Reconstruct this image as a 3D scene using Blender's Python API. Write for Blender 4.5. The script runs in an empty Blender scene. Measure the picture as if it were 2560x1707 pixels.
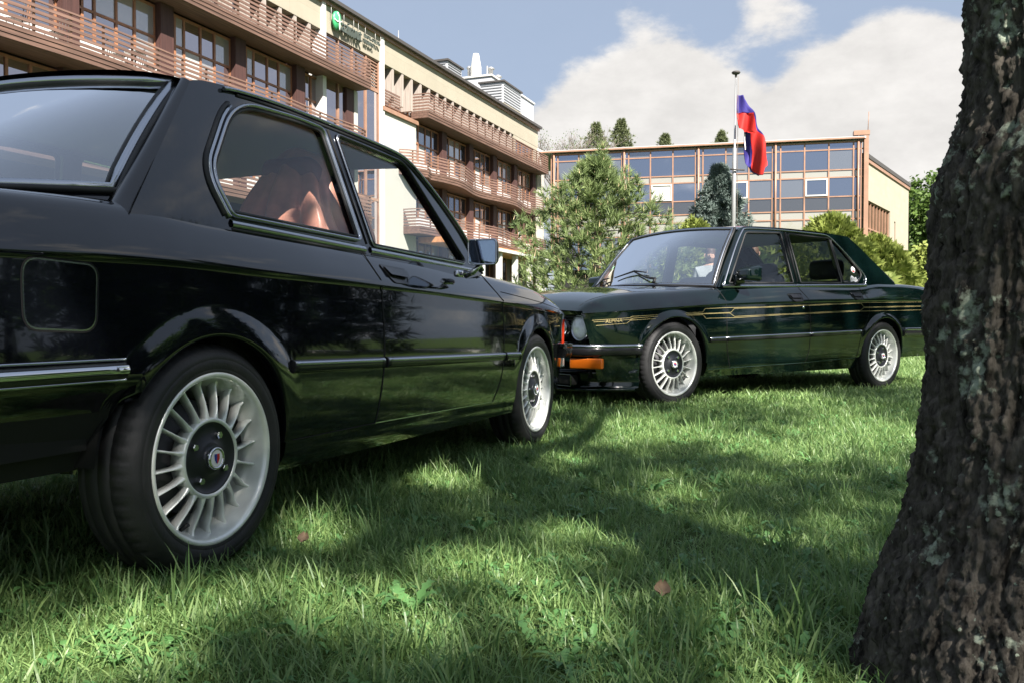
import bpy, bmesh, math, random
import numpy as np
from mathutils import Vector, Matrix
from mathutils.geometry import tessellate_polygon
PI = math.pi
rnd = random.Random(7)
nrg = np.random.default_rng(11)
scene = bpy.context.scene
# ------------------------------------------------------------------ camera
FPX, PITCH, CAMH = 2183.0, math.atan(50.5 / 2183.0), 0.66
cam_d = bpy.data.cameras.new('camera'); cam = bpy.data.objects.new('camera', cam_d)
scene.collection.objects.link(cam); scene.camera = cam
cam_d.sensor_width = 36.0; cam_d.lens = 36.0 * FPX / 2560.0
cam_d.clip_start = 0.05; cam_d.clip_end = 3000
cam.location = (0, 0, CAMH); cam.rotation_euler = (PI / 2 - PITCH, 0, 0)
cam_d.dof.use_dof = False
# ------------------------------------------------------------------ world, sun, exposure
SUN_EL = math.radians(43); SUN_H = (0.42, -0.907)          # horizontal direction towards the sun
world = bpy.data.worlds.new('World'); scene.world = world; world.use_nodes = True
wn = world.node_tree.nodes; wl = world.node_tree.links; wn.clear()
def wnode(t, **k):
    n = wn.new(t)
    for a, b in k.items(): setattr(n, a, b)
    return n
sky = wnode('ShaderNodeTexSky', sky_type='NISHITA', sun_disc=False, sun_elevation=SUN_EL,
            sun_rotation=math.atan2(SUN_H[0], SUN_H[1]), altitude=100.0, air_density=1.0, dust_density=1.6, ozone_density=1.4)
tc = wnode('ShaderNodeTexCoord')
sep = wnode('ShaderNodeSeparateXYZ'); wl.new(tc.outputs['Generated'], sep.inputs[0])
def wmath(op, a, b=None, clamp=False):
    n = wnode('ShaderNodeMath', operation=op, use_clamp=clamp)
    for i, v in enumerate((a, b)):
        if v is None: continue
        if isinstance(v, (int, float)): n.inputs[i].default_value = v
        else: wl.new(v, n.inputs[i])
    return n.outputs[0]
# clouds: noise on the direction, cumulus heaped low over the horizon all the way round
mp = wnode('ShaderNodeMapping'); mp.inputs['Scale'].default_value = (1.0, 1.0, 1.9); mp.inputs['Location'].default_value = (0.33, 0.12, 0.21)
wl.new(tc.outputs['Generated'], mp.inputs[0])
n1 = wnode('ShaderNodeTexNoise'); n1.inputs['Scale'].default_value = 3.3; n1.inputs['Detail'].default_value = 9; n1.inputs['Roughness'].default_value = 0.54
n2 = wnode('ShaderNodeTexNoise'); n2.inputs['Scale'].default_value = 13.0; n2.inputs['Detail'].default_value = 8; n2.inputs['Roughness'].default_value = 0.62
wl.new(mp.outputs[0], n1.inputs[0]); wl.new(mp.outputs[0], n2.inputs[0])
elev = sep.outputs['Z']
heap = wmath('SUBTRACT', 0.11, wmath('MULTIPLY', elev, 0.12))            # more cloud near the horizon
def puff(az_deg, el_deg, rad, amp):                                       # one big cumulus standing in that direction
    a, e = math.radians(az_deg), math.radians(el_deg)
    d = (math.sin(a) * math.cos(e), math.cos(a) * math.cos(e), math.sin(e))
    dn = wnode('ShaderNodeVectorMath', operation='DISTANCE'); wl.new(tc.outputs['Generated'], dn.inputs[0]); dn.inputs[1].default_value = d
    mr = wnode('ShaderNodeMapRange', interpolation_type='SMOOTHERSTEP'); wl.new(dn.outputs['Value'], mr.inputs[0])
    mr.inputs[1].default_value = rad; mr.inputs[2].default_value = 0.0; mr.inputs[3].default_value = 0.0; mr.inputs[4].default_value = amp
    return mr.outputs[0]
dens = wmath('ADD', heap, wmath('ADD', wmath('MULTIPLY', wmath('SUBTRACT', n1.outputs[0], 0.5), 1.1), wmath('MULTIPLY', wmath('SUBTRACT', n2.outputs[0], 0.5), 0.75)))
for p in [(9.6, 15.6, .085, .62), (5.8, 12.8, .10, .62), (2.6, 10.4, .10, .55), (12.6, 12.6, .10, .55), (21.7, 14.0, .115, .58), (25.5, 13.6, .11, .58), (18.9, 11.8, .11, .55), (11, 9, .18, .5), (24, 9, .22, .5), (33, 9, .22, .5),
          (16.4, 18.6, .075, .42), (7.5, 19.5, .05, .26), (-14, 21, .36, -.85), (8, 26, .14, -.55), (20.5, 22, .085, -.8), (27, 22.5, .11, -.8)]:
    dens = wmath('ADD', dens, puff(*p))
cm = wnode('ShaderNodeMapRange', interpolation_type='SMOOTHSTEP'); wl.new(dens, cm.inputs[0])
cm.inputs[1].default_value = 0.17; cm.inputs[2].default_value = 0.45
cshade = wnode('ShaderNodeMapRange'); wl.new(n2.outputs[0], cshade.inputs[0])
cshade.inputs[1].default_value = 0.35; cshade.inputs[2].default_value = 0.72; cshade.inputs[3].default_value = 0.86; cshade.inputs[4].default_value = 1.06
sd_ = wnode('ShaderNodeVectorMath', operation='DOT_PRODUCT'); wl.new(tc.outputs['Generated'], sd_.inputs[0]); sd_.inputs[1].default_value = (SUN_H[0] * math.cos(SUN_EL), SUN_H[1] * math.cos(SUN_EL), math.sin(SUN_EL))
glow = wmath('ADD', 1.0, wmath('MULTIPLY', wmath('POWER', wmath('MAXIMUM', sd_.outputs['Value'], 0.0), 2.0), 1.5))      # cloud is brighter the nearer it stands to the sun
ccol = wnode('ShaderNodeVectorMath', operation='SCALE'); ccol.inputs[0].default_value = (3.25, 3.13, 2.98); wl.new(wmath('MULTIPLY', cshade.outputs[0], glow), ccol.inputs['Scale'])
skyc = wnode('ShaderNodeHueSaturation'); skyc.inputs['Saturation'].default_value = 0.86; skyc.inputs['Value'].default_value = 0.50; wl.new(sky.outputs[0], skyc.inputs['Color'])
cmix = wnode('ShaderNodeMix', data_type='RGBA'); wl.new(wmath('ADD', wmath('MULTIPLY', cm.outputs[0], 0.88), 0.05), cmix.inputs[0])
hz_mix = wnode('ShaderNodeMix', data_type='RGBA'); hz_mix.inputs[0].default_value = 0.78; hz_mix.inputs[7].default_value = (1.38, 1.72, 2.32, 1)   # summer haze evens out the blue
wl.new(skyc.outputs[0], hz_mix.inputs[6]); wl.new(hz_mix.outputs[2], cmix.inputs[6]); wl.new(ccol.outputs[0], cmix.inputs[7])
bg = wnode('ShaderNodeBackground'); bg.inputs[1].default_value = 0.070
wo = wnode('ShaderNodeOutputWorld'); wl.new(cmix.outputs[2], bg.inputs[0]); wl.new(bg.outputs[0], wo.inputs[0])
sun_d = bpy.data.lights.new('sun', 'SUN'); sun_d.energy = 3.8; sun_d.angle = math.radians(0.53); sun_d.color = (1.0, 0.94, 0.86)
sun = bpy.data.objects.new('sun', sun_d); scene.collection.objects.link(sun)
SUN_DIR = Vector((SUN_H[0] * math.cos(SUN_EL), SUN_H[1] * math.cos(SUN_EL), math.sin(SUN_EL))).normalized()
sun.rotation_euler = SUN_DIR.to_track_quat('Z', 'Y').to_euler(); sun.location = SUN_DIR * 60
vs = scene.view_settings; vs.view_transform = 'Standard'; vs.look = 'None'; vs.exposure = 2.08; vs.gamma = 1.0; vs.use_curve_mapping = False
cy = scene.cycles
cy.max_bounces = 7; cy.diffuse_bounces = 3; cy.glossy_bounces = 4; cy.transmission_bounces = 6; cy.transparent_max_bounces = 14
cy.caustics_reflective = False; cy.caustics_refractive = False; cy.use_denoising = True; cy.sample_clamp_indirect = 4.0
scene.render.film_transparent = False
# ------------------------------------------------------------------ helpers
COL = scene.collection
def empty(name, loc=(0, 0, 0), rz=0.0):
    o = bpy.data.objects.new(name, None); COL.objects.link(o); o.location = loc; o.rotation_euler = (0, 0, rz); o.empty_display_size = .1
    return o
def tag(o, label=None, cat=None, group=None, kind=None):
    if label: o['label'] = label
    if cat: o['category'] = cat
    if group: o['group'] = group
    if kind: o['kind'] = kind
    return o
def add_obj(name, me, mat=None, parent=None):
    o = bpy.data.objects.new(name, me); COL.objects.link(o)
    if mat is not None and len(me.materials) == 0: me.materials.append(mat)
    if parent is not None: o.parent = parent
    return o
def copy_tree(o, parent=None):
    c = o.copy(); COL.objects.link(c); c.parent = parent
    for ch in list(o.children): copy_tree(ch, c)
    return c
class MB:
    """collects verts and faces, then becomes one mesh object"""
    def __init__(s): s.v = []; s.f = []; s.m = []; s.smooth = []
    def add(s, v, f, m=0, smooth=False):
        b = len(s.v); s.v.extend([tuple(p) for p in v])
        for q in f: s.f.append(tuple(b + i for i in q)); s.m.append(m); s.smooth.append(smooth)
        return s
    def box(s, lo, hi, m=0):
        (a, b, c), (d, e, f) = lo, hi
        v = [(a, b, c), (d, b, c), (d, e, c), (a, e, c), (a, b, f), (d, b, f), (d, e, f), (a, e, f)]
        return s.add(v, [(3, 2, 1, 0), (4, 5, 6, 7), (0, 1, 5, 4), (1, 2, 6, 5), (2, 3, 7, 6), (3, 0, 4, 7)], m)
    def bar(s, p, q, w, h, up=(0, 0, 1), m=0):
        """square bar from p to q, w across, h along up"""
        p, q = Vector(p), Vector(q); d = (q - p).normalized(); u = Vector(up)
        a = d.cross(u)
        if a.length < 1e-5: a = d.cross(Vector((1, 0, 0)))
        a.normalize(); u = a.cross(d).normalized()
        v = []
        for c in (p, q):
            for i, j in ((-1, -1), (1, -1), (1, 1), (-1, 1)): v.append(c + a * (w / 2 * i) + u * (h / 2 * j))
        return s.add(v, [(3, 2, 1, 0), (4, 5, 6, 7), (0, 1, 5, 4), (1, 2, 6, 5), (2, 3, 7, 6), (3, 0, 4, 7)], m)
    def tube(s, pts, r, n=8, closed=False, m=0, r2=None, caps=True, up=None):
        """tube through pts; r a number or list; r2 flattens across"""
        P = [Vector(p) for p in pts]; k = len(P); base = len(s.v); prev = None
        for i, p in enumerate(P):
            if closed: t = (P[(i + 1) % k] - P[i - 1])
            else: t = P[min(i + 1, k - 1)] - P[max(i - 1, 0)]
            t.normalize()
            if up is not None: a = t.cross(Vector(up))
            elif prev is None: a = t.cross(Vector((0, 0, 1)) if abs(t.z) < .9 else Vector((1, 0, 0)))
            else: a = prev - t * prev.dot(t)
            if a.length < 1e-6: a = t.cross(Vector((0, 1, 0)))
            a.normalize(); b = t.cross(a).normalized(); prev = a
            rr = r[i] if hasattr(r, '__len__') else r
            rb = rr if r2 is None else r2
            for q in range(n):
                w = 2 * PI * q / n; s.v.append(tuple(p + a * (rr * math.cos(w)) + b * (rb * math.sin(w))))
        rows = k if closed else k - 1
        for i in range(rows):
            for q in range(n):
                i2 = (i + 1) % k; q2 = (q + 1) % n
                s.f.append((base + i * n + q, base + i * n + q2, base + i2 * n + q2, base + i2 * n + q)); s.m.append(m); s.smooth.append(True)
        if caps and not closed:
            s.f.append(tuple(base + q for q in range(n))[::-1]); s.m.append(m); s.smooth.append(False)
            s.f.append(tuple(base + (k - 1) * n + q for q in range(n))); s.m.append(m); s.smooth.append(False)
        return s
    def lathe(s, prof, n=48, axis='y', m=0, closed=False, mod=None):
        """prof list of (r, h); axis y"""
        base = len(s.v); k = len(prof)
        for j in range(n):
            w = 2 * PI * j / n
            for i, (r, h) in enumerate(prof):
                if mod: r, h = mod(i, j, r, h)
                if axis == 'y': s.v.append((r * math.cos(w), h, r * math.sin(w)))
                else: s.v.append((r * math.cos(w), r * math.sin(w), h))
        for j in range(n):
            j2 = (j + 1) % n
            for i in range(k if closed else k - 1):
                i2 = (i + 1) % k
                q = (base + j * k + i, base + j * k + i2, base + j2 * k + i2, base + j2 * k + i)
                s.f.append(q if axis == 'y' else q[::-1]); s.m.append(m); s.smooth.append(True)
        return s
    def grid(s, fn, nu, nv, m=0, smooth=True, flip=False):
        base = len(s.v)
        for i in range(nu + 1):
            for j in range(nv + 1): s.v.append(tuple(fn(i / nu, j / nv)))
        for i in range(nu):
            for j in range(nv):
                a = base + i * (nv + 1) + j; q = (a, a + nv + 1, a + nv + 2, a + 1)
                s.f.append(q[::-1] if flip else q); s.m.append(m); s.smooth.append(smooth)
        return s
    def build(s, name, mat=None, parent=None, mats=None, auto=None):
        me = bpy.data.meshes.new(name); me.from_pydata(s.v, [], s.f)
        for mm in (mats or ([mat] if mat else [])): me.materials.append(mm)
        me.polygons.foreach_set('material_index', s.m); me.polygons.foreach_set('use_smooth', s.smooth)
        me.update()
        return add_obj(name, me, None, parent)
def rounded_box(lo, hi, r, seg=3):
    bm = bmesh.new()
    bmesh.ops.create_cube(bm, size=1.0)
    c = [(a + b) / 2 for a, b in zip(lo, hi)]; d = [b - a for a, b in zip(lo, hi)]
    for v in bm.verts: v.co = Vector((c[0] + v.co.x * d[0], c[1] + v.co.y * d[1], c[2] + v.co.z * d[2]))
    bmesh.ops.bevel(bm, geom=bm.edges[:], offset=r, segments=seg, profile=.5, affect='EDGES')
    vs_ = [tuple(v.co) for v in bm.verts]; bm.verts.index_update()
    fs = [tuple(v.index for v in f.verts) for f in bm.faces]; bm.free()
    return vs_, fs
def fillet(poly, rad, n=6, closed=True):
    """round the corners of a 2-D polygon; rad a number or list"""
    out = []; k = len(poly)
    for i in range(k):
        r = rad[i] if hasattr(rad, '__len__') else rad
        p = np.array(poly[i], float)
        if (not closed and i in (0, k - 1)) or r <= 0: out.append(tuple(p)); continue
        a = np.array(poly[i - 1], float); b = np.array(poly[(i + 1) % k], float)
        u = a - p; v = b - p; lu = np.linalg.norm(u); lv = np.linalg.norm(v); u /= lu; v /= lv
        d = min(r, lu * .48, lv * .48)
        for t in np.linspace(0, 1, n + 1): out.append(tuple((1 - t) ** 2 * (p + u * d) + 2 * t * (1 - t) * p + t * t * (p + v * d)))
    return out
def densify(poly, step, closed=True):
    out = []; k = len(poly)
    for i in range(k if closed else k - 1):
        a = np.array(poly[i], float); b = np.array(poly[(i + 1) % k], float); n = max(1, int(np.linalg.norm(b - a) / step))
        for t in range(n): out.append(tuple(a + (b - a) * t / n))
    if not closed: out.append(tuple(poly[-1]))
    return out
def pchip(pts):
    x = np.array([p[0] for p in pts], float); y = np.array([p[1] for p in pts], float)
    h = np.diff(x); d = np.diff(y) / h; m = np.zeros_like(y); m[0] = d[0]; m[-1] = d[-1]
    for i in range(1, len(x) - 1):
        if d[i - 1] * d[i] > 0:
            w1 = 2 * h[i] + h[i - 1]; w2 = h[i] + 2 * h[i - 1]; m[i] = (w1 + w2) / (w1 / d[i - 1] + w2 / d[i])
    def f(q):
        q = np.clip(q, x[0], x[-1]); i = np.clip(np.searchsorted(x, q) - 1, 0, len(h) - 1); t = (q - x[i]) / h[i]
        return (2 * t**3 - 3 * t**2 + 1) * y[i] + (t**3 - 2 * t**2 + t) * h[i] * m[i] + (-2 * t**3 + 3 * t**2) * y[i + 1] + (t**3 - t**2) * h[i] * m[i + 1]
    return f
def sstep(a, b, x):
    t = np.clip((x - a) / (b - a), 0, 1); return t * t * (3 - 2 * t)
def pip(poly, x, z):
    inside = False; k = len(poly); j = k - 1
    for i in range(k):
        xi, zi = poly[i]; xj, zj = poly[j]
        if (zi > z) != (zj > z) and x < (xj - xi) * (z - zi) / (zj - zi) + xi: inside = not inside
        j = i
    return inside
def tess(outer, holes=()):
    loops = [[Vector((p[0], p[1], 0)) for p in outer]] + [[Vector((p[0], p[1], 0)) for p in h] for h in holes]
    flat = [p for l in loops for p in l]
    return [tuple(t) for t in tessellate_polygon(loops)], flat, [len(l) for l in loops]
def plate(mb, outer, holes, to3d, th, m=0):
    """flat polygon with holes, mapped by to3d(a, b, depth) with thickness th (depth 0 = outer face)"""
    tris, flat, ns = tess(outer, holes)
    base = len(mb.v); n = len(flat)
    for dep in (0, th):
        for p in flat: mb.v.append(tuple(to3d(p.x, p.y, dep)))
    for t in tris:
        mb.f.append(tuple(base + i for i in t)); mb.m.append(m); mb.smooth.append(False)
        mb.f.append(tuple(base + n + i for i in t[::-1])); mb.m.append(m); mb.smooth.append(False)
    o = 0
    for k in ns:
        for i in range(k):
            a, b = o + i, o + (i + 1) % k
            mb.f.append((base + a, base + b, base + n + b, base + n + a)); mb.m.append(m); mb.smooth.append(False)
        o += k
    return mb
# ------------------------------------------------------------------ materials
def new_mat(name):
    m = bpy.data.materials.new(name); m.use_nodes = True
    return m, m.node_tree.nodes, m.node_tree.links, m.node_tree.nodes['Principled BSDF']
def pmat(name, col, rough=.5, metal=0.0, spec=.5, coat=0.0, bump=None, var=None, trans=0.0, sheen=0.0):
    """plain surface; bump = (scale, strength, distance); var = (scale, amount) mottles the colour"""
    m, n, l, p = new_mat(name)
    p.inputs['Base Color'].default_value = (*col, 1); p.inputs['Roughness'].default_value = rough; p.inputs['Metallic'].default_value = metal
    p.inputs['Specular IOR Level'].default_value = spec; p.inputs['Coat Weight'].default_value = coat; p.inputs['Coat Roughness'].default_value = .03
    p.inputs['Sheen Weight'].default_value = sheen
    t = n.new('ShaderNodeTexCoord')
    if var:
        x = n.new('ShaderNodeTexNoise'); x.inputs['Scale'].default_value = var[0]; x.inputs['Detail'].default_value = 5; l.new(t.outputs['Object'], x.inputs[0])
        r = n.new('ShaderNodeMapRange'); r.inputs[1].default_value = .3; r.inputs[2].default_value = .7; r.inputs[3].default_value = 1 - var[1]; r.inputs[4].default_value = 1 + var[1]
        l.new(x.outputs[0], r.inputs[0])
        s = n.new('ShaderNodeVectorMath'); s.operation = 'SCALE'; s.inputs[0].default_value = col; l.new(r.outputs[0], s.inputs['Scale']); l.new(s.outputs[0], p.inputs['Base Color'])
    if bump:
        x = n.new('ShaderNodeTexNoise'); x.inputs['Scale'].default_value = bump[0]; x.inputs['Detail'].default_value = 4; l.new(t.outputs['Object'], x.inputs[0])
        b = n.new('ShaderNodeBump'); b.inputs['Strength'].default_value = bump[1]; b.inputs['Distance'].default_value = bump[2]
        l.new(x.outputs[0], b.inputs['Height']); l.new(b.outputs[0], p.inputs['Normal'])
    return m
def glass_mat(name, tint=(.8, .85, .85), ior=1.5, boost=1.0):
    """thin pane: clear and mirror-like by angle"""
    m = bpy.data.materials.new(name); m.use_nodes = True; n = m.node_tree.nodes; l = m.node_tree.links; n.clear()
    o = n.new('ShaderNodeOutputMaterial'); t = n.new('ShaderNodeBsdfTransparent'); t.inputs[0].default_value = (*tint, 1)
    g = n.new('ShaderNodeBsdfGlossy'); g.inputs['Roughness'].default_value = 0.004; g.inputs['Color'].default_value = (.97, .98, 1, 1)
    ge = n.new('ShaderNodeNewGeometry'); dt = n.new('ShaderNodeVectorMath'); dt.operation = 'DOT_PRODUCT'; l.new(ge.outputs['Normal'], dt.inputs[0]); l.new(ge.outputs['Incoming'], dt.inputs[1])
    def mth(op, a, b):
        q = n.new('ShaderNodeMath'); q.operation = op
        for i, v in enumerate((a, b)):
            if v is None: continue
            if isinstance(v, (int, float)): q.inputs[i].default_value = v
            else: l.new(v, q.inputs[i])
        return q.outputs[0]
    f0 = ((ior - 1) / (ior + 1)) ** 2
    fr = mth('POWER', mth('SUBTRACT', 1.0, mth('ABSOLUTE', dt.outputs['Value'], None)), 5.0)
    k = n.new('ShaderNodeMath'); k.operation = 'MULTIPLY'; k.inputs[1].default_value = boost; k.use_clamp = True; l.new(mth('ADD', mth('MULTIPLY', fr, 1 - f0), f0), k.inputs[0])
    x = n.new('ShaderNodeMixShader'); l.new(k.outputs[0], x.inputs[0]); l.new(t.outputs[0], x.inputs[1]); l.new(g.outputs[0], x.inputs[2]); l.new(x.outputs[0], o.inputs[0])
    return m
def paint_mat(name, col, flake=(0, 0, 0)):
    m, n, l, p = new_mat(name)
    p.inputs['Base Color'].default_value = (*col, 1); p.inputs['Roughness'].default_value = .06; p.inputs['Specular IOR Level'].default_value = .45
    p.inputs['Coat Weight'].default_value = .55; p.inputs['Coat IOR'].default_value = 1.5; p.inputs['Coat Roughness'].default_value = .015
    t = n.new('ShaderNodeTexCoord'); x = n.new('ShaderNodeTexNoise'); x.inputs['Scale'].default_value = 5.0; x.inputs['Detail'].default_value = 2; l.new(t.outputs['Object'], x.inputs[0])
    b = n.new('ShaderNodeBump'); b.inputs['Strength'].default_value = .012; b.inputs['Distance'].default_value = .02; l.new(x.outputs[0], b.inputs['Height'])
    l.new(b.outputs[0], p.inputs['Normal']); l.new(b.outputs[0], p.inputs['Coat Normal'])
    # a little dust on the lacquer
    d = n.new('ShaderNodeTexNoise'); d.inputs['Scale'].default_value = 60; d.inputs['Detail'].default_value = 5; l.new(t.outputs['Object'], d.inputs[0])
    r = n.new('ShaderNodeMapRange'); r.inputs[1].default_value = .45; r.inputs[2].default_value = .8; r.inputs[3].default_value = .05; r.inputs[4].default_value = .16
    l.new(d.outputs[0], r.inputs[0]); l.new(r.outputs[0], p.inputs['Roughness'])
    return m
M = dict(
    black_paint=paint_mat('black_paint', (.0035, .0042, .0065)),
    green_paint=paint_mat('green_paint', (.0012, .0045, .0044)),
    trim=pmat('trim_black', (.012, .012, .014), .22),
    rubber=pmat('rubber', (.014, .014, .015), .55),
    tyre=pmat('tyre', (.014, .014, .0155), .62, bump=(90, .25, .004), var=(14, .25)),
    under=pmat('underbody', (.006, .006, .006), .85),
    chrome=pmat('chrome', (.62, .63, .66), .12, metal=1.0),
    satin=pmat('satin_trim', (.42, .44, .48), .24, metal=1.0),
    rim=pmat('rim_paint', (.76, .78, .75), .30, metal=.3, coat=.25, var=(16, .12)),
    hubblack=pmat('hub_black', (.012, .013, .018), .42),
    glass=glass_mat('car_glass', (.955, .97, .97), 1.5, .8),
    screen=glass_mat('screen_glass', (.84, .89, .90), 1.6, 7.5),
    rearglass=glass_mat('rear_screen_glass', (.8, .85, .86), 1.6, 6.0),
    mirror=pmat('mirror_glass', (.45, .52, .62), .02, metal=1.0),
    lamp=pmat('lamp_glass', (.50, .55, .55), .12, metal=.35, coat=.6, bump=(120, .3, .004)),
    amber=pmat('amber_lens', (.55, .12, .008), .2, coat=.6, bump=(150, .35, .003)),
    redlens=pmat('red_lens', (.65, .05, .015), .25, coat=.5),
    interior=pmat('interior_vinyl', (.012, .012, .014), .6),
    leather=pmat('maroon_leather', (.20, .06, .055), .45, bump=(60, .2, .003)),
    jacket=pmat('tan_leather', (.56, .25, .18), .36, bump=(35, .35, .006), var=(9, .35)),
    gold=pmat('gold_stripe', (.32, .26, .12), .4),
    shut=pmat('shut_line', (.001, .001, .001), .9),
)
# ------------------------------------------------------------------ car shells
class Shell:
    """half body as one analytic surface (x forward, y half width, z up), split into panels"""
    def __init__(s, S): s.S = S
    def Y(s, x, z):
        S = s.S; x = np.asarray(x, float); z = np.asarray(z, float)
        c = S['zc'](x); b = S['zb'](x); w = S['W'](x)
        lo = w - S['below'](np.clip(c - z, 0, .62))
        up = w - S['above'](x) * np.clip((z - c) / np.maximum(b - c, .02), 0, 1.2) ** 1.2
        y = np.where(z <= c, lo, up)
        for xc, R in S['arches']:
            d = np.hypot(x - xc, z - S['zh']) - R
            q = np.clip(d / S['fw'], 0, 1)
            y = y + S['fa'] * (1 - q ** 1.5) * sstep(S['zh'] + .09, S['zh'] + .29, z) * (np.abs(x - xc) < R + S['fw'])
        return y
    def shear(s, x, z):
        S = s.S
        return x + S['nose'] * sstep(S['x1'] - .5, S['x1'], x) * (z - .58) - S['tail'] * sstep(-(S['x0'] + .3), -S['x0'], -x) * (z - .6) * -1
    def P(s, x, z, off=0.0):
        """point on the side surface, left side"""
        return (float(s.shear(x, z)), float(s.Y(x, z)) + off, float(z))
    def build(s):
        S = s.S; zh = S['zh']; zt = S['zt']
        br = [S['x0']]
        cols = []
        marks = [S['x0']]
        for xc, R in sorted(S['arches']): marks += [xc - R, xc + R]
        marks.append(S['x1'])
        kinds = []
        for k in range(len(marks) - 1):
            a, b = marks[k], marks[k + 1]
            if k % 2 == 1:
                xs = (a + b) / 2 - (b - a) / 2 * np.cos(np.linspace(0, PI, 45))
            else:
                n = max(4, int((b - a) / .018)); xs = np.linspace(a, b, n + 1)
                if k == 0: xs = a + (b - a) * np.linspace(0, 1, n + 1) ** 1.5
                if k == len(marks) - 2: xs = b - (b - a) * (1 - np.linspace(0, 1, n + 1)) ** 1.5
            for q, x in enumerate(xs[:-1] if k < len(marks) - 2 else xs): cols.append(x); kinds.append(k % 2 == 1)
        cols = np.array(cols); nc = len(cols)
        nl, nm, nu, ns, nt = 9, 14, 14, 12, 22
        X, Yv, Z = [], [], []
        for x in cols:
            zl = zh
            for xc, R in S['arches']:
                if abs(x - xc) < R - 1e-9: zl = zh + math.sqrt(R * R - (x - xc) ** 2)
            c, b = float(S['zc'](x)), float(S['zb'](x)); zb0 = float(S['zbot'](x))
            zb0 = min(zb0, zh - .02) if zb0 < zh else zb0
            zlow = np.linspace(zb0, zh, nl + 1) if zb0 < zh else np.full(nl + 1, zb0)
            z0m = max(zl, zb0)
            zm = np.linspace(z0m, max(zt, z0m + .005), nm + 1)[1:]
            ztt = zm[-1]
            t = np.linspace(0, 1, nu + 1)[1:]; zu = ztt + (c - ztt) * (1 - (1 - t) ** 1.7)
            t = np.linspace(0, 1, ns + 1)[1:]; zs = c + (b - c) * t ** 1.15
            zz = np.concatenate([zlow[:-1], [z0m], zm, zu, zs])
            yy = s.Y(x, zz)
            yb = yy[-1]; t = np.linspace(0, 1, nt + 1)[1:] ** 1.5
            ty = yb * (1 - t); tz = b + S['crown'](x) * (1 - (1 - t) ** 2.2)
            yy = np.concatenate([yy, ty]); zz = np.concatenate([zz, tz])
            jb = nl + nm + nu + ns                      # belt row
            for it in range(S['round']):
                y2 = yy.copy(); z2 = zz.copy()
                for j in range(jb - 6, jb + 8):
                    y2[j] = .25 * yy[j - 1] + .5 * yy[j] + .25 * yy[j + 1]; z2[j] = .25 * zz[j - 1] + .5 * zz[j] + .25 * zz[j + 1]
                yy, zz = y2, z2
            X.append(s.shear(np.full(len(zz), x), zz)); Yv.append(yy); Z.append(zz)
        X, Yv, Z = map(np.array, (X, Yv, Z)); nr = X.shape[1]; jb = nl + nm + nu + ns
        # normals over the whole half
        V = np.stack([X, Yv, Z], -1)
        du = np.zeros_like(V); du[1:-1] = V[2:] - V[:-2]; du[0] = V[1] - V[0]; du[-1] = V[-1] - V[-2]
        dv = np.zeros_like(V); dv[:, 1:-1] = V[:, 2:] - V[:, :-2]; dv[:, 0] = V[:, 1] - V[:, 0]; dv[:, -1] = V[:, -1] - V[:, -2]
        N = np.cross(dv, du); L = np.linalg.norm(N, axis=-1, keepdims=True); N = N / np.maximum(L, 1e-12)
        N[:, -1, 1] = 0; N /= np.maximum(np.linalg.norm(N, axis=-1, keepdims=True), 1e-9)
        parts = {}
        for i in range(nc - 1):
            xm = (cols[i] + cols[i + 1]) / 2
            for j in range(nr - 1):
                if j < nl and kinds[i]: continue
                zz = (Z[i, j] + Z[i + 1, j + 1]) / 2; top = j >= jb + 1
                if abs(Z[i, j] - Z[i, j + 1]) < 1e-7 and abs(Yv[i, j] - Yv[i, j + 1]) < 1e-7 and abs(Z[i + 1, j] - Z[i + 1, j + 1]) < 1e-7: continue
                p = S['part'](xm, zz, top, (j - jb) / nt if top else 0, (Yv[i, j] + Yv[i + 1, j + 1]) / 2)
                if p is None: continue
                parts.setdefault(p, []).append((i, j))
        s.V, s.N = V, N
        # close bottom and ends with the same rows
        return parts, V, N, (cols, kinds, nl, jb)
    def make(s, parts, root, mat, sides):
        """panel meshes; sides: name -> 'both' (one mesh) or 'each' (one per side) or 'right'"""
        V, N = s.V, s.N; out = {}
        for name, faces in parts.items():
            mode = sides.get(name, 'both')
            for sd in ((('L', 'R'),) if mode == 'both' else (('R',),) if mode == 'right' else (('L',), ('R',))):
                idx = {}; vs_, ns_, fs = [], [], []
                for side in sd:
                    sg = 1 if side == 'L' else -1
                    for (i, j) in faces:
                        q = []
                        for (a, b) in ((i, j), (i, j + 1), (i + 1, j + 1), (i + 1, j)):
                            k = (side, a, b) if V[a, b, 1] > 1e-6 else ('C', a, b)
                            if k not in idx:
                                idx[k] = len(vs_); v = V[a, b]; n_ = N[a, b]
                                vs_.append((v[0], v[1] * sg, v[2])); ns_.append((n_[0], n_[1] * sg, n_[2]))
                            q.append(idx[k])
                        if len(set(q)) < 3: continue
                        q = list(dict.fromkeys(q))
                        fs.append(q if sg > 0 else q[::-1])
                me = bpy.data.meshes.new(name); me.from_pydata(vs_, [], fs); me.materials.append(mat)
                me.polygons.foreach_set('use_smooth', [True] * len(fs)); me.update()
                me.normals_split_custom_set_from_vertices(ns_)
                nm = name.split(':')[0]
                out[(name, sd[0] if mode == 'each' else '')] = add_obj(nm, me, None, root)
        # mirrored right-hand part of 'right' mode leaves the left side to the body
        return out
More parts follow.
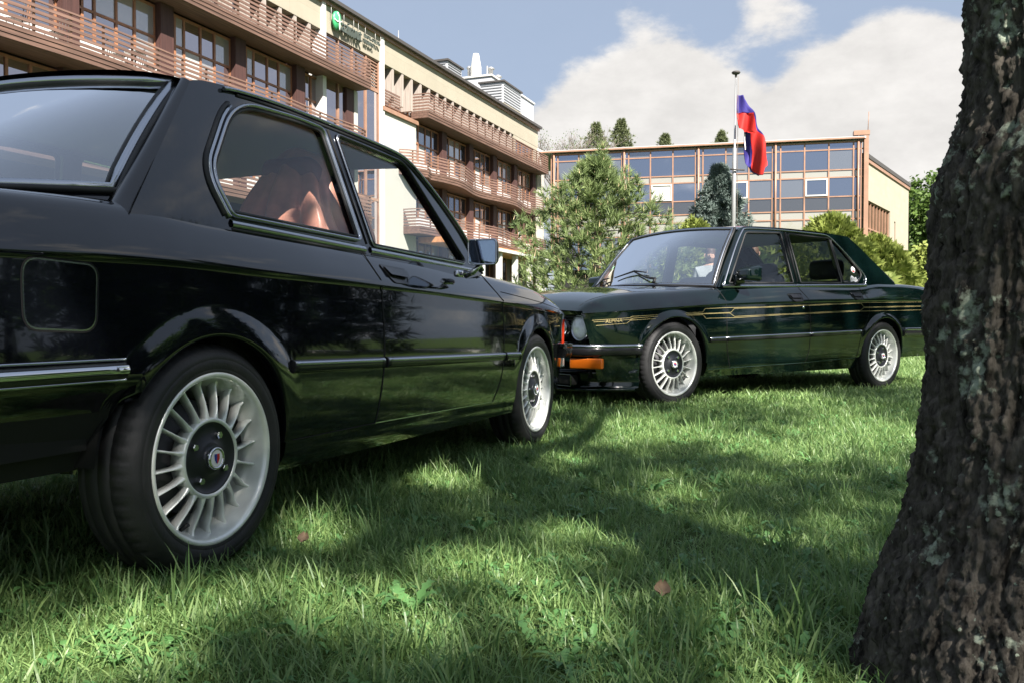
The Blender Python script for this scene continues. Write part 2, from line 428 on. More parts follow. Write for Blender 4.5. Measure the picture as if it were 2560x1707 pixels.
def ribbon(mb, pts, width):
    """thin strip along 3-D pts lying in the side surface (pts already lifted)"""
    P = [Vector(p) for p in pts]; base = len(mb.v)
    for i, p in enumerate(P):
        t = (P[min(i + 1, len(P) - 1)] - P[max(i - 1, 0)]).normalized(); a = Vector((0, 1, 0)) if abs(t.y) < .7 else Vector((0, 0, 1))
        c = t.cross(a).normalized()
        mb.v.append(tuple(p + c * width / 2)); mb.v.append(tuple(p - c * width / 2))
    for i in range(len(P) - 1):
        a = base + 2 * i; mb.f.append((a, a + 1, a + 3, a + 2)); mb.m.append(0); mb.smooth.append(False)
    return mb
def smooth_line(pts, step=.02):
    """Catmull-Rom through 2-D points"""
    P = [np.array(p, float) for p in pts]; P = [2 * P[0] - P[1]] + P + [2 * P[-1] - P[-2]]; out = []
    for i in range(1, len(P) - 2):
        n = max(2, int(np.linalg.norm(P[i + 1] - P[i]) / step))
        for t in np.arange(n) / n:
            out.append(tuple(.5 * (2 * P[i] + (P[i + 1] - P[i - 1]) * t + (2 * P[i - 1] - 5 * P[i] + 4 * P[i + 1] - P[i + 2]) * t * t + (3 * P[i] - P[i - 1] - 3 * P[i + 1] + P[i + 2]) * t**3)))
    out.append(tuple(P[-2])); return out
def side_groove(sh, root, pts, side, width=.0045, name='shut_line', mat=None, dense=True):
    mb = MB(); sg = 1 if side == 'L' else -1
    q = smooth_line(pts) if dense else densify(pts, .02, closed=False)
    P = [sh.P(x, z, .0012) for x, z in q]
    ribbon(mb, [(x, y * sg, z) for x, y, z in P], width)
    return mb.build(name, mat or M['shut'], root)
def side_bar(sh, root, line, prof, side, name, mat, parent=None):
    """moulding swept along the side; prof list of (dz, dy) from lower to upper edge"""
    mb = MB(); sg = 1 if side == 'L' else -1; n = len(prof); base = 0
    L = densify(line, .03, closed=False)
    for (x, z) in L:
        p = sh.P(x, z)
        for dz, dy in prof: mb.v.append((p[0], (p[1] + dy) * sg, z + dz))
    for i in range(len(L) - 1):
        for j in range(n - 1):
            q = (i * n + j, i * n + j + 1, (i + 1) * n + j + 1, (i + 1) * n + j)
            mb.f.append(q if sg > 0 else q[::-1]); mb.m.append(0); mb.smooth.append(True)
    for e in (0, len(L) - 1):
        mb.f.append(tuple(e * n + j for j in range(n))); mb.m.append(0); mb.smooth.append(False)
    return mb.build(name, mat, parent or root)
# ------------------------------------------------------------------ twenty-spoke wheel, outer face towards +y, lip plane y=0
def make_wheel(parent, dished=.062, cap='near'):
    w = empty('wheel'); w.parent = parent
    R = .305
    prof = [(.214, -.014), (.2215, -.006), (.229, .001), (.236, .0035), (.2372, .0028), (.2384, .0036), (.252, .0065), (.262, .0065), (.2632, .0055), (.2645, .0062), (.276, .003), (.288, -.006), (.2965, -.017),
            (.3005, -.024), (.3035, -.034), (.3048, -.0535), (.3012, -.0545), (.3012, -.0575), (.305, -.0585), (.305, -.0905), (.3012, -.0915), (.3012, -.0945), (.305, -.0955), (.305, -.1305), (.3012, -.1315), (.3012, -.1345), (.3048, -.1355),
            (.3035, -.150), (.2985, -.160), (.285, -.174), (.262, -.181), (.23, -.179), (.214, -.170)]
    def mod(i, j, r, h):
        if 12 <= i <= 15 and j % 5 == 0: return r - (.0045 if i > 12 else .002), h
        return r, h
    tb = MB().lathe(prof, 260, mod=mod); tyre = tb.build('tyre', M['tyre'], w)
    rp = [(.2145, -.014), (.2285, -.004), (.2292, .0), (.2275, .0032), (.223, .0042), (.2165, .0015), (.2130, -.004), (.2110, -.010), (.2090, -.020), (.2060, -.033), (.2030, -.043), (.2000, -.050), (.1960, -.056), (.188, -.075), (.182, -.12), (.182, -.18), (.200, -.19)]
    rim = MB().lathe(rp, 96).build('rim', M['rim'], w)
    hub = [(.0, -.040), (.094, -.040), (.0955, -.016), (.0975, -.0125), (.1045, -.0125), (.1075, -.016), (.108, -.030), (.105, -.055), (.03, -.06), (0, -.06)]
    MB().lathe(hub, 72).build('hub_ring', M['rim'], w)
    # spokes: one mesh shared twenty times
    sp = MB(); sec = []
    for t in np.linspace(0, 1, 9):
        r = .104 + (.2055 - .104) * t
        yf = -.0150 - .027 * t ** 1.6 + (.010 * max(0, (t - .80) / .20) ** 2)       # front edge dips into the dish then rises up the rim wall
        dep = .022 + .010 * t
        hw = .0046 - .0014 * math.sin(PI * t) + (.004 * max(0, .22 - t) / .22)
        sec.append([(r, yf + .0, -hw * .55), (r, yf + .0016, 0), (r, yf, hw * .55), (r, yf - .004, hw), (r, yf - dep, hw * 1.15), (r, yf - dep, -hw * 1.15), (r, yf - .004, -hw)])
    k = 7
    for srow in sec: sp.v.extend(srow)
    for i in range(8):
        for j in range(k):
            j2 = (j + 1) % k; sp.f.append((i * k + j, i * k + j2, (i + 1) * k + j2, (i + 1) * k + j)); sp.m.append(0); sp.smooth.append(True)
    s0 = sp.build('spoke', M['rim'], w); s0.rotation_euler = (0, .08, 0)
    for a in range(1, 20):
        c = s0.copy(); COL.objects.link(c); c.rotation_euler = (0, .08 + a * 2 * PI / 20, 0)
    # black centre with bolts, ringed badge
    MB().lathe([(0, -.014), (.040, -.014), (.043, -.0155), (.062, -.024), (.080, -.026), (.0925, -.0185), (.0965, -.0155), (.0965, -.045)], 72).build('hub_centre', M['hubblack'], w)
    MB().lathe([(.0215, -.014), (.0225, .003), (.025, .0065), (.0285, .0062), (.0305, .002), (.0305, -.014)], 48).build('badge_ring', M['chrome'], w)
    bd = MB().lathe([(0, .0042), (.0225, .0038)], 40); 
    bd.build('badge', M['badge_white'], w)
    sh_ = MB()
    def shield(x0, x1, pts, m):
        sh_.add([(p[0], .0052, p[1]) for p in pts], [tuple(range(len(pts)))[::-1]], m)
    shield(0, 0, [(-.0105, .0125), (0, .0125), (0, -.0145), (-.0045, -.011), (-.0095, -.002)], 0)
    shield(0, 0, [(0, .0125), (.0105, .0125), (.0095, -.002), (.0045, -.011), (0, -.0145)], 1)
    sh_.build('badge_shield', None, w, mats=[M['badge_red'], M['badge_blue']])
    bolt = MB().lathe([(0, -.012), (.0085, -.012), (.0105, -.0145), (.0105, -.03)], 6)
    for a in range(4 if cap == 'near' else 4):
        th = .55 + a * PI / 2
        bo = MB(); bo.v = [(v[0] + .067 * math.cos(th), v[1], v[2] + .067 * math.sin(th)) for v in bolt.v]; bo.f = bolt.f; bo.m = bolt.m; bo.smooth = [False] * len(bolt.f)
        bo.build('bolt', M['chrome'], w)
    va = MB().tube([(.196 * math.cos(-1.2), -.058, .196 * math.sin(-1.2)), (.178 * math.cos(-1.2), -.035, .178 * math.sin(-1.2))], .0055, 8); va.build('valve', M['rubber'], w)
    MB().lathe([(0, -.075), (.150, -.075), (.152, -.10), (.0, -.10)], 40).build('brake_disc', M['brake'], w)
    return w
M['badge_white'] = pmat('badge_white', (.7, .7, .72), .25, coat=.5)
M['badge_red'] = pmat('badge_red', (.45, .02, .02), .25, coat=.5)
M['badge_blue'] = pmat('badge_blue', (.02, .04, .25), .25, coat=.5)
M['brake'] = pmat('brake_iron', (.05, .05, .055), .5, metal=.6)
def place_wheel(proto, root, x, y, z, side, roll, steer=0.0, first=False):
    w = proto if first else copy_tree(proto, root)
    w.location = (x, y if side == 'L' else -y, z)
    w.rotation_mode = 'XYZ'
    w.rotation_euler = (0, 0, steer) if side == 'L' else (0, 0, PI + steer)
    for ch in w.children:
        if ch.name.split('.')[0] not in ('tyre',): ch.rotation_euler = (0, ch.rotation_euler.y + roll, 0)
    return w
def wheel_well(root, S):
    for xc, R in S['arches']:
        for sg in (1, -1):
            mb = MB(); n = 24
            y0 = S['yw'] - .05; y1 = .46
            for k in range(n + 1):
                th = .06 + (PI - .12) * k / n; c, s_ = math.cos(th), math.sin(th)
                r = R + .012
                mb.v += [(xc + r * c, y0 * sg, S['zh'] + r * s_), (xc + r * c, y1 * sg, S['zh'] + r * s_), (xc, y1 * sg, S['zh'])]
            for k in range(n):
                a = 3 * k
                mb.f += [(a, a + 1, a + 4, a + 3), (a + 1, a + 2, a + 4)]; mb.m += [0, 0]; mb.smooth += [True, False]
            mb.build('wheel_well', M['under'], root)
def arch_lip(sh, root, mat):
    S = sh.S
    for xc, R in S['arches']:
        for sg in (1, -1):
            mb = MB(); n = 48
            for k in range(n + 1):
                th = PI * k / n; x = xc + R * math.cos(th); z = S['zh'] + R * math.sin(th)
                p = sh.P(x, z)
                for dr, dy in ((0, 0.0), (-.004, -.002), (-.006, -.008), (-.005, -.03), (.004, -.045)):
                    mb.v.append((p[0] + dr * math.cos(th), (p[1] + dy) * sg, z + dr * math.sin(th)))
            for k in range(n):
                for j in range(4):
                    a = k * 5 + j; q = (a, a + 1, a + 6, a + 5); mb.f.append(q if sg < 0 else q[::-1]); mb.m.append(0); mb.smooth.append(True)
            mb.build('arch_lip', mat, root)
def underfloor(root, S):
    mb = MB(); xs = [S['x0'] + .12] + [v for xc, R in S['arches'] for v in (xc - R - .02, xc + R + .02)] + [S['x1'] - .15]
    a0 = [S['x0'] + .15, S['arches'][0][0] - S['arches'][0][1] - .01, S['arches'][0][0] + S['arches'][0][1] + .01, S['arches'][1][0] - S['arches'][1][1] - .01, S['arches'][1][0] + S['arches'][1][1] + .01, S['x1'] - .12]
    for k in range(5):
        hw = (.70, .47, .715, .47, .66)[k]; z0 = (.36, .28, .20, .26, .22)[k]; z1 = (.55, .60, .42, .6, .55)[k]
        mb.box((a0[k], -hw, z0), (a0[k + 1], hw, z1))
    mb.build('underfloor', M['under'], root)
def end_cap(sh, root, xend, bulge, mat, name, zrow=None):
    """closes the nose or tail: the last column of the shell pulled across to the other side"""
    V = sh.V; col = V[-1] if xend > 0 else V[0]; jb = sh.jb
    rows = [j for j in range(sh.nl, jb + 1)]
    mb = MB(); nv = 18; y_ref = col[:, 1].max()
    for j in rows:
        x, y, z = col[j]
        for k in range(nv + 1):
            t = -1 + 2 * k / nv
            mb.v.append((x + bulge * (1 - t * t), y * t, z + .0))
    for a in range(len(rows) - 1):
        for k in range(nv):
            i = a * (nv + 1) + k; q = (i, i + 1, i + nv + 2, i + nv + 1); mb.f.append(q if xend < 0 else q[::-1]); mb.m.append(0); mb.smooth.append(True)
    return mb.build(name, mat, root)
def pane(mb, top, bot, bulge_dir, bulge, nu=16, nv=8):
    """pane between two 3-D polylines (resampled), bulged along bulge_dir"""
    T = [Vector(p) for p in top]; B = [Vector(p) for p in bot]; d = Vector(bulge_dir)
    def at(L, u):
        f = u * (len(L) - 1); i = min(int(f), len(L) - 2); return L[i].lerp(L[i + 1], f - i)
    return mb.grid(lambda u, v: at(T, u).lerp(at(B, u), v) + d * bulge * (4 * v * (1 - v)), nu, nv)
def seat(root, x, y, z, mat, rec=.25, w=.50, hh=.62, head=True, name='seat'):
    st = empty(name, (x, y, z)); st.parent = root
    v, f = rounded_box((-.02, -w / 2, -.02), (.50, w / 2, .14), .05); mb = MB().add(v, f, 0, True); mb.build('cushion', mat, st)
    v, f = rounded_box((-.07, -w / 2, 0), (.07, w / 2, hh), .06, 4)
    v = [(a - (c * math.tan(rec)) + (.0 if abs(b) < w * .3 else .03), b * (1 - .25 * max(0, c - hh * .55) / (hh * .45)), c) for a, b, c in v]
    MB().add(v, f, 0, True).build('backrest', mat, st)
    if head:
        v, f = rounded_box((-.05, -.14, hh + .03), (.05, .14, hh + .20), .045, 4)
        v = [(a - (c * math.tan(rec)), b * (1 - .2 * max(0, c - hh - .1) / .1), c) for a, b, c in v]
        MB().add(v, f, 0, True).build('headrest', mat, st)
        for yy in (-.06, .06): MB().tube([(-hh * math.tan(rec), yy, hh - .02), (-(hh + .06) * math.tan(rec), yy, hh + .06)], .008).build('headrest_post', M['chrome'], st)
    return st
def steering_wheel(root, x, y, z):
    s = empty('steering_wheel', (x, y, z)); s.parent = root; s.rotation_euler = (0, math.radians(-62), 0)
    n = 40; mb = MB().tube([(.19 * math.cos(2 * PI * k / n), .19 * math.sin(2 * PI * k / n), 0) for k in range(n)], .015, 8, closed=True)
    mb.build('grip', M['interior'], s)
    m2 = MB()
    for a in (PI / 2, PI / 2 + 2.1, PI / 2 - 2.1): m2.bar((0, 0, -.01), (.185 * math.cos(a), .185 * math.sin(a), 0), .035, .012)
    v, f = rounded_box((-.06, -.06, -.03), (.06, .06, .02), .02); m2.add(v, f, 0, True); m2.build('spokes', M['interior'], s)
    MB().tube([(0, 0, -.02), (0, 0, -.32)], .025).build('column', M['interior'], s)
    return s
def line3(sh_y, pts, off=0.0, sg=1):
    return [(x, (sh_y(z) + off) * sg, z) for x, z in pts]
def offset_loop(poly, d):
    """inward (positive) offset of a closed 2-D loop, area sign aware"""
    n = len(poly); A = sum(poly[i][0] * poly[(i + 1) % n][1] - poly[(i + 1) % n][0] * poly[i][1] for i in range(n))
    sg = 1 if A > 0 else -1; out = []
    for i in range(n):
        a, p, b = np.array(poly[i - 1]), np.array(poly[i]), np.array(poly[(i + 1) % n])
        u = p - a; v = b - p; u = u / max(np.linalg.norm(u), 1e-9); v = v / max(np.linalg.norm(v), 1e-9)
        t = u + v; t = t / max(np.linalg.norm(t), 1e-9); nrm = np.array([-t[1], t[0]]) * sg
        c = max(.35, nrm @ (np.array([-u[1], u[0]]) * sg)); out.append(tuple(p + nrm * d / c))
    return out
def roof_panel(root, mat, ze, ye, xr, crown=.03, roll=.02, bow_f=.05, bow_r=-.11, n=36):
    """ze(x) edge height, ye(x) half width, xr=(rear, front) at the edge; ends bow by bow_f and bow_r at the centre"""
    mb = MB()
    def fn(u, v):
        t = 2 * v - 1
        x = xr[0] + (xr[1] - xr[0]) * u + (bow_f * u ** 3 + bow_r * (1 - u) ** 3) * (1 - t * t)
        xe = min(max(x, xr[0]), xr[1])
        z = float(ze(xr[0] + (xr[1] - xr[0]) * u)) + roll * (1 - abs(t) ** 7) + crown * (1 - t * t)
        return (x, float(ye(xe)) * t, z)
    mb.grid(fn, n, 28); return mb.build('roof', mat, root)
# ------------------------------------------------------------------ near car: black two-door saloon seen from its right rear
NEAR_LOC, NEAR_RZ = (-1.520, 2.606, 0.0), math.atan2(.93119, .36453)
def near_car():
    root = tag(empty('parked_car', NEAR_LOC, NEAR_RZ), 'black two-door saloon with chrome window trim and a leather jacket on its front seat', 'car', 'cars parked on the lawn')
    bp = M['black_paint']; zh = .297
    below = pchip([(0, 0), (.010, .010), (.05, .010), (.15, .005), (.28, .003), (.42, .012), (.49, .024), (.505, .030), (.53, .034), (.60, .075), (.62, .09)])
    S = dict(x0=-1.10, x1=3.28, zh=zh, zt=.70, fw=.075, fa=.015, nose=.32, tail=.12, round=9, yw=.775,
             arches=[(-.005, .328), (2.545, .328)],
             W=pchip([(-1.10, .66), (-1.04, .71), (-.9, .75), (-.6, .778), (-.3, .790), (.3, .803), (1.2, .806), (2.0, .802), (2.6, .790), (2.95, .766), (3.15, .732), (3.24, .70), (3.28, .64)]),
             zc=pchip([(-1.1, .785), (-.64, .802), (-.19, .808), (.23, .799), (.86, .787), (2.0, .752), (2.6, .728), (3.19, .690), (3.28, .682)]),
             zb=pchip([(-1.10, .87), (-.95, .905), (-.5, .938), (-.2, .948), (.06, .935), (.8, .915), (1.78, .884), (2.2, .866), (2.56, .843), (2.94, .792), (3.12, .748), (3.22, .715), (3.28, .698)]),
             zbot=lambda x: .31 if x < -.30 else (.205 if x < 2.7 else .24),
             above=pchip([(-1.1, .05), (0, .066), (1.8, .066), (3.2, .05)]), below=below,
             crown=pchip([(-1.1, .03), (-.2, .045), (.5, .04), (1.8, .035), (2.5, .05), (3.28, .02)]))
    door = [(.80, .93), (.835, .83), (.859, .783), (.869, .67), (.868, .53), (.854, .425), (.834, .300), (1.915, .283), (1.995, .394), (2.026, .548), (2.026, .733), (1.995, .763), (1.93, .82), (1.852, .90)]
    fuel = fillet([(-.565, .645), (-.392, .638), (-.378, .785), (-.562, .792)], .035)
    def part(x, z, top, t, y):
        if top:
            if -.02 < x < 1.90: return 'body' if t < .02 else None
            if x >= 1.90: return 'hood' if x < 3.2 else 'body'
            return 'boot_lid' if (x < -.5 and y < .62) else 'body'
        if x < -.3 and z < .462: return 'rear_skirt'
        if pip(door, x, z): return 'door'
        if x < 0 and pip(fuel, x, z): return 'fuel_door'
        return 'body'
    S['part'] = part; sh = Shell(S)
    base_Y = sh.Y
    def Y2(x, z):                                              # tail valance turns under behind the rear wheel
        x = np.asarray(x, float); z = np.asarray(z, float)
        return base_Y(x, z) - (.055 * sstep(.525, .455, z) + .05 * sstep(.46, .30, z)) * (x < -.28)
    sh.Y = Y2
    parts, V, N, (cols, kinds, nl, jb) = sh.build(); sh.nl, sh.jb = nl, jb
    ff = parts.pop('fuel_door'); sk = parts.pop('rear_skirt'); 
    ob = sh.make(parts, root, bp, {'door': 'each'}); sh.make({'rear_skirt': sk}, root, M['under'], {'rear_skirt': 'each'})
    sh.make({'fuel_door': ff}, root, bp, {'fuel_door': 'right'})
    # the left flank has no fuel flap: fill it as body
    keep = sh.make({'quarter_panel': ff}, root, bp, {'quarter_panel': 'each'})
    bpy.data.objects.remove(keep[('quarter_panel', 'R')])
    doorR = ob[('door', 'R')]; doorL = ob[('door', 'L')]
    end_cap(sh, root, 1, .035, bp, 'nose_panel'); end_cap(sh, root, -1, -.04, bp, 'tail_panel')
    S2 = dict(S); wheel_well(root, S2); underfloor(root, S)
    arch_lip(sh, root, bp)
    # shut lines and painted edge highlights
    for sd in 'RL':
        side_groove(sh, root, door[0:7], sd, .008); side_groove(sh, root, door[7:], sd, .008)
        side_groove(sh, root, [(.834, .300), (1.915, .283)], sd, .004, name='sill_highlight', mat=M['satin'])  # satin ribbon painted in as the highlight along the door bottom
        side_groove(sh, root, [(.35, .300), (.834, .300)], sd, .0035)
    side_groove(sh, root, fuel + [fuel[0]], 'R', .0035, mat=M['satin'], name='fuel_door_highlight', dense=False)  # bright ribbon stands in for the highlight round the flap's edge
    side_groove(sh, root, offset_loop(fuel, -.004) + [offset_loop(fuel, -.004)[0]], 'R', .004, dense=False)
    for sd in 'RL':
        hl = [(2.02, .80), (2.6, .762), (3.05, .722), (3.2, .70)]
        side_groove(sh, root, hl, sd, .004)
    # side mouldings: bright upper face, dark body
    mprof = [(-.022, 0), (-.022, .004), (-.017, .010), (-.002, .0135), (.010, .011), (.016, .005), (.018, 0)]
    mz = lambda x: .528 - .0189 * (x - .27)
    for sd in 'RL':
        for a, b in ((.318, .858), (.876, 2.018), (2.034, 2.225)):
            mo = side_bar(sh, root, [(a, mz(a)), (b, mz(b))], mprof, sd, 'side_moulding', M['trim'], parent=(doorR if sd == 'R' else doorL) if a > .86 and a < 2 else root)
            side_bar(sh, root, [(a + .004, mz(a)), (b - .004, mz(b))], [(.001, .0125), (.006, .0150), (.012, .0125), (.014, .0085)], sd, 'moulding_insert', M['satin'], parent=root)
        # rear bumper wraps round to the wheel arch
    bum = MB()
    def bumper_path(zc):
        pts = [(-.36, .828), (-.7, .825), (-.95, .80), (-1.09, .755), (-1.17, .66), (-1.19, .3)]
        L = [(x, -y, zc) for x, y in pts] + [(x, y, zc) for x, y in pts[::-1]]
        return L
    def swept(path, prof, name, mat):
        mb = MB(); P = [Vector(p) for p in path]; n = len(prof)
        for i, p in enumerate(P):
            t = (P[min(i + 1, len(P) - 1)] - P[max(i - 1, 0)]).normalized(); o = Vector((0, 0, 1)).cross(t)
            if o.dot(p - Vector((1.1, 0, p.z))) < 0: o = -o
            for d, dz in prof: mb.v.append(tuple(p + o * d + Vector((0, 0, dz))))
        for i in range(len(P) - 1):
            for j in range(n):
                j2 = (j + 1) % n; mb.f.append((i * n + j, i * n + j2, (i + 1) * n + j2, (i + 1) * n + j)); mb.m.append(0); mb.smooth.append(True)
        mb.f.append(tuple(range(n))); mb.f.append(tuple((len(P) - 1) * n + j for j in range(n))[::-1]); mb.m += [0, 0]; mb.smooth += [False, False]
        return mb.build(name, mat, root)
    def rpath(pts, zc): 
        q = fillet([(x, y) for x, y in pts] , .12, closed=False); q = densify(q, .05, closed=False)
        return [(x, y, zc) for x, y in q]
    rp = [(-.335, -.803), (-.7, -.80), (-1.0, -.78), (-1.15, -.66), (-1.17, 0), (-1.15, .66), (-1.0, .78), (-.7, .80), (-.335, .803)]
    rb = swept(rpath(rp, .555), [(-.03, -.030), (.010, -.030), (.018, -.018), (.020, -.004), (.012, .012), (-.01, .018), (-.03, .018)], 'rear_bumper', M['trim'])
    swept(rpath([(x, y * 1.0) for x, y in rp], .552), [(.017, -.012), (.0235, -.008), (.0245, 0), (.021, .008), (.015, .010)], 'bumper_strip', M['chrome']).parent = rb
    for z in (.574, .527): swept(rpath(rp, z), [(.0, -.0025), (.013, -.0025), (.013, .0025), (0, .0025)], 'bumper_bead', M['satin']).parent = rb
    fp = [(2.93, -.80), (3.1, -.79), (3.28, -.70), (3.33, -.5), (3.36, 0), (3.33, .5), (3.28, .70), (3.1, .79), (2.93, .80)]
    fb = swept(rpath(fp, .495), [(-.04, -.045), (.012, -.045), (.022, -.02), (.022, .012), (.010, .03), (-.04, .034)], 'front_bumper', M['trim'])
    swept(rpath(fp, .518), [(-.02, -.014), (.020, -.016), (.027, -.004), (.022, .010), (-.02, .016)], 'bumper_strip', M['chrome']).parent = fb
    for sg in (-1, 1):
        v, f = rounded_box((3.20, -.06, .375), (3.34, .06, .445), .012); MB().add([(a, b + .62 * sg, c) for a, b, c in v], f, 0, True).build('front_lamp', M['lamp'], root)
        mb = MB(); Lx = [(3.190 + .10 * (z - .51), z) for z in np.linspace(.505, .668, 6)]
        for x, z in Lx: mb.v += [(x, sg * .722, z), (x + .02, sg * .705, z), (x + .055, sg * .62, z), (x + .0, sg * .62, z)]
        for i in range(5):
            for j in range(4): mb.f.append((i * 4 + j, i * 4 + (j + 1) % 4, i * 4 + 4 + (j + 1) % 4, i * 4 + 4 + j)); mb.m.append(0); mb.smooth.append(False)
        mb.build('indicator_lens', M['redlens'], root)
        v, f = rounded_box((3.05, -.10, .27), (3.30, .1, .37), .02); MB().add([(a, b + .56 * sg, c) for a, b, c in v], f, 0, True).build('valance_corner', bp, root)
        v, f = rounded_box((-1.14, -.11, .63), (-1.06, .11, .76), .015); MB().add([(a, b + .50 * sg, c) for a, b, c in v], f, 0, True).build('tail_light', M['redlens'], root)
    mb = MB(); mb.grid(lambda u, v: (3.18 - .25 * (2 * u - 1) ** 4 + .06 * v, .74 * (2 * u - 1), .40 - .19 * v), 24, 4); mb.build('front_spoiler', M['trim'], root)
    # ---------------- glasshouse
    ym = lambda z: .735 - .29 * (z - .94)
    t3 = lambda sg: (lambda a, b, d: (a, (ym(b) - d) * sg, b))
    outer = [(1.885, .88), (1.80, .985), (1.74, 1.068), (1.60, 1.19), (1.445, 1.295), (1.36, 1.335), (1.27, 1.353), (1.01, 1.364), (.55, 1.372), (.30, 1.364), (.15, 1.350), (.10, 1.335), (-.20, .978), (-.232, .935), (-.258, .90), (-.20, .885), (.06, .885), (.8, .88), (1.7, .85)]
    quarter = fillet([(.812, .950), (.750, 1.328), (.60, 1.333), (.275, 1.316), (.092, 1.075), (.14, .962)], [.02, .03, .1, .12, .075, .012], 8)
    dwin = fillet([(.905, .943), (.842, 1.322), (1.325, 1.305), (1.685, .925)], [.012, .02, .05, .02], 8)
    sidep = smooth_line(outer[:12], .03)
    for sg, sd in ((-1, 'R'), (1, 'L')):
        mb = MB(); plate(mb, sidep + outer[12:], [quarter, dwin], t3(sg), .03); mb.build('pillar_frame', bp, root)
        for lp, nm, pr in ((quarter, 'quarter_window', root), (dwin, 'door_window', doorR if sg < 0 else doorL)):
            mb = MB(); plate(mb, offset_loop(lp, -.004), [], lambda a, b, d: (a, (ym(b) - .010 - d) * sg, b), .0035); mb.build(nm, M['glass'], pr)
        # frames
        q = offset_loop(quarter, -.005)
        MB().tube([(a, (ym(b) + .003) * sg, b) for a, b in q], .0105, 8, closed=True, r2=.006).build('window_trim', M['satin'], root)
        MB().tube([(a, (ym(b) - .001) * sg, b) for a, b in offset_loop(quarter, .006)], .006, 6, closed=True).build('window_seal', M['rubber'], root)
        q2 = offset_loop(quarter, -.034); k0 = [i for i, (a, b) in enumerate(q2) if a < .27 and b > .95]
        seg = sorted([q2[i] for i in k0], key=lambda p: -p[1])
        MB().tube([(a, (ym(b) + .001) * sg, b) for a, b in seg], .0095, 8, r2=.005).build('pillar_gasket', M['rubber'], root)
        q3 = offset_loop(quarter, -.022); seg = sorted([p for p in q3 if p[0] < .27 and p[1] > .95], key=lambda p: -p[1])
        MB().tube([(a, (ym(b) + .002) * sg, b) for a, b in seg], .009, 8, r2=.006).build('quarter_trim', M['satin'], root)
        MB().tube([(a, (ym(b) + .001) * sg, b) for a, b in offset_loop(dwin, -.006)], .011, 8, closed=True, r2=.006).build('door_frame', M['trim'], root)
        MB().tube([(a, (ym(b) + .0045) * sg, b) for a, b in offset_loop(dwin, -.011)[:]], .0045, 6, closed=True).build('door_frame_bead', M['satin'], root)
        # B pillar joint, drip rail, sills
        MB().tube([(.790, (ym(1.338)) * sg, 1.338), (.858, ym(.935) * sg, .935)], .005, 6).build('pillar_gap', M['shut'], root)
        dr = [p for p in smooth_line([(.235, 1.352), (.30, 1.362), (.55, 1.371), (1.01, 1.363), (1.27, 1.351), (1.365, 1.333), (1.45, 1.292), (1.605, 1.188), (1.745, 1.066), (1.805, .983), (1.87, .90)], .03)]
        MB().tube([(a, (ym(b) + .010) * sg, b - .006) for a, b in dr], .0065, 8).build('drip_rail', M['satin'], root)
        MB().tube([(a, (ym(b) + .006) * sg, b - .020) for a, b in dr[2:]], .006, 6).build('gutter_seal', M['rubber'], root)
        for a, b, nm in ((.125, .835, 'sill_trim'), (.872, 1.875, 'sill_trim')):
            zf = lambda x: .9375 - .0248 * (x - .1)
            mb = MB(); n = 5; xs = np.linspace(a, b, 24)
            for x in xs:
                y0 = float(sh.Y(x, float(S['zb'](x))))
                for dy, dz in ((.004, -.016), (.012, -.010), (.010, .002), (-.006, .012), (-.024, .014)): mb.v.append((x, (min(y0, ym(zf(x)) + .018) + dy) * sg, zf(x) + dz))
            for i in range(len(xs) - 1):
                for j in range(n - 1): mb.f.append((i * n + j, i * n + j + 1, (i + 1) * n + j + 1, (i + 1) * n + j)); mb.m.append(0); mb.smooth.append(True)
            mb.build(nm, M['satin'], root)
            MB().tube([(x, (min(float(sh.Y(x, float(S['zb'](x)))), ym(zf(x)) + .018) + .005) * sg, zf(x) - .020) for x in xs], .005, 6).build('sill_seal', M['rubber'], root)
        # rear pillar edge strip
        mb = MB()
        def strip(u, v):
            a = Vector((.10, .621, 1.335)).lerp(Vector((-.262, .748, .90)), v); b = Vector((.118, .555, 1.345)).lerp(Vector((-.292, .683, .90)), v)
            p = a.lerp(b, u) + Vector((-.014 * math.sin(PI * u), .008 * math.sin(PI * u), .006 * math.sin(PI * u)))
            return (p.x, p.y * sg, p.z)
        mb.grid(strip, 8, 10); mb.build('rear_pillar', bp, root)
        mb = MB(); mb.grid(lambda u, v: ((1.88 - .02 * u) * (1 - v) + v * (1.40 - .0 * u), sg * ((.72 - .03 * u) * (1 - v) + v * (.612 - .03 * u)), (.885 + .0 * u) * (1 - v) + v * (1.325 + .012 * u)), 3, 8)
    top = [(.113 * (t * t), .56 * t, 1.337 + .014 * (1 - t * t)) for t in np.linspace(-1, 1, 17)]
    bot = [(-.45 + .24 * t * t, .655 * t, .985 + .008 * (1 - t * t)) for t in np.linspace(-1, 1, 17)]
    mb = MB(); pane(mb, top, bot, (-.7, 0, .7), .012); mb.build('rear_window', M['rearglass'], root)
    MB().grid(lambda u, v: (-.45 + .24 * (2 * u - 1) ** 2 - .05 * v, (.655 + .012 * v) * (2 * u - 1), .988 - .075 * v), 24, 4).build('rear_scuttle', bp, root)
    loop = [Vector(p) for p in top] + [Vector(top[-1]).lerp(Vector(bot[-1]), k / 8) + Vector((-.7, 0, .7)) * .012 * 4 * (k / 8) * (1 - k / 8) for k in range(1, 8)] + [Vector(p) for p in bot[::-1]] + [Vector(bot[0]).lerp(Vector(top[0]), k / 8) + Vector((-.7, 0, .7)) * .012 * 4 * (k / 8) * (1 - k / 8) for k in range(1, 8)]
    cen = sum(loop, Vector()) / len(loop)
    MB().tube([p + Vector((-.006, 0, .006)) for p in loop], .012, 8, closed=True).build('screen_trim', M['satin'], root)
    MB().tube([p.lerp(cen, .035) + Vector((-.004, 0, .004)) for p in loop], .010, 8, closed=True).build('screen_seal', M['rubber'], root)
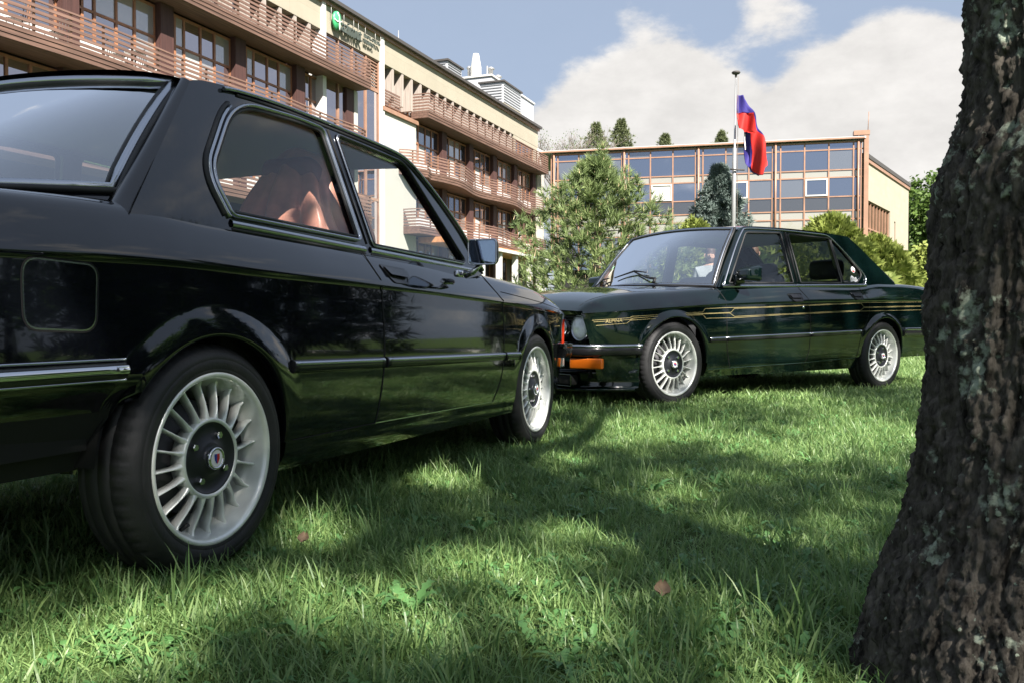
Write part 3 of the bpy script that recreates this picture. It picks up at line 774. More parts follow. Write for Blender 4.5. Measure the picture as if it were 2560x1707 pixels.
    MB().tube([p.lerp(cen, -.022) for p in loop], .010, 8, closed=True).build('screen_seal', M['rubber'], root)
    ze = pchip([(.10, 1.335), (.3, 1.350), (.55, 1.359), (1.0, 1.350), (1.27, 1.336), (1.40, 1.305)]); ye = pchip([(.10, .617), (.5, .618), (1.0, .618), (1.4, .612)])
    roof_panel(root, bp, ze, ye, (.10, 1.40), crown=.02, roll=.028, bow_f=.06, bow_r=-.105)
    top = [(1.40 + .06 * (1 - t * t), .60 * t, 1.315 + .04 * (1 - t * t)) for t in np.linspace(-1, 1, 17)]
    bot = [(1.87 + .13 * (1 - t * t), .70 * t, .885 + .025 * (1 - t * t)) for t in np.linspace(-1, 1, 17)]
    mb = MB(); pane(mb, top, bot, (.6, 0, .8), .02); mb.build('windscreen', M['glass'], root)
    for a in (0, -1): MB().tube([Vector(top[a]).lerp(Vector(bot[a]), k / 8) + Vector((.6, 0, .8)) * .02 * 4 * (k / 8) * (1 - k / 8) for k in range(9)], .022, 8).build('windscreen_pillar', bp, root)
    # headlining, parcel shelf, dash, seats
    mb = MB(); mb.grid(lambda u, v: (.12 + 1.26 * u, .59 * (2 * v - 1), float(ze(.12 + 1.26 * u)) - .012 + .015 * (1 - (2 * v - 1) ** 2)), 10, 6); mb.build('headlining', M['lining'], root)
    MB().box((-.40, -.66, .80), (.20, .66, .930)).build('parcel_shelf', M['interior'], root)
    v, f = rounded_box((1.55, -.68, .70), (1.95, .68, .905), .05); MB().add(v, f, 0, True).build('dashboard', M['interior'], root)
    for y in (-.70, .70): MB().box((.1, y - .02, .3), (1.9, y + .02, .90)).build('door_card', M['interior'], root)
    seat(root, 1.14, -.36, .46, M['leather'], rec=.25); seat(root, 1.16, .36, .46, M['leather'], rec=.25)
    v, f = rounded_box((.20, -.60, .42), (.36, .60, .98), .06); MB().add([(a - .2 * (c - .42), b, c) for a, b, c in v], f, 0, True).build('rear_seat', M['leather'], root)
    steering_wheel(root, 1.50, .36, .86)
    # handle, lock, mirror
    for sg, dd in ((-1, doorR), (1, doorL)):
        ho = [(.885, .865), (1.075, .858), (1.068, .822), (1.055, .797), (.945, .800), (.915, .825)]
        to = lambda a, b, d: (a, (float(sh.Y(a, b)) + .004 - d) * sg, b)
        mb = MB(); plate(mb, fillet(ho, .014, 4), [fillet(offset_loop(ho, .007), .010, 4)], to, .006); h = mb.build('door_handle', M['trim'], dd)
        mb = MB(); plate(mb, fillet(offset_loop(ho, .005), .010, 4), [], lambda a, b, d: (a, (float(sh.Y(a, b)) + .0018 - d) * sg, b), .001); mb.build('handle_recess', M['trim'], dd)
        fl = [(.905, .857), (1.068, .851), (1.062, .823), (.925, .830)]
        mb = MB(); plate(mb, fillet(fl, .008, 4), [], lambda a, b, d: (a, (float(sh.Y(a, b)) + .017 - .2 * (b - .82) - d) * sg, b), .010); mb.build('handle_flap', M['trim'], dd)
        ly = float(sh.Y(.945, .748))
        MB().lathe([(0, .006), (.010, .006), (.011, .004)], 20).build('door_lock', M['chrome'], dd).location = (.945, ly * sg, .748)
        MB().lathe([(.010, .003), (.014, .008), (.019, .006), (.020, -.002)], 24).build('lock_ring', M['rubber'], dd).location = (.945, ly * sg, .748)
        if sg > 0:
            for o in dd.children:
                pass
    for sg in (-1,):
        mr = empty('wing_mirror', (1.515, .915 * sg, .948)); mr.parent = root; mr.rotation_euler = (0, 0, math.radians(4 * -sg)); mr.scale = (.93, .93, .95)
        v, f = rounded_box((-.03, -.068, -.056), (.05, .068, .056), .014, 3)
        v = [(a, b * (1 - .25 * max(0, a) / .05), c * (1 - .3 * max(0, a) / .05)) for a, b, c in v]
        MB().add(v, f, 0, True).build('mirror_housing', M['trim'], mr)
        lp = fillet([(-.062, -.050), (.062, -.050), (.062, .050), (-.062, .050)], .012, 4)
        mb = MB(); plate(mb, lp, [], lambda a, b, d: (-.0322 + d, a, b), .003); mb.build('mirror_glass', M['mirror'], mr)
        MB().tube([(-.031, a, b) for a, b in fillet([(-.066, -.054), (.066, -.054), (.066, .054), (-.066, .054)], .014, 4)], .0035, 6, closed=True).build('mirror_rim', M['chrome'], mr)
        MB().tube([(.01, -.05 * sg * 0 - .02 * sg, -.05), (.015, -.06 * sg, -.085), (.02, -.10 * sg, -.095)], [.011, .013, .020], 10).build('mirror_arm', M['chrome'], mr)
        v, f = rounded_box((-.045, -.014, -.016), (.06, .014, .016), .010); MB().add([(a + .01, b - .125 * sg, c - .092) for a, b, c in v], f, 0, True).build('mirror_foot', M['chrome'], mr)
    # wheels
    w = make_wheel(root)
    place_wheel(w, root, -.005, .788, .297, 'R', 0, 0, True)
    place_wheel(w, root, 2.545, .778, .297, 'R', 2.1); place_wheel(w, root, -.005, .788, .297, 'L', .7); place_wheel(w, root, 2.545, .778, .297, 'L', 1.1)
    return root, sh
M['lining'] = pmat('headlining', (.34, .35, .36), .8)
car1, sh1 = near_car()
def leather_jacket():
    mb = MB(); A = Vector(NEAR_LOC)
    rz = NEAR_RZ
    def W_(x, y, z): return (A.x + x * math.cos(rz) - y * math.sin(rz), A.y + x * math.sin(rz) + y * math.cos(rz), z)
    xc, yc = .955, -.36
    def fn(u, v):
        ph = (u - .5) * 5.0
        wv = .065 + .22 * v ** .75; dv = .055 + .16 * v ** .8
        fold = 1 + (.17 * math.sin(9 * ph + 1.3 * math.sin(4 * v)) + .09 * math.sin(17 * ph + 2.0)) * min(1, v * 1.6)
        z = 1.318 - .42 * v ** 1.1 - .02 * (1 - v) * math.sin(ph) ** 2 + .012 * math.sin(6 * ph) * v
        return W_(xc + .05 - dv * math.cos(ph) * fold - .02 * v, yc - wv * math.sin(ph) * fold, z)
    mb.grid(fn, 90, 34)
    o = mb.build('leather_jacket', M['jacket'])
    mod = o.modifiers.new('thick', 'SOLIDIFY'); mod.thickness = .006
    return tag(o, 'red-brown leather jacket draped over the front seat of the black car', 'jacket')
leather_jacket()
# ------------------------------------------------------------------ far car: dark green four-door saloon, its left flank towards the camera
FAR_LOC, FAR_RZ = (2.831, 8.433, .055), math.atan2(-.58407, -.81170)
def text_mesh(body, size, extrude=0.0, bold=False):
    cu = bpy.data.curves.new('lettering', 'FONT'); cu.body = body; cu.size = size; cu.extrude = extrude; cu.align_x = 'LEFT'
    o = bpy.data.objects.new('lettering', cu); COL.objects.link(o); bpy.context.view_layer.update()
    me = bpy.data.meshes.new_from_object(o); bpy.data.objects.remove(o); bpy.data.curves.remove(cu); return me
def far_car():
    root = tag(empty('parked_car', FAR_LOC, FAR_RZ), 'dark green four-door saloon with thin gold side stripes and round headlamps', 'car', 'cars parked on the lawn')
    bp = M['green_paint']; zh = .302
    S = dict(x0=-1.17, x1=3.42, zh=zh, zt=.665, fw=.045, fa=.026, nose=.33, tail=.1, round=8, yw=.80,
             arches=[(.025, .335), (2.650, .335)],
             W=pchip([(-1.17, .70), (-1.1, .765), (-.9, .805), (-.5, .828), (.1, .838), (1.2, .845), (2.1, .842), (2.65, .832), (3.05, .812), (3.28, .785), (3.37, .765), (3.42, .745)]),
             zc=pchip([(-1.17, .805), (-.66, .80), (.26, .785), (1.1, .765), (2.1, .735), (2.65, .705), (3.42, .655)]),
             zb=pchip([(-1.17, .90), (-.9, .922), (-.4, .940), (-.07, .938), (.34, .906), (1.2, .890), (2.15, .850), (2.5, .828), (2.93, .800), (3.15, .775), (3.3, .735), (3.38, .695), (3.42, .672)]),
             zbot=lambda x: .30 if x < -.3 else (.20 if x < 2.98 else .20),
             above=pchip([(-1.17, .06), (0, .075), (2.1, .075), (2.6, .10), (3.1, .095), (3.42, .05)]),
             below=pchip([(0, 0), (.010, .007), (.05, .006), (.15, .002), (.28, .004), (.42, .014), (.47, .022), (.50, .040), (.58, .08), (.62, .10)]),
             crown=pchip([(-1.17, .03), (-.3, .035), (.5, .04), (2.2, .045), (2.8, .055), (3.42, .018)]))
    d1 = [(1.20, .91), (1.165, .84), (1.116, .755), (1.104, .62), (1.102, .504), (1.11, .36), (1.14, .272), (2.06, .257), (2.107, .40), (2.117, .569), (2.118, .725), (2.13, .79), (2.16, .87)]
    d2 = [(.34, .92), (.30, .84), (.262, .776), (.255, .70), (.285, .62), (.34, .543), (.385, .45), (.42, .293), (1.125, .272), (1.095, .36), (1.09, .504), (1.092, .62), (1.104, .755), (1.15, .84), (1.188, .91)]
    def part(x, z, top, t, y):
        if top:
            if .0 < x < 2.16: return 'body' if t < .02 else None
            if x >= 2.16: return 'hood' if y < .665 and x < 3.40 else 'body'
            return 'boot_lid' if (x < -.5 and y < .66) else 'body'
        if pip(d1, x, z): return 'front_door'
        if pip(d2, x, z): return 'rear_door'
        return 'body'
    S['part'] = part; sh = Shell(S)
    parts, V, N, (cols, kinds, nl, jb) = sh.build(); sh.nl, sh.jb = nl, jb
    ob = sh.make(parts, root, bp, {'front_door': 'each', 'rear_door': 'each'})
    wheel_well(root, S); underfloor(root, S); arch_lip(sh, root, bp)
    end_cap(sh, root, -1, -.04, bp, 'tail_panel')
    for sd in 'LR':
        for ln in (d1[0:7], d1[7:], d1[6:8], d2[0:8], d2[7:9]): side_groove(sh, root, ln, sd, .006)
        side_groove(sh, root, [(.43, .2945), (1.13, .2725), (2.05, .2575), (2.30, .254)], sd, .004, name='sill_highlight', mat=M['sill_glint'], dense=False)  # metallic ribbon laid on as a painted glint along the sill
    # gap between wing and bonnet, on top
    def top_at(x, y):
        i = int(np.argmin(np.abs(cols - x))); row = V[i, jb - 2:]; k = int(np.argmin(np.abs(row[:, 1] - y))); return row[k]
    for sg in (1, -1):
        pts = []
        for x in np.linspace(2.2, 3.36, 40):
            y = .665 + .0 * x; i = int(np.argmin(np.abs(cols - x))); yy = V[i, jb - 8:, 1]; zz = V[i, jb - 8:, 2]
            z = float(np.interp(-y, -yy, zz)); pts.append((float(V[i, jb, 0]), y * sg, z + .0015))
        mb = MB()
        for p in pts: mb.v += [(p[0], p[1] - .0028, p[2]), (p[0], p[1] + .0028, p[2])]
        for i in range(len(pts) - 1): mb.f.append((2 * i, 2 * i + 1, 2 * i + 3, 2 * i + 2)); mb.m.append(0); mb.smooth.append(False)
        mb.build('shut_line', M['shut'], root)
    # moulding strips, gold pinstripes
    mz = lambda x: .524 - .0232 * (x - 0)
    mprof = [(-.022, 0), (-.022, .006), (-.016, .011), (.004, .012), (.014, .006), (.016, 0)]
    for sd in 'LR':
        for a, b in ((.385, 1.092), (1.11, 2.11), (2.122, 2.30)):
            side_bar(sh, root, [(a, mz(a)), (b, mz(b))], mprof, sd, 'side_moulding', M['trim'])
            side_bar(sh, root, [(a, mz(a)), (b, mz(b))], [(.002, .0125), (.008, .0145), (.014, .0085)], sd, 'moulding_strip', M['satin'])
    def stripe(pts, w=.0026):
        mb = MB(); P = []
        for x, z in densify(pts, .03, closed=False): P.append(sh.P(x, z, .0016))
        ribbon(mb, P, w); return mb.build('gold_stripe', M['gold'], root)
    FS = lambda x, z: (x, z)
    U = lambda x: .742 - .0395 * (x - 1.1)              # centre of the stripe band falls towards the nose
    def at_px(u, v):
        """pixel of the photograph to the car's left flank"""
        d = Vector((u - 1280, 0, 0)) ; f = FPX
        fw = Vector((0, math.cos(PITCH), -math.sin(PITCH))); up = Vector((0, math.sin(PITCH), math.cos(PITCH)))
        r = (fw * f + Vector((1, 0, 0)) * (u - 1280) - up * (v - 853.5)).normalized()
        e = Vector((math.cos(FAR_RZ), math.sin(FAR_RZ), 0)); l = Vector((-e.y, e.x, 0)); o = Vector(FAR_LOC); C = Vector((0, 0, CAMH))
        y = .83
        for _ in range(4):
            t = ((o + l * y) - C).dot(l) / r.dot(l); p = C + r * t - o; x, z = p.dot(e), p.z; y = float(sh.Y(x, z))
        return (x, z)
    for ln in ([(1482, 801.5), (1575, 795), (1581, 791.6), (1646, 787.5)], [(1485, 805.5), (1576, 799.5), (1579, 796.5), (1644, 791.5)], [(1489, 814.3), (1567, 808.6), (1578, 799.5), (1583, 797.5)], [(1576, 801.2), (1640, 797)],
               [(1711, 783.2), (1756.5, 781), (1763, 772.3), (1812, 770), (1900, 768), (2060, 761), (2160, 757), (2303, 755.5)], [(1714, 786), (1757, 784.3), (1827, 781.5), (1836, 771.6), (1900, 769.8), (2060, 762.8), (2155, 758.8)],
               [(1718, 789.5), (1757, 787.5), (1765, 796.5), (1812, 795.2), (1842, 794.6), (1950, 788), (2150, 778.5), (2303, 775.3)], [(1715, 787.5), (1757, 785.5), (1824, 783.3), (1836, 791.8), (1950, 785.8), (2152, 776.2)],
               [(2152, 759), (2160, 768.2), (2303, 765)], [(2152, 776.4), (2159, 769.8), (2303, 767)]):
        stripe([at_px(*p) for p in ln])
    me = text_mesh('ALPINA', .055); x0, z0 = at_px(1514, 808.3)
    a = at_px(1556, 805.2); L_ = max(v.co.x for v in me.vertices); sx = (x0 - a[0]) / L_; dzx = (a[1] - z0) / L_; hmax = max(v.co.y for v in me.vertices); szh = .0225 / hmax
    for v in me.vertices:
        xx = x0 - v.co.x * sx; zz = z0 + v.co.x * dzx + v.co.y * szh; xx -= .0  ; p = sh.P(xx - .25 * v.co.y * szh, zz, .0018); v.co = p
    add_obj('stripe_lettering', me, M['gold'], root)
    # bumpers
    def swept(path, prof, name, mat, parent=None):
        mb = MB(); q = densify(fillet(path, .10, closed=False), .05, closed=False); n = len(prof)
        P = [Vector((x, y, 0)) for x, y in q]
        for i, p in enumerate(P):
            t = (P[min(i + 1, len(P) - 1)] - P[max(i - 1, 0)]).normalized(); o = Vector((0, 0, 1)).cross(t)
            if o.dot(p - Vector((1.1, 0, 0))) < 0: o = -o
            for d, dz in prof: mb.v.append(tuple(p + o * d + Vector((0, 0, dz))))
        for i in range(len(P) - 1):
            for j in range(n):
                j2 = (j + 1) % n; mb.f.append((i * n + j, i * n + j2, (i + 1) * n + j2, (i + 1) * n + j)); mb.m.append(0); mb.smooth.append(True)
        mb.f.append(tuple(range(n))); mb.f.append(tuple((len(P) - 1) * n + j for j in range(n))[::-1]); mb.m += [0, 0]; mb.smooth += [False, False]
        return mb.build(name, mat, parent or root)
    fp = [(2.985, .822), (3.2, .808), (3.36, .77), (3.455, .64), (3.49, 0), (3.455, -.64), (3.36, -.77), (3.2, -.808), (2.985, -.822)]
    fb = swept(fp, [(-.05, .372), (.008, .372), (.018, .385), (.020, .42), (.014, .432), (-.05, .434)], 'front_bumper', M['trim'])
    swept(fp, [(-.02, .428), (.017, .426), (.024, .434), (.020, .446), (.006, .450), (-.02, .450)], 'bumper_strip', M['satin'], fb)
    rp = [(-.285, .833), (-.7, .825), (-1.05, .795), (-1.2, .70), (-1.24, 0), (-1.2, -.70), (-1.05, -.795), (-.7, -.825), (-.285, -.833)]
    rb = swept(rp, [(-.05, .465), (.006, .465), (.016, .478), (.018, .512), (.010, .525), (-.05, .525)], 'rear_bumper', M['trim'])
    swept(rp, [(-.02, .520), (.016, .518), (.023, .528), (.018, .542), (0, .546), (-.02, .546)], 'bumper_strip', M['satin'], rb)
    # nose: recessed black lamp panel leaning forward, lamps, kidney grille
    nx = lambda z: 3.345 + .33 * (z - .45)
    mb = MB(); mb.grid(lambda u, v: (nx(.44 + .215 * v) + .055 * (1 - (2 * u - 1) ** 2) - .035, .735 * (2 * u - 1), .44 + .215 * v), 20, 6); mb.build('lamp_panel', M['trim'], root)
    for k in range(9):
        z = .458 + .022 * k
        mb = MB(); n = 20
        pts = [(nx(z) + .055 * (1 - (2 * u - 1) ** 2) - .028, .73 * (2 * u - 1), z) for u in np.linspace(0, 1, n)]
        mb.tube(pts, .0032, 4); mb.build('grille_bar', M['hubblack'], root)
    for y in (.645, .44, -.44, -.645):
        z = .558; x = nx(z) + .055 * (1 - (y / .735) ** 2) - .005
        lamp = MB(); lamp.lathe([(0, .018), (.03, .0165), (.06, .010), (.079, .0), (.083, -.012)], 40)
        hl = lamp.build('headlamp', M['headlamp'], root); hl.location = (x, y, z); hl.rotation_euler = (0, math.radians(0), math.radians(-90))
        rg = MB().lathe([(.080, -.002), (.0825, .004), (.087, .002), (.088, -.03)], 40).build('lamp_ring', M['satin'], hl)
        MB().lathe([(.087, -.006), (.102, -.012), (.104, -.04)], 40).build('lamp_bezel', M['trim'], hl)
    for sg in (1, -1):
        mb = MB(); plate(mb, fillet([(-.005, .46), (.095, .46), (.105, .65), (-.0, .65)], .03), [fillet([(.012, .475), (.082, .475), (.09, .637), (.014, .637)], .025)], lambda a, b, d: (nx(b) + .062 - d, (a + .012) * sg, b), .03); mb.build('kidney_grille', M['chrome'], root)
        # amber indicator in the bumper valance
        v, f = rounded_box((-.03, -.118, -.036), (.012, .118, .036), .010)
        o = MB().add(v, f, 0, True).build('indicator_lens', M['amber'], root); o.location = (3.385, .712 * sg, .322); o.rotation_euler = (0, 0, math.radians(28 * sg))
    hood_lip = MB().grid(lambda u, v: (3.425 + .055 * (1 - (2 * u - 1) ** 2) + .33 * (.662 - .58) * 0 + .02 - .015 * v, .74 * (2 * u - 1), .672 - .022 * v), 20, 2); hood_lip.build('hood_edge', bp, root)
    # air dam: stepped lower apron
    def dam(u, v):
        t = 2 * u - 1; prof = [(3.40, .375), (3.405, .30), (3.40, .272), (3.425, .262), (3.39, .20), (3.40, .150), (3.435, .143), (3.43, .128), (3.30, .13)]
        f_ = v * (len(prof) - 1); i = min(int(f_), len(prof) - 2); q = f_ - i
        x = prof[i][0] + (prof[i + 1][0] - prof[i][0]) * q; z = prof[i][1] + (prof[i + 1][1] - prof[i][1]) * q
        return (x - .40 * abs(t) ** 5 + .02 * (1 - t * t), .815 * t, z)
    MB().grid(dam, 40, 24).build('front_apron', bp, root)
    for sg in (1, -1):
        v, f = rounded_box((3.36, -.10, .17), (3.425, .10, .238), .012); MB().add([(a, b + .50 * sg, c) for a, b, c in v], f, 0, True).build('apron_duct', M['shut'], root)
        MB().tube([(3.428, (a + .50) * sg, b) for a, b in fillet([(-.105, .165), (.105, .165), (.105, .243), (-.105, .243)], .012)], .004, 6, closed=True).build('duct_rim', bp, root)
    # ---------------- glasshouse
    ym = lambda z: .745 - .29 * (z - .92)
    outer = [(2.11, .86), (2.04, .95), (1.93, 1.09), (1.80, 1.245), (1.73, 1.325), (1.66, 1.355), (1.5, 1.366), (1.137, 1.374), (.72, 1.372), (.42, 1.362), (.27, 1.352), (.235, 1.337), (.10, 1.25), (-.30, .958), (-.31, .93), (.06, .92), (.34, .89), (1.2, .87), (2.0, .845)]
    w1 = fillet([(1.20, .918), (1.215, 1.325), (1.655, 1.305), (1.985, .898)], [.008, .02, .03, .01], 6)
    w2 = fillet([(.525, .936), (.553, 1.318), (1.115, 1.325), (1.095, .921)], [.008, .02, .02, .008], 6)
    w3 = fillet([(.290, .942), (.185, 1.02), (.505, 1.315), (.530, 1.30), (.492, .937)], [.03, .05, .01, .01, .008], 6)
    sidep = smooth_line(outer[:14], .04)
    for sg, sd in ((1, 'L'), (-1, 'R')):
        fd, rd = ob[('front_door', sd)], ob[('rear_door', sd)]
        mb = MB(); plate(mb, sidep + outer[14:], [w1, w2, w3], lambda a, b, d: (a, (ym(b) - d) * sg, b), .03); mb.build('pillar_frame', bp, root)
        for lp, nm, pr in ((w1, 'door_window', fd), (w2, 'door_window', rd), (w3, 'quarter_window', rd)):
            mb = MB(); plate(mb, offset_loop(lp, -.004), [], lambda a, b, d: (a, (ym(b) - .008 - d) * sg, b), .0035); mb.build(nm, M['glass'], pr)
            MB().tube([(a, (ym(b) - .001) * sg, b) for a, b in offset_loop(lp, -.003)], .007, 6, closed=True).build('window_seal', M['rubber'], pr)
        ch = smooth_line([(2.075, .865), (1.93, 1.055), (1.80, 1.215), (1.70, 1.318), (1.655, 1.338), (1.5, 1.347), (1.15, 1.354), (.72, 1.351), (.60, 1.347), (.55, 1.335)], .04)
        ch2 = smooth_line([(.55, 1.335), (.40, 1.225), (.20, 1.052), (.160, 1.0), (.158, .965), (.185, .932)], .03)
        MB().tube([(a, (ym(b) + .004) * sg, b) for a, b in ch + ch2[1:]], .0095, 8, r2=.006).build('window_trim', M['satin'], root)
        MB().tube([(1.158, ym(1.335) * sg, 1.335), (1.150, (ym(.93) + .001) * sg, .92)], .016, 8, r2=.005).build('pillar_cover', M['rubber'], root)
        MB().tube([(1.158, (ym(1.335) + .004) * sg, 1.335), (1.150, (ym(.93) + .005) * sg, .92)], .004, 6).build('pillar_gap', M['shut'], root)
        zf = lambda x: .921 - .0285 * (x - .2)
        mb = MB(); n = 5; xs = np.linspace(.18, 2.09, 40)
        for x in xs:
            for dy, dz in ((.012, -.014), (.019, -.008), (.017, .004), (.002, .012), (-.02, .013)): mb.v.append((x, (ym(zf(x)) + dy) * sg, zf(x) + dz))
        for i in range(len(xs) - 1):
            for j in range(n - 1): mb.f.append((i * n + j, i * n + j + 1, (i + 1) * n + j + 1, (i + 1) * n + j)); mb.m.append(0); mb.smooth.append(True)
        mb.build('sill_trim', M['satin'], root)
        mb = MB()
        def strip(u, v):
            A_ = Vector((.235, ym(1.337), 1.337)).lerp(Vector((-.30, ym(.958), .958)), v); B_ = Vector((.20, .50, 1.362)).lerp(Vector((-.42, .60, .965)), v)
            p = A_.lerp(B_, u) + Vector((-.014, .012, .01)) * math.sin(PI * u); return (p.x, p.y * sg, p.z)
        mb.grid(strip, 8, 10); mb.build('rear_pillar', bp, root)
        # handles and locks
        for (hx0, hx1), dd in (((1.195, 1.355), fd), ((.345, .495), rd)):
            zt_ = .822 if hx0 > 1 else .848
            ho = [(hx0, zt_ + .006), (hx1 + .012, zt_), (hx1 - .01, zt_ - .040), (hx1 - .04, zt_ - .062), (hx0 + .01, zt_ - .060)]
            mb = MB(); plate(mb, fillet(ho, .012, 3), [], lambda a, b, d: (a, (float(sh.Y(a, b)) + .003 - d) * sg, b), .004); h = mb.build('door_handle', M['trim'], dd)
            MB().tube([(a, (float(sh.Y(a, b)) + .004) * sg, b) for a, b in fillet(ho, .012, 3)], .003, 6, closed=True).build('handle_rim', M['trim'], dd)
            fl = [(hx0 + .012, zt_ - .006), (hx1 - .004, zt_ - .010), (hx1 - .014, zt_ - .032), (hx0 + .012, zt_ - .030)]
            mb = MB(); plate(mb, fillet(fl, .006, 3), [], lambda a, b, d: (a, (float(sh.Y(a, b)) + .016 - d) * sg, b), .010); mb.build('handle_flap', M['trim'], dd)
        MB().lathe([(0, .006), (.009, .006), (.013, .0)], 18).build('door_lock', M['chrome'], fd).location = (1.19, float(sh.Y(1.19, .715)) * sg, .715)
        # mirror on the door corner
        mr = empty('wing_mirror', (1.885, .86 * sg, .965)); mr.parent = root; mr.rotation_euler = (0, 0, math.radians(-8 * sg))
        v, f = rounded_box((-.05, -.085, -.062), (.085, .085, .058), .022, 3)
        v = [(a, b * (1 - .25 * max(0, a) / .085), c * (1 - .38 * max(0, a) / .085) - .01 * max(0, a) / .085) for a, b, c in v]
        MB().add(v, f, 0, True).build('mirror_housing', bp, mr)
        lp = fillet([(-.075, -.052), (.075, -.052), (.075, .048), (-.075, .048)], .014, 4)
        mb = MB(); plate(mb, lp, [], lambda a, b, d: (-.0515 + d, a, b), .002); mb.build('mirror_glass', M['mirror'], mr)
        v, f = rounded_box((-.03, -.05, -.05), (.06, .05, .03), .015); MB().add([(a + .02, b - .105 * sg, c - .03 - .1 * a) for a, b, c in v], f, 0, True).build('mirror_arm', bp, mr)
    top = [(1.735 + .055 * (1 - t * t), .575 * t, 1.335 + .026 * (1 - t * t)) for t in np.linspace(-1, 1, 17)]
    bot = [(2.095 + .17 * (1 - t * t), .69 * t, .872 + .022 * (1 - t * t)) for t in np.linspace(-1, 1, 17)]
    bd = Vector((.78, 0, .62))
    mb = MB(); pane(mb, top, bot, bd, .018, 24, 10); ws = mb.build('windscreen', M['screen'], root)
    def loop_of(top, bot, bd, bl):
        T0, T1, B0, B1 = Vector(top[0]), Vector(top[-1]), Vector(bot[0]), Vector(bot[-1])
        return [Vector(p) for p in top] + [T1.lerp(B1, k / 8) + bd * bl * 4 * (k / 8) * (1 - k / 8) for k in range(1, 8)] + [Vector(p) for p in bot[::-1]] + [B0.lerp(T0, k / 8) + bd * bl * 4 * (k / 8) * (1 - k / 8) for k in range(1, 8)]
    lp = loop_of(top, bot, bd, .018); cen = sum(lp, Vector()) / len(lp)
    MB().tube([p + bd * .004 for p in lp], .010, 8, closed=True).build('screen_trim', M['satin'], ws)
    MB().tube([p.lerp(cen, .022) + bd * .003 for p in lp], .009, 8, closed=True).build('screen_seal', M['rubber'], ws)
    MB().tube([p.lerp(cen, -.022) for p in lp], .010, 8, closed=True).build('screen_seal', M['rubber'], ws)
    for a, sg in ((0, -1), (-1, 1)):
        MB().grid(lambda u, v: ((2.115 - .02 * u) * (1 - v) + (1.735 - .02 * u) * v, sg * ((.74 - .055 * u) * (1 - v) + v * (.628 - .05 * u)), (.862 + .01 * u) * (1 - v) + v * (1.325 + .015 * u)), 4, 8).build('windscreen_pillar', bp, root)
    ze = pchip([(.24, 1.335), (.45, 1.352), (.72, 1.362), (1.137, 1.364), (1.5, 1.355), (1.735, 1.325)]); ye = pchip([(.24, .612), (.8, .618), (1.735, .622)])
    roof_panel(root, bp, ze, ye, (.24, 1.735), crown=.018, roll=.022, bow_f=.055, bow_r=-.06)
    top = [(.22 - .07 * (1 - t * t), .52 * t, 1.352 + .016 * (1 - t * t)) for t in np.linspace(-1, 1, 13)]
    bot = [(-.40 - .11 * (1 - t * t), .61 * t, .958 + .012 * (1 - t * t)) for t in np.linspace(-1, 1, 13)]
    bd2 = Vector((-.55, 0, .83)); mb = MB(); pane(mb, top, bot, bd2, .015); rw = mb.build('rear_window', M['screen'], root)
    MB().tube([p + bd2 * .003 for p in loop_of(top, bot, bd2, .015)], .012, 8, closed=True).build('screen_seal', M['rubber'], rw)
    # scuttle grille, wipers, washer jets
    def on_bonnet(x, y): return float(S['zb'](x)) + float(S['crown'](x)) * (1 - (abs(y) / .76) ** 2.2)
    for k in range(12):
        y = -.02 + .012 * k
    mb = MB(); mb.grid(lambda u, v: (2.235 + .075 * v + .11 * (1 - (2 * u - 1) ** 2) * .7, .50 * (2 * u - 1), on_bonnet(2.27, .50 * (2 * u - 1)) + .004), 20, 3); mb.build('scuttle_grille', M['rubber'], root)
    def wiper(base, tip, blade_a, blade_b):
        wp = empty('wiper', base); wp.parent = root; B = Vector(base)
        MB().tube([Vector((0, 0, 0)), Vector((-.02, 0, .035)), (Vector(tip) - B) * .35 + Vector((0, 0, .012)), Vector(tip) - B], [.014, .012, .008, .006], 8).build('wiper_arm', M['rubber'], wp)
        MB().tube([Vector(blade_a) - B, Vector(tip) - B + Vector((0, 0, .008)), Vector(blade_b) - B], [.005, .008, .005], 6).build('wiper_blade', M['rubber'], wp)
    def on_ws(t, v):   # t across -1..1, v 0 top .. 1 bottom
        T = Vector((1.735 + .055 * (1 - t * t), .575 * t, 1.335 + .026 * (1 - t * t))); B = Vector((2.095 + .17 * (1 - t * t), .69 * t, .872 + .022 * (1 - t * t)))
        return T.lerp(B, v) + bd * (.018 * 4 * v * (1 - v) + .022)
    wiper((2.275, .23, .905), on_ws(-.10, .80), on_ws(-.46, .87), on_ws(.12, .82)); wiper((2.275, -.36, .900), on_ws(-.75, .88), on_ws(-.93, .97), on_ws(-.60, .86))
    # cabin
    mb = MB(); mb.grid(lambda u, v: (.26 + 1.45 * u, .59 * (2 * v - 1), float(ze(.26 + 1.45 * u)) - .014 + .012 * (1 - (2 * v - 1) ** 2)), 10, 6); mb.build('headlining', M['lining'], root)
    MB().box((-.45, -.66, .80), (.16, .66, .932)).build('parcel_shelf', M['interior'], root)
    v, f = rounded_box((1.68, -.69, .66), (2.12, .69, .872), .05); MB().add(v, f, 0, True).build('dashboard', M['interior'], root)
    for y in (-.705, .705): MB().box((.2, y - .02, .3), (2.05, y + .02, .875)).build('door_card', M['interior'], root)
    for y in (.37, -.37): seat(root, 1.20, y, .44, M['interior'], rec=.22, hh=.57, head=False)
    v, f = rounded_box((.22, -.62, .42), (.38, .62, .97), .06); MB().add([(a - .2 * (c - .42), b, c) for a, b, c in v], f, 0, True).build('rear_seat', M['interior'], root)
    for y in (.36, -.36):
        v, f = rounded_box((.13, -.165, .985), (.25, .165, 1.165), .05, 4); MB().add([(a, b + y, c) for a, b, c in v], f, 0, True).build('rear_headrest', M['interior'], root)
    steering_wheel(root, 1.60, .37, .84)
    MB().box((1.695, -.11, 1.235), (1.715, .11, 1.295)).build('rear_view_mirror', M['interior'], root)
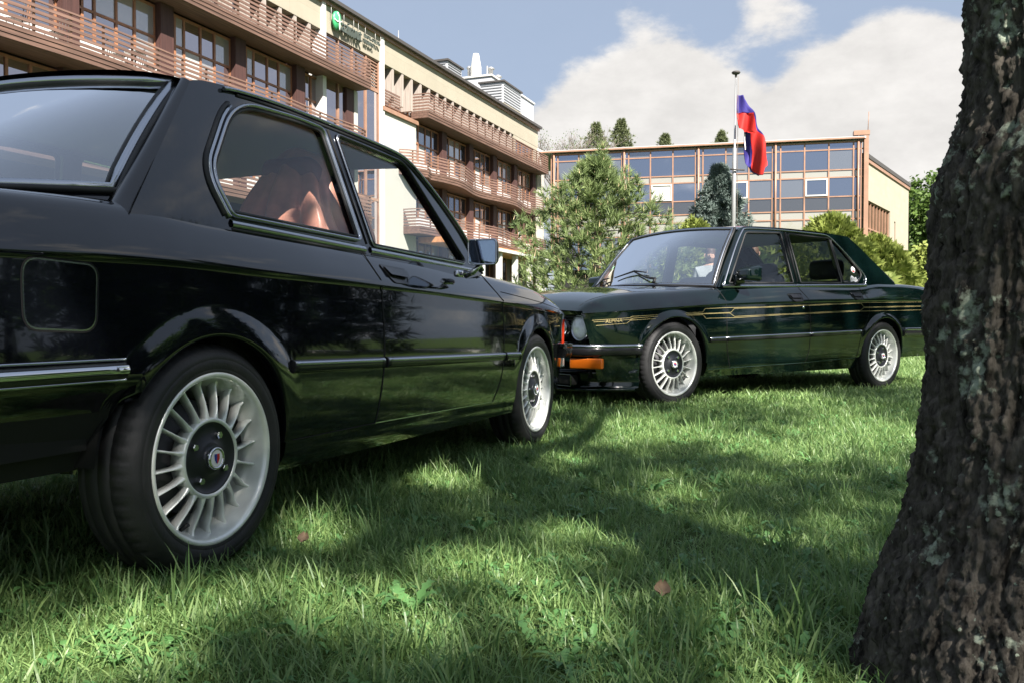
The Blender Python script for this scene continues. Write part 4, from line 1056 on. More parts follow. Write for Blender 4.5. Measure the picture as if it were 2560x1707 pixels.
    # window stickers on the quarter glass
    sx, sz = .325, .972
    mb = MB(); plate(mb, [(-.055, -.028), (-.01, -.018), (.02, -.03), (.058, -.012), (.04, .018), (.012, .012), (-.02, .03), (-.048, .012)], [], lambda a, b, d: (sx - a, ym(sz + b) - .0035 - d, sz + b), .001); stk = mb.build('window_sticker', M['badge_white'], root)
    me = text_mesh('ROCK', .034); L_ = max(v.co.x for v in me.vertices)
    for v in me.vertices: z = sz - .012 + v.co.y; v.co = (sx + L_ / 2 - v.co.x, ym(z) - .0025, z)
    add_obj('sticker_lettering', me, M['shut'], stk)
    mb = MB(); mb.lathe([(0, 0), (.028, 0)], 24); o = mb.build('window_sticker', M['badge_white'], root); o.location = (.30, ym(1.055) - .004, 1.055); o.rotation_euler = (math.radians(16), 0, 0)
    mb = MB(); mb.add([(-.02, .0012, -.006), (.02, .0012, -.006), (.014, .0012, -.022), (-.014, .0012, -.022)], [(0, 1, 2, 3)]); o2 = mb.build('sticker_band', M['badge_red'], o)
    # wheels
    w = make_wheel(root)
    place_wheel(w, root, 2.650, .822, zh, 'L', 1.3, 0, True)
    place_wheel(w, root, .025, .828, zh, 'L', .4); place_wheel(w, root, 2.650, .822, zh, 'R', .9); place_wheel(w, root, .025, .828, zh, 'R', 2.2)
    MB().tube([(-1.0, 0, .945), (-1.0, 0, .985)], .005).build('antenna_stub', M['chrome'], root)
    return root, sh
M['sill_glint'] = pmat('sill_glint_colour', (.05, .10, .10), .25, metal=.8)  # colour of the painted highlight under the doors
M['headlamp'] = pmat('headlamp_glass', (.88, .90, .87), .25, metal=.0, coat=.8, bump=(45, .2, .01), var=(18, .3))
car2, sh2 = far_car()
# ------------------------------------------------------------------ buildings
def noise_wall(name, col, rough=.85, joint=None, var=.10, streak=.0):
    """plaster or stone cladding; joint = (panel width, height, groove darkness)"""
    m, n, l, p = new_mat(name); p.inputs['Roughness'].default_value = rough; p.inputs['Specular IOR Level'].default_value = .25
    t = n.new('ShaderNodeTexCoord'); x = n.new('ShaderNodeTexNoise'); x.inputs['Scale'].default_value = 1.1; x.inputs['Detail'].default_value = 8; x.inputs['Roughness'].default_value = .68
    l.new(t.outputs['Object'], x.inputs[0])
    mp_ = n.new('ShaderNodeMapping'); mp_.inputs['Scale'].default_value = (1.6, 1.6, .08); l.new(t.outputs['Object'], mp_.inputs[0])
    y = n.new('ShaderNodeTexNoise'); y.inputs['Scale'].default_value = 1.2; y.inputs['Detail'].default_value = 4; l.new(mp_.outputs[0], y.inputs[0])
    a = n.new('ShaderNodeMath'); a.operation = 'MULTIPLY_ADD'; l.new(y.outputs[0], a.inputs[0]); a.inputs[1].default_value = streak; l.new(x.outputs[0], a.inputs[2])
    r = n.new('ShaderNodeMapRange'); r.inputs[1].default_value = .3; r.inputs[2].default_value = .7 + streak; r.inputs[3].default_value = 1 - var; r.inputs[4].default_value = 1 + var; l.new(a.outputs[0], r.inputs[0])
    s_ = n.new('ShaderNodeVectorMath'); s_.operation = 'SCALE'; s_.inputs[0].default_value = col; l.new(r.outputs[0], s_.inputs['Scale'])
    out = s_.outputs[0]
    if joint:
        b = n.new('ShaderNodeTexBrick'); b.inputs['Color1'].default_value = (1, 1, 1, 1); b.inputs['Color2'].default_value = (.93, .93, .93, 1); b.inputs['Mortar'].default_value = (joint[2],) * 3 + (1,)
        b.inputs['Scale'].default_value = 1.0; b.inputs['Brick Width'].default_value = joint[0]; b.inputs['Row Height'].default_value = joint[1]; b.inputs['Mortar Size'].default_value = .012; b.inputs['Mortar Smooth'].default_value = .3
        sx = n.new('ShaderNodeSeparateXYZ'); l.new(t.outputs['Object'], sx.inputs[0]); cx_ = n.new('ShaderNodeCombineXYZ'); l.new(sx.outputs['X'], cx_.inputs[0]); l.new(sx.outputs['Z'], cx_.inputs[1]); l.new(cx_.outputs[0], b.inputs[0])
        mm = n.new('ShaderNodeVectorMath'); mm.operation = 'MULTIPLY'; l.new(out, mm.inputs[0]); l.new(b.outputs[0], mm.inputs[1]); out = mm.outputs[0]
    l.new(out, p.inputs['Base Color'])
    f = n.new('ShaderNodeTexNoise'); f.inputs['Scale'].default_value = 30; l.new(t.outputs['Object'], f.inputs[0]); bp = n.new('ShaderNodeBump'); bp.inputs['Strength'].default_value = .25; bp.inputs['Distance'].default_value = .02; l.new(f.outputs[0], bp.inputs['Height']); l.new(bp.outputs[0], p.inputs['Normal'])
    return m
def wood_mat(name, col, axis=0, var=.35, rough=.7):
    m, n, l, p = new_mat(name); p.inputs['Roughness'].default_value = rough
    t = n.new('ShaderNodeTexCoord'); mp_ = n.new('ShaderNodeMapping'); sc = [9, 9, 9]; sc[axis] = .5; mp_.inputs['Scale'].default_value = sc; l.new(t.outputs['Object'], mp_.inputs[0])
    x = n.new('ShaderNodeTexNoise'); x.inputs['Scale'].default_value = 1.5; x.inputs['Detail'].default_value = 6; l.new(mp_.outputs[0], x.inputs[0])
    r = n.new('ShaderNodeMapRange'); r.inputs[1].default_value = .3; r.inputs[2].default_value = .7; r.inputs[3].default_value = 1 - var; r.inputs[4].default_value = 1 + var; l.new(x.outputs[0], r.inputs[0])
    s_ = n.new('ShaderNodeVectorMath'); s_.operation = 'SCALE'; s_.inputs[0].default_value = col; l.new(r.outputs[0], s_.inputs['Scale']); l.new(s_.outputs[0], p.inputs['Base Color'])
    return m
def mirror_glass(name, tint, inner, refl):
    """coated window pane: part mirror, part dark room"""
    m, n, l, p = new_mat(name); p.inputs['Base Color'].default_value = (*inner, 1); p.inputs['Roughness'].default_value = .5
    g = n.new('ShaderNodeBsdfGlossy'); g.inputs['Color'].default_value = (*tint, 1); g.inputs['Roughness'].default_value = .015
    t = n.new('ShaderNodeTexCoord'); x = n.new('ShaderNodeTexNoise'); x.inputs['Scale'].default_value = .7; l.new(t.outputs['Object'], x.inputs[0]); b = n.new('ShaderNodeBump'); b.inputs['Strength'].default_value = .02; b.inputs['Distance'].default_value = .1; l.new(x.outputs[0], b.inputs['Height']); l.new(b.outputs[0], g.inputs['Normal'])
    lw = n.new('ShaderNodeLayerWeight'); lw.inputs[0].default_value = .35; r = n.new('ShaderNodeMapRange'); r.inputs[3].default_value = refl; r.inputs[4].default_value = 1.0; l.new(lw.outputs['Facing'], r.inputs[0])
    mx = n.new('ShaderNodeMixShader'); l.new(r.outputs[0], mx.inputs[0]); l.new(p.outputs[0], mx.inputs[1]); l.new(g.outputs[0], mx.inputs[2]); l.new(mx.outputs[0], n['Material Output'].inputs[0])
    return m
M.update(
    stone=noise_wall('sandstone_cladding', (.335, .305, .24), joint=(2.4, .62, .86), var=.08, streak=.25),
    stone2=noise_wall('sandstone_blocks', (.345, .305, .24), joint=(.9, .42, .90), var=.10, streak=.2),
    plaster=noise_wall('white_plaster', (.44, .42, .375), var=.07, streak=.35),
    whitewall=noise_wall('white_panel', (.58, .57, .55), var=.05),
    brownpil=wood_mat('dark_brown_cladding', (.060, .026, .022), 2, .3), brown=wood_mat('brown_boards', (.12, .068, .050), 0, .4),
    railwood=wood_mat('rail_wood', (.16, .092, .070), 0, .3), frame=pmat('orange_frame', (.29, .13, .065), .5, var=(3, .2)),
    copper=pmat('copper_trim', (.29, .165, .11), .45, var=(2, .15)), grey_wood=wood_mat('weathered_fins', (.33, .285, .25), 2, .25),
    glassL=mirror_glass('pink_coated_glass', (.80, .70, .69), (.012, .012, .014), .62), glassD=mirror_glass('dark_room_glass', (.62, .64, .68), (.016, .015, .015), .30),
    glassB=mirror_glass('blue_coated_glass', (.50, .58, .74), (.015, .017, .02), .55), blind=pmat('window_blind', (.42, .42, .40), .8),
    spandrel=mirror_glass('spandrel_panel', (.60, .62, .64), (.30, .29, .25), .22), roofdark=pmat('roof_sheet', (.055, .05, .048), .7),
    metal=noise_wall('grey_metal_sheet', (.40, .41, .43), .5, var=.05), pipe=pmat('galvanised_pipe', (.42, .42, .42), .4, metal=.6, var=(3, .1)), concrete=noise_wall('concrete', (.50, .49, .46), var=.08),
    signdark=pmat('sign_letters', (.06, .075, .065), .5), signgreen=pmat('sign_green', (.05, .36, .14), .4), signwhite=pmat('sign_white', (.75, .75, .72), .5), dark=pmat('dark_room', (.01, .01, .01), .9),
    tile=pmat('orange_roof_tile', (.45, .20, .08), .6, var=(4, .25)), white_col=pmat('white_column', (.50, .49, .47), .6),
)
M['glassB2'] = mirror_glass('blue_coated_glass_paler', (.48, .54, .66), (.10, .105, .11), .42)  # paler inner colour and less mirror, so the panes vary
M['curtain'] = mirror_glass('curtained_glass', (.7, .66, .66), (.40, .37, .33), .30)
FA = math.radians(21.4); FE = Vector((math.sin(FA), math.cos(FA), 0)); FN = Vector((math.cos(FA), -math.sin(FA), 0)); FO = Vector(((1337 - 1280) / FPX * 62, 62, 0))
def pix_ray(u, v):
    fw = Vector((0, math.cos(PITCH), -math.sin(PITCH))); up = Vector((0, math.sin(PITCH), math.cos(PITCH)))
    return (fw * FPX + Vector((1, 0, 0)) * (u - 1280) - up * (v - 853.5)).normalized()
def pix_plane(u, v, p0, n_):
    C = Vector((0, 0, CAMH)); r = pix_ray(u, v); return C + r * ((p0 - C).dot(n_) / r.dot(n_))
def bxo(name, lo, hi, mat, parent): return MB().box(lo, hi).build(name, mat, parent)
def hotel():
    R = tag(empty('hotel_building', FO, math.atan2(-FE.y, -FE.x)), 'long sandstone hotel with brown slatted balconies and a green lettered sign', 'building')
    F4, F3, F2, F1 = 11.45, 8.33, 5.42, .2
    SE = 48.0
    # top wall band, cornice, roof edge
    bxo('top_wall', (-.62, -.9, 13.0), (SE, 0, 14.15), M['stone'], R)
    bxo('cornice', (-.70, -1.0, 14.153), (SE, .12, 14.30), M['copper'], R)
    bxo('roof_edge', (-.75, -9.0, 14.303), (SE, .30, 14.46), M['roofdark'], R)
    bxo('building_core', (-.5, -9.0, 0), (SE, -1.6, 14.10), M['dark'], R)
    # end wall towards the glass wing
    bxo('end_wall', (-1.9, -9.0, 0), (-.503, -.0, 12.98), M['plaster'], R)
    # white lower wall between the two balcony fronts, with its terrace
    bxo('white_wall', (18.05, -1.5, 0), (21.40, .02, 10.72), M['plaster'], R)
    bxo('terrace_ledge', (17.95, -1.5, 10.723), (21.6, .14, 10.92), M['copper'], R)
    for s0 in (21.40, 26.35): bxo('white_column', (s0, -.6, 0 if s0 < 22 else 9.0), (s0 + .26, .10, 14.152), M['whitewall'], R)
    # fins and dark glazing of the top floor
    fin_me = None
    def fins(a, b, step):
        nonlocal fin_me
        s = a
        while s <= b + .01:
            if fin_me is None:
                o = MB().box((-.09, -.62, 11.36), (.09, -.02, 12.998)).build('window_fin', M['grey_wood'], R); fin_me = o.data
            else: o = add_obj('window_fin', fin_me, None, R)
            o.location = (s, 0, 0); s += step
    fins(4.6, 21.1, .985); fins(27.4, SE - .3, .985)
    gme = {}
    def glass_run(a, b, z0, z1, off, mat, step, z_tr=None):
        n = max(1, round((b - a) / step)); w = (b - a) / n
        for k in range(n):
            o = MB().box((a + k * w + .05, off - .03, z0 + .05), (a + (k + 1) * w - .05, off, z1 - .05)).build('window_pane', mat, R)
            MB().box((a + k * w - .05, off - .06, z0), (a + k * w + .05, off + .03, z1)).build('window_mullion', M['frame'], R)
        MB().box((a, off - .06, z0), (b, off + .026, z0 + .07)).build('window_rail', M['frame'], R)
        MB().box((a, off - .06, z1 - .07), (b, off + .026, z1)).build('window_rail', M['frame'], R)
    glass_run(4.1, 21.4, 11.36, 13.0, -.72, M['glassD'], 1.97); glass_run(26.7, SE, 11.36, 13.0, -.72, M['glassD'], 1.97)
    bxo('plain_wall', (-.62, -.8, 11.06), (.2, -.01, 13.0), M['stone'], R); bxo('plain_wall', (3.75, -.8, 11.06), (4.1, -.01, 13.0), M['stone'], R)
    # strip window by the far end
    glass_run(.2, 3.75, 11.4, 12.75, -.12, M['glassD'], .7)
    bxo('strip_wall', (.2, -.6, 12.75), (3.75, -.012, 13.0), M['stone'], R); bxo('strip_wall', (.2, -.6, 11.06), (3.75, -.012, 11.4), M['stone'], R)
    # glazed stair bay under the sign
    for z0, z1 in ((11.55, 13.0), (9.0, 11.55), (6.4, 9.0), (.6, 6.4)):
        for k in range(4):
            a = 21.66 + k * 1.172
            if not (z0 == 11.55 and k == 0): MB().box((a + .05, -.14, z0 + .05), (a + 1.122, -.11, z1 - .05)).build('window_pane', M['glassL'], R)
            MB().box((a - .05, -.2, z0 + .003), (a + .05, -.05, z1 - .003)).build('window_mullion', M['copper'], R)
        MB().box((21.66, -.19, z1 - .06), (26.35, -.06, z1 + .06)).build('window_rail', M['copper'], R)
    for k in range(9): MB().bar((21.72, -.13, 11.66 + k * .15), (22.78, -.09, 11.66 + k * .15), .05, .05).build('louvre_slat', M['copper'], R)
    # window bays of the lower floors
    win_x = [0, .27, .50, .76, .90, 1.0]
    def bay(a, b, z0, z1, far, flip):
        w = empty('window', (a, -.28, z0)); w.parent = R; L = b - a; H = z1 - z0
        xs = [L * q for q in win_x]; 
        if flip: xs = [L - q for q in xs[::-1]]
        tr = H * .60; fr = MB()
        fr.box((0, -.05, 0), (L, .05, .07)); fr.box((0, -.05, H - .08), (L, .05, H))
        fr.box((0, -.046, tr - .04), (L, .046, tr + .04))
        for x in xs: fr.box((max(0, x - .045), -.048, .002), (min(L, x + .045), .048, H - .002))
        fr.build('window_frame', M['frame'], w)
        for i in range(5):
            x0, x1 = xs[i] + .045, xs[i + 1] - .045
            if i == 0: x0 = .045
            for (q0, q1) in ((.07, tr - .04), (tr + .04, H - .08)):
                dk = (i == (0 if flip else 4)); lite = (i == 2 and q0 < .1)
                mt = M['dark'] if dk else (M['blind'] if (lite and far) or (lite and rnd.random() < .5) else M['curtain'] if rnd.random() < .16 else (M['glassD'] if far else M['glassL']))
                MB().box((x0, -.02 - (.04 if dk else 0), q0), (x1, .01 - (.04 if dk else 0), q1)).build('pane', mt, w)
    floors = [(F3, 11.02), (F2, 7.90), (F1, 4.98)]
    for pl in ([0.1, 3.72, 7.33, 10.98, 14.62], [24.3, 28.05, 31.8, 35.5, 39.3, 43.1, 46.9]):
        for zi, (z0, z1) in enumerate(floors):
            far = pl[0] < 1
            if zi == 2 and far is False: continue
            for i, s in enumerate(pl):
                if zi < 2 or far: bxo('pillar', (s - .29, -.6, z0 - .3), (s + .29, .0, z1 + .1), M['brownpil'], R)
            ends = pl[1:] + ([18.05] if far else [])
            for s, e_ in zip(pl, ends):
                a, b = s + .29, e_ - (.29 if e_ in pl else .0)
                bay(a, b, z0 + .02, z1 - .05, far, False)
                bxo('low_panel', (a, -.20, z0 - .1), (b, -.17, z0 + .62), M['whitewall'], R)
    bxo('wing_end_wall', (23.70, -1.5, 0), (23.99, .02, 11.06), M['plaster'], R)
    # balconies
    def balcony(path, zs, zr, ends=True, nrail=5, boards=3, soffit=True, name='balcony'):
        """path: list of (s, off) along the outer edge; slab from the wall out to it"""
        B = empty(name, (0, 0, 0)); B.parent = R; n = len(path)
        sl = MB(); top_i, bot_i = [], []
        for s, o in path:
            sl.v += [(s, -.27, zs), (s, o - .06, zs), (s, o - .06, zs + .30), (s, -.27, zs + .30)]
        for i in range(n - 1):
            a, b = 4 * i, 4 * i + 4
            for j in range(4): sl.f.append((a + j, a + (j + 1) % 4, b + (j + 1) % 4, b + j)); sl.m.append(0); sl.smooth.append(False)
        sl.f += [(0, 1, 2, 3), tuple(4 * (n - 1) + j for j in (3, 2, 1, 0))]; sl.m += [0, 0]; sl.smooth += [False, False]
        sl.build('slab', M['brown'], B)
        full = ([(path[0][0], -.25)] if ends else []) + list(path) + ([(path[-1][0], -.25)] if ends else [])
        def run(z, w, h, nm, mat, push=0.0):
            mb = MB(); P = [Vector((s, o + push, z)) for s, o in full]
            k = len(P)
            for i, p in enumerate(P):
                t1 = (P[i] - P[max(i - 1, 0)]); t2 = (P[min(i + 1, k - 1)] - P[i])
                t = ((t1.normalized() if t1.length > 0 else Vector()) + (t2.normalized() if t2.length > 0 else Vector())).normalized(); a = Vector((-t.y, t.x, 0))
                for i_, j_ in ((-1, -1), (1, -1), (1, 1), (-1, 1)): mb.v.append(tuple(p + a * w / 2 * i_ + Vector((0, 0, h / 2 * j_))))
            for i in range(k - 1):
                a, b = 4 * i, 4 * i + 4
                for j in range(4): mb.f.append((a + j, a + (j + 1) % 4, b + (j + 1) % 4, b + j)); mb.m.append(0); mb.smooth.append(False)
            mb.f += [(3, 2, 1, 0), tuple(4 * (k - 1) + j for j in range(4))]; mb.m += [0, 0]; mb.smooth += [False, False]
            mb.build(nm, mat, B)
        for k in range(boards): run(zs + .065 + k * .128, .05, .118, 'fascia_board', M['brown'], .02 * k - .02)
        zt = zs + .42
        for k in range(nrail): run(zt + .05 + (zr - .14 - zt - .05) * k / (nrail - 1), .035, .085, 'rail', M['railwood'])
        run(zr, .06, .05, 'top_rail', M['railwood'])
        # posts every metre
        acc = 0; last = Vector((*path[0], 0)); pm = None
        pts = [Vector((s, o, 0)) for s, o in path]; d = 0; nxt = 0.05
        for i in range(n - 1):
            L = (pts[i + 1] - pts[i]).length
            while nxt <= d + L:
                p = pts[i].lerp(pts[i + 1], (nxt - d) / L)
                if pm is None: po = MB().box((-.03, -.075, zs + .05), (.03, -.02, zr - .02)).build('post', M['copper'], B); pm = po.data
                else: po = add_obj('post', pm, None, B)
                po.location = (p.x, p.y, 0); nxt += 1.12
            d += L
    bl = lambda a, b, o: [(s, o) for s in np.linspace(a, b, 3)]
    wave = lambda a, b, ph, am=.28: [(s, .85 + am * math.sin((s - ph) * 2 * PI / 8.2) - (1.3 * max(0, 1 - (b - s) / 1.6) ** 2) * 0) for s in np.linspace(a, b, int((b - a) / .45))]
    balcony(bl(-.6, 18.1, .78), 11.05, 12.28); balcony(bl(23.85, SE, .78), 11.05, 12.28)
    wv = wave(.6, 17.8, 5.0); wv += [(18.5, .95), (19.1, .75), (19.6, .45), (19.9, .06)]
    balcony(wv, 7.92, 9.15, ends=False); balcony(wave(.5, 19.4, 7.5, .22), 5.02, 6.25)
    wv = [(23.6, .05), (23.75, .4), (24.1, .65), (24.6, .78)] + wave(25.2, SE, 29.0, .08)
    balcony(wv, 7.92, 9.15, ends=False); balcony(bl(23.85, SE, .8), 5.02, 6.25)
    bt = empty('terrace_railing', (0, 0, 0)); bt.parent = R
    for k in range(6):
        z = 11.05 + k * .135
        MB().bar((19.8, .06, z), (21.6, .06, z), .035, .08).build('rail', M['railwood'], bt)
    # canopy with gutter and white columns at the ground floor
    bxo('canopy', (2.0, .05, 4.70), (17.9, 1.7, 4.98), M['tile'], R); bxo('gutter', (1.6, 1.703, 4.72), (18.2, 1.85, 4.90), M['white_col'], R)
    for s in np.arange(2.4, 18, 2.6): bxo('canopy_column', (s, 1.35, .1), (s + .3, 1.65, 4.698), M['white_col'], R)
    # rooftop plant
    def px_roof(u, v, off):
        p = pix_plane(u, v, FO + FN * off, FN) - FO; return (-p.dot(FE), off, p.z)
    c0 = px_roof(1228, 191, -4.0); c1 = px_roof(1334, 262, -4.0); zt = c0[2]
    bxo('plant_room', (c1[0], -8.5, 14.47), (c0[0], -4.0, zt), M['metal'], R); bxo('plant_room_cap', (c1[0] - .1, -8.6, zt + .003), (c0[0] + .1, -3.9, zt + .14), M['white_col'], R)
    def stack(u, vt, vb, w, nm, cone=False, cap=False, off=-5.5):
        p = px_roof(u, vt, off); k = pix_plane(u, vt, FO + FN * off, FN).y / FPX; r = w / 2 * k; zb = zt - .05; h = p[2]
        if cone: prof = [(r, zb - .5), (r, zb + (h - zb) * .52), (r * .96, zb + (h - zb) * .53), (r * .55, h), (0, h)]
        elif cap: prof = [(r * .62, zb - .6), (r * .62, h - .22), (r, h - .20), (r * 1.0, h - .14), (r * .3, h), (0, h)]
        else: prof = [(r, zb), (r, h), (0, h)]
        o = MB().lathe(prof, 24, axis='z').build(nm, M['concrete'] if cone else M['pipe'], R); o.location = (p[0], p[1], 0)
    stack(1190, 136, 192, 26, 'chimney', cone=True); stack(1173, 166, 192, 13, 'vent_pipe', cap=True, off=-6.4); stack(1227, 168, 191, 19, 'vent_pipe', cap=True); stack(1218, 166, 191, 4, 'vent_pipe', off=-5.0); stack(1245, 188, 206, 20, 'vent_pipe', cap=True, off=-4.6)
    def vent_house(u0, u1, vt, vb, off, depth, base_v=None):
        a = px_roof(u1, vt, off); b = px_roof(u0, vt, off); zb_ = px_roof(u0, vb, off)[2]; z1 = a[2]
        V_ = empty('vent_house', (0, 0, 0)); V_.parent = R
        MB().box((a[0], off - depth, 14.47 if base_v is None else zb_), (b[0], off, z1 - .12)).build('vent_wall', M['metal'], V_)
        MB().box((a[0] - .12, off - depth - .1, z1 - .117), (b[0] + .12, off + .12, z1)).build('vent_roof', M['roofdark'], V_)
        for k in range(7):
            z = zb_ + (z1 - .2 - zb_) * (k + .5) / 7; MB().bar((a[0] + .1, off + .02, z), (b[0] - .1, off + .02, z), .05, .05).build('louvre_slat', M['pipe'], V_)
            MB().bar((b[0] + .02, off - depth + .1, z), (b[0] + .02, off - .1, z), .05, .05).build('louvre_slat', M['pipe'], V_)
        if base_v: MB().box((a[0] - .05, off - depth - .05, 14.47), (b[0] + .05, off + .05, zb_ - .003)).build('vent_base', M['stone'], V_)
    vent_house(1118, 1154, 171, 200, -3.0, 1.6); vent_house(1258, 1302, 231, 257, -2.2, 1.8, base_v=1)
    MB().tube([(14.0, -3.2, 14.4), (14.0, -3.2, 17.2)], .03, 6).build('roof_mast', M['pipe'], R)
    # sign: leaf emblem and letters standing off the wall
    def letters(txt, p0, p1, h, mat, nm, thick=.06):
        me = text_mesh(txt, 1.0, .0); L = max(v.co.x for v in me.vertices); H = max(v.co.y for v in me.vertices)
        bm = bmesh.new(); bm.from_mesh(me); g = bmesh.ops.extrude_face_region(bm, geom=bm.faces[:]); bmesh.ops.translate(bm, vec=(0, 0, 1), verts=[v for v in g['geom'] if isinstance(v, bmesh.types.BMVert)])
        for v in bm.verts: v.co = (p0[0] + (p1[0] - p0[0]) * v.co.x / L, .12 + thick * v.co.z, p0[1] + (p1[1] - p0[1]) * v.co.x / L + h * v.co.y / H)
        bm.normal_update(); bm.to_mesh(me); bm.free(); return add_obj(nm, me, mat, R)
    letters('azimut', (25.30, 13.30), (23.62, 13.30), .52, M['signdark'], 'sign_lettering', .10)
    letters('ПАРК-ОТЕЛЬ', (23.36, 13.62), (21.88, 13.62), .17, M['signdark'], 'sign_lettering', .05); letters('РЕПИНО', (23.36, 13.38), (22.5, 13.38), .17, M['signdark'], 'sign_lettering', .05)
    bdg = empty('sign_emblem', (25.66, .14, 13.62)); bdg.parent = R
    mb = MB(); mb.lathe([(0, .10), (1.0, .10), (1.0, 0), (0, 0)], 40); mb.v = [(x * .31, y, z * .40) for x, y, z in mb.v]; mb.build('emblem_disc', M['signgreen'], bdg)
    MB().tube([(.05, .11, .34), (-.10, .11, .2), (-.13, .11, -.2), (-.12, .11, -.38)], .03, 6).build('emblem_stroke', M['signwhite'], bdg)
    MB().tube([(.29, .11, .0), (.1, .11, -.06), (-.12, .11, -.02), (-.30, .11, .03)], .03, 6).build('emblem_stroke', M['signwhite'], bdg)
    for s in (26.1, 25.1, 24.3, 23.9, 23.3, 22.4, 21.9): MB().tube([(s - .1, .13, 13.75), (s - .1, .13, 14.2), (s - .1, .0, 14.24)], .012, 5).build('sign_bracket', M['white_col'], R)
    return R
hotel_b = hotel()
GA = Vector((2.86, 63.0, 0)); GB = Vector((23.25, 58.0, 0)); GL = (GB - GA).length; GX = (GB - GA).normalized(); GNo = Vector((GX.y, -GX.x, 0))
def glass_wing():
    R = tag(empty('glass_building', GA, math.atan2(GX.y, GX.x)), 'three-storey wing with blue mirrored curtain wall in copper mullions', 'building')
    def fx(u): p = pix_plane(u, 500, GA, GNo) - GA; return p.dot(GX)
    def fz(u, v): return pix_plane(u, v, GA, GNo).z
    zs = [fz(1573, v) for v in (562, 542, 509, 463.6, 446, 398, 381.4)] ; ztop = 12.35
    zs = [zs[0] - 3.2, zs[0] - .9] + zs
    xs = [fx(u) for u in (1379, 1395, 1447, 1501, 1554.7, 1571.5, 1626, 1682, 1738.5, 1757, 1814, 1871.6, 1930.5, 1950.7, 2010.5, 2071, 2132.6, 2152)]
    row_mat = ['glassB', 'spandrel', 'spandrel', 'glassB', 'glassB', 'spandrel', 'glassB', 'glassB']
    bxo('building_core', (.1, .5, 0), (GL - .2, 9, ztop), M['dark'], R)
    k_ = .26
    for i in range(len(xs) - 1):
        for j in range(len(zs) - 1):
            narrow = xs[i + 1] - xs[i] < .8
            mt = M['spandrel'] if narrow and j in (2, 5) else M[row_mat[j]]
            if j == 3: mt = M['glassD']
            elif mt == M['glassB'] and (i * 5 + j * 11) % 7 in (1, 4): mt = M['glassB2']
            MB().box((xs[i] + .05, -.02 + .004 * ((i * 7 + j * 3) % 3), zs[j] + .05), (xs[i + 1] - .05, .02, zs[j + 1] - .05)).build('window_pane', mt, R)
    for x in xs: MB().box((x - .045, -.09, zs[0]), (x + .045, .0, zs[-1] + .02)).build('mullion', M['copper'], R)
    for z in zs[1:]: MB().box((0, -.07, z - .04), (GL, .003, z + .04)).build('transom', M['copper'], R)
    for u in (1386, 1561, 1746, 1938, 2144):
        x = fx(u); MB().tube([(x, -.2, zs[0]), (x, -.2, ztop + .5)], .07, 8).build('downpipe', M['copper'], R)
    # opening casements
    for a, b, j in ((6, 7, 4), (10, 11, 4), (14, 15, 4)):
        cs = empty('casement', (0, 0, 0)); cs.parent = R
        x0, x1, z0, z1 = xs[a] + .06, xs[b] - .06, zs[j] + .06, zs[j + 1] - .06
        for lo, hi in (((x0, -.14, z0), (x0 + .09, -.03, z1)), ((x1 - .09, -.14, z0), (x1, -.03, z1)), ((x0 + .09, -.137, z0), (x1 - .09, -.03, z0 + .09)), ((x0 + .09, -.137, z1 - .09), (x1 - .09, -.03, z1))): MB().box(lo, hi).build('casement_bar', M['white_col'], cs)
        MB().box((x0 + .09, -.08, z0 + .09), (x1 - .09, -.05, z1 - .09)).build('casement_pane', M['blind'] if a < 8 else M['glassB'], cs)
    bxo('parapet', (0, -.05, zs[-1] + .05), (GL, .4, ztop + .25), M['stone'], R)
    mb = MB(); n = 20
    for i in range(n + 1):
        x = -2.2 + (GL + 2.3) * i / n; z = ztop + .33
        mb.v += [(x, -.32, z), (x, 9, z + .3), (x, 9, z + .5), (x, -.32, z + .14)]
    for i in range(n):
        for j in range(4): mb.f.append((4 * i + j, 4 * i + (j + 1) % 4, 4 * i + 4 + (j + 1) % 4, 4 * i + 4 + j)); mb.m.append(0); mb.smooth.append(False)
    mb.f += [(0, 1, 2, 3), tuple(4 * n + j for j in (3, 2, 1, 0))]; mb.m += [0, 0]; mb.smooth += [False, False]
    mb.build('roof_sheet', M['metal'], R); MB().bar((-2.2, -.36, ztop + .36), (GL, -.36, ztop + .36), .1, .1).build('gutter', M['copper'], R)
    bxo('corner_column', (GL, -.25, 0), (GL + .28, .3, ztop + .55), M['copper'], R); bxo('corner_cap', (GL - .65, -.28, ztop + .553), (GL + .34, .3, ztop + .85), M['copper'], R)
    MB().tube([(GL + .25, 0, ztop + .8), (GL + .3, 0, ztop + 2.1)], .025, 6).build('roof_mast', M['copper'], R)
    return R
glass_wing()
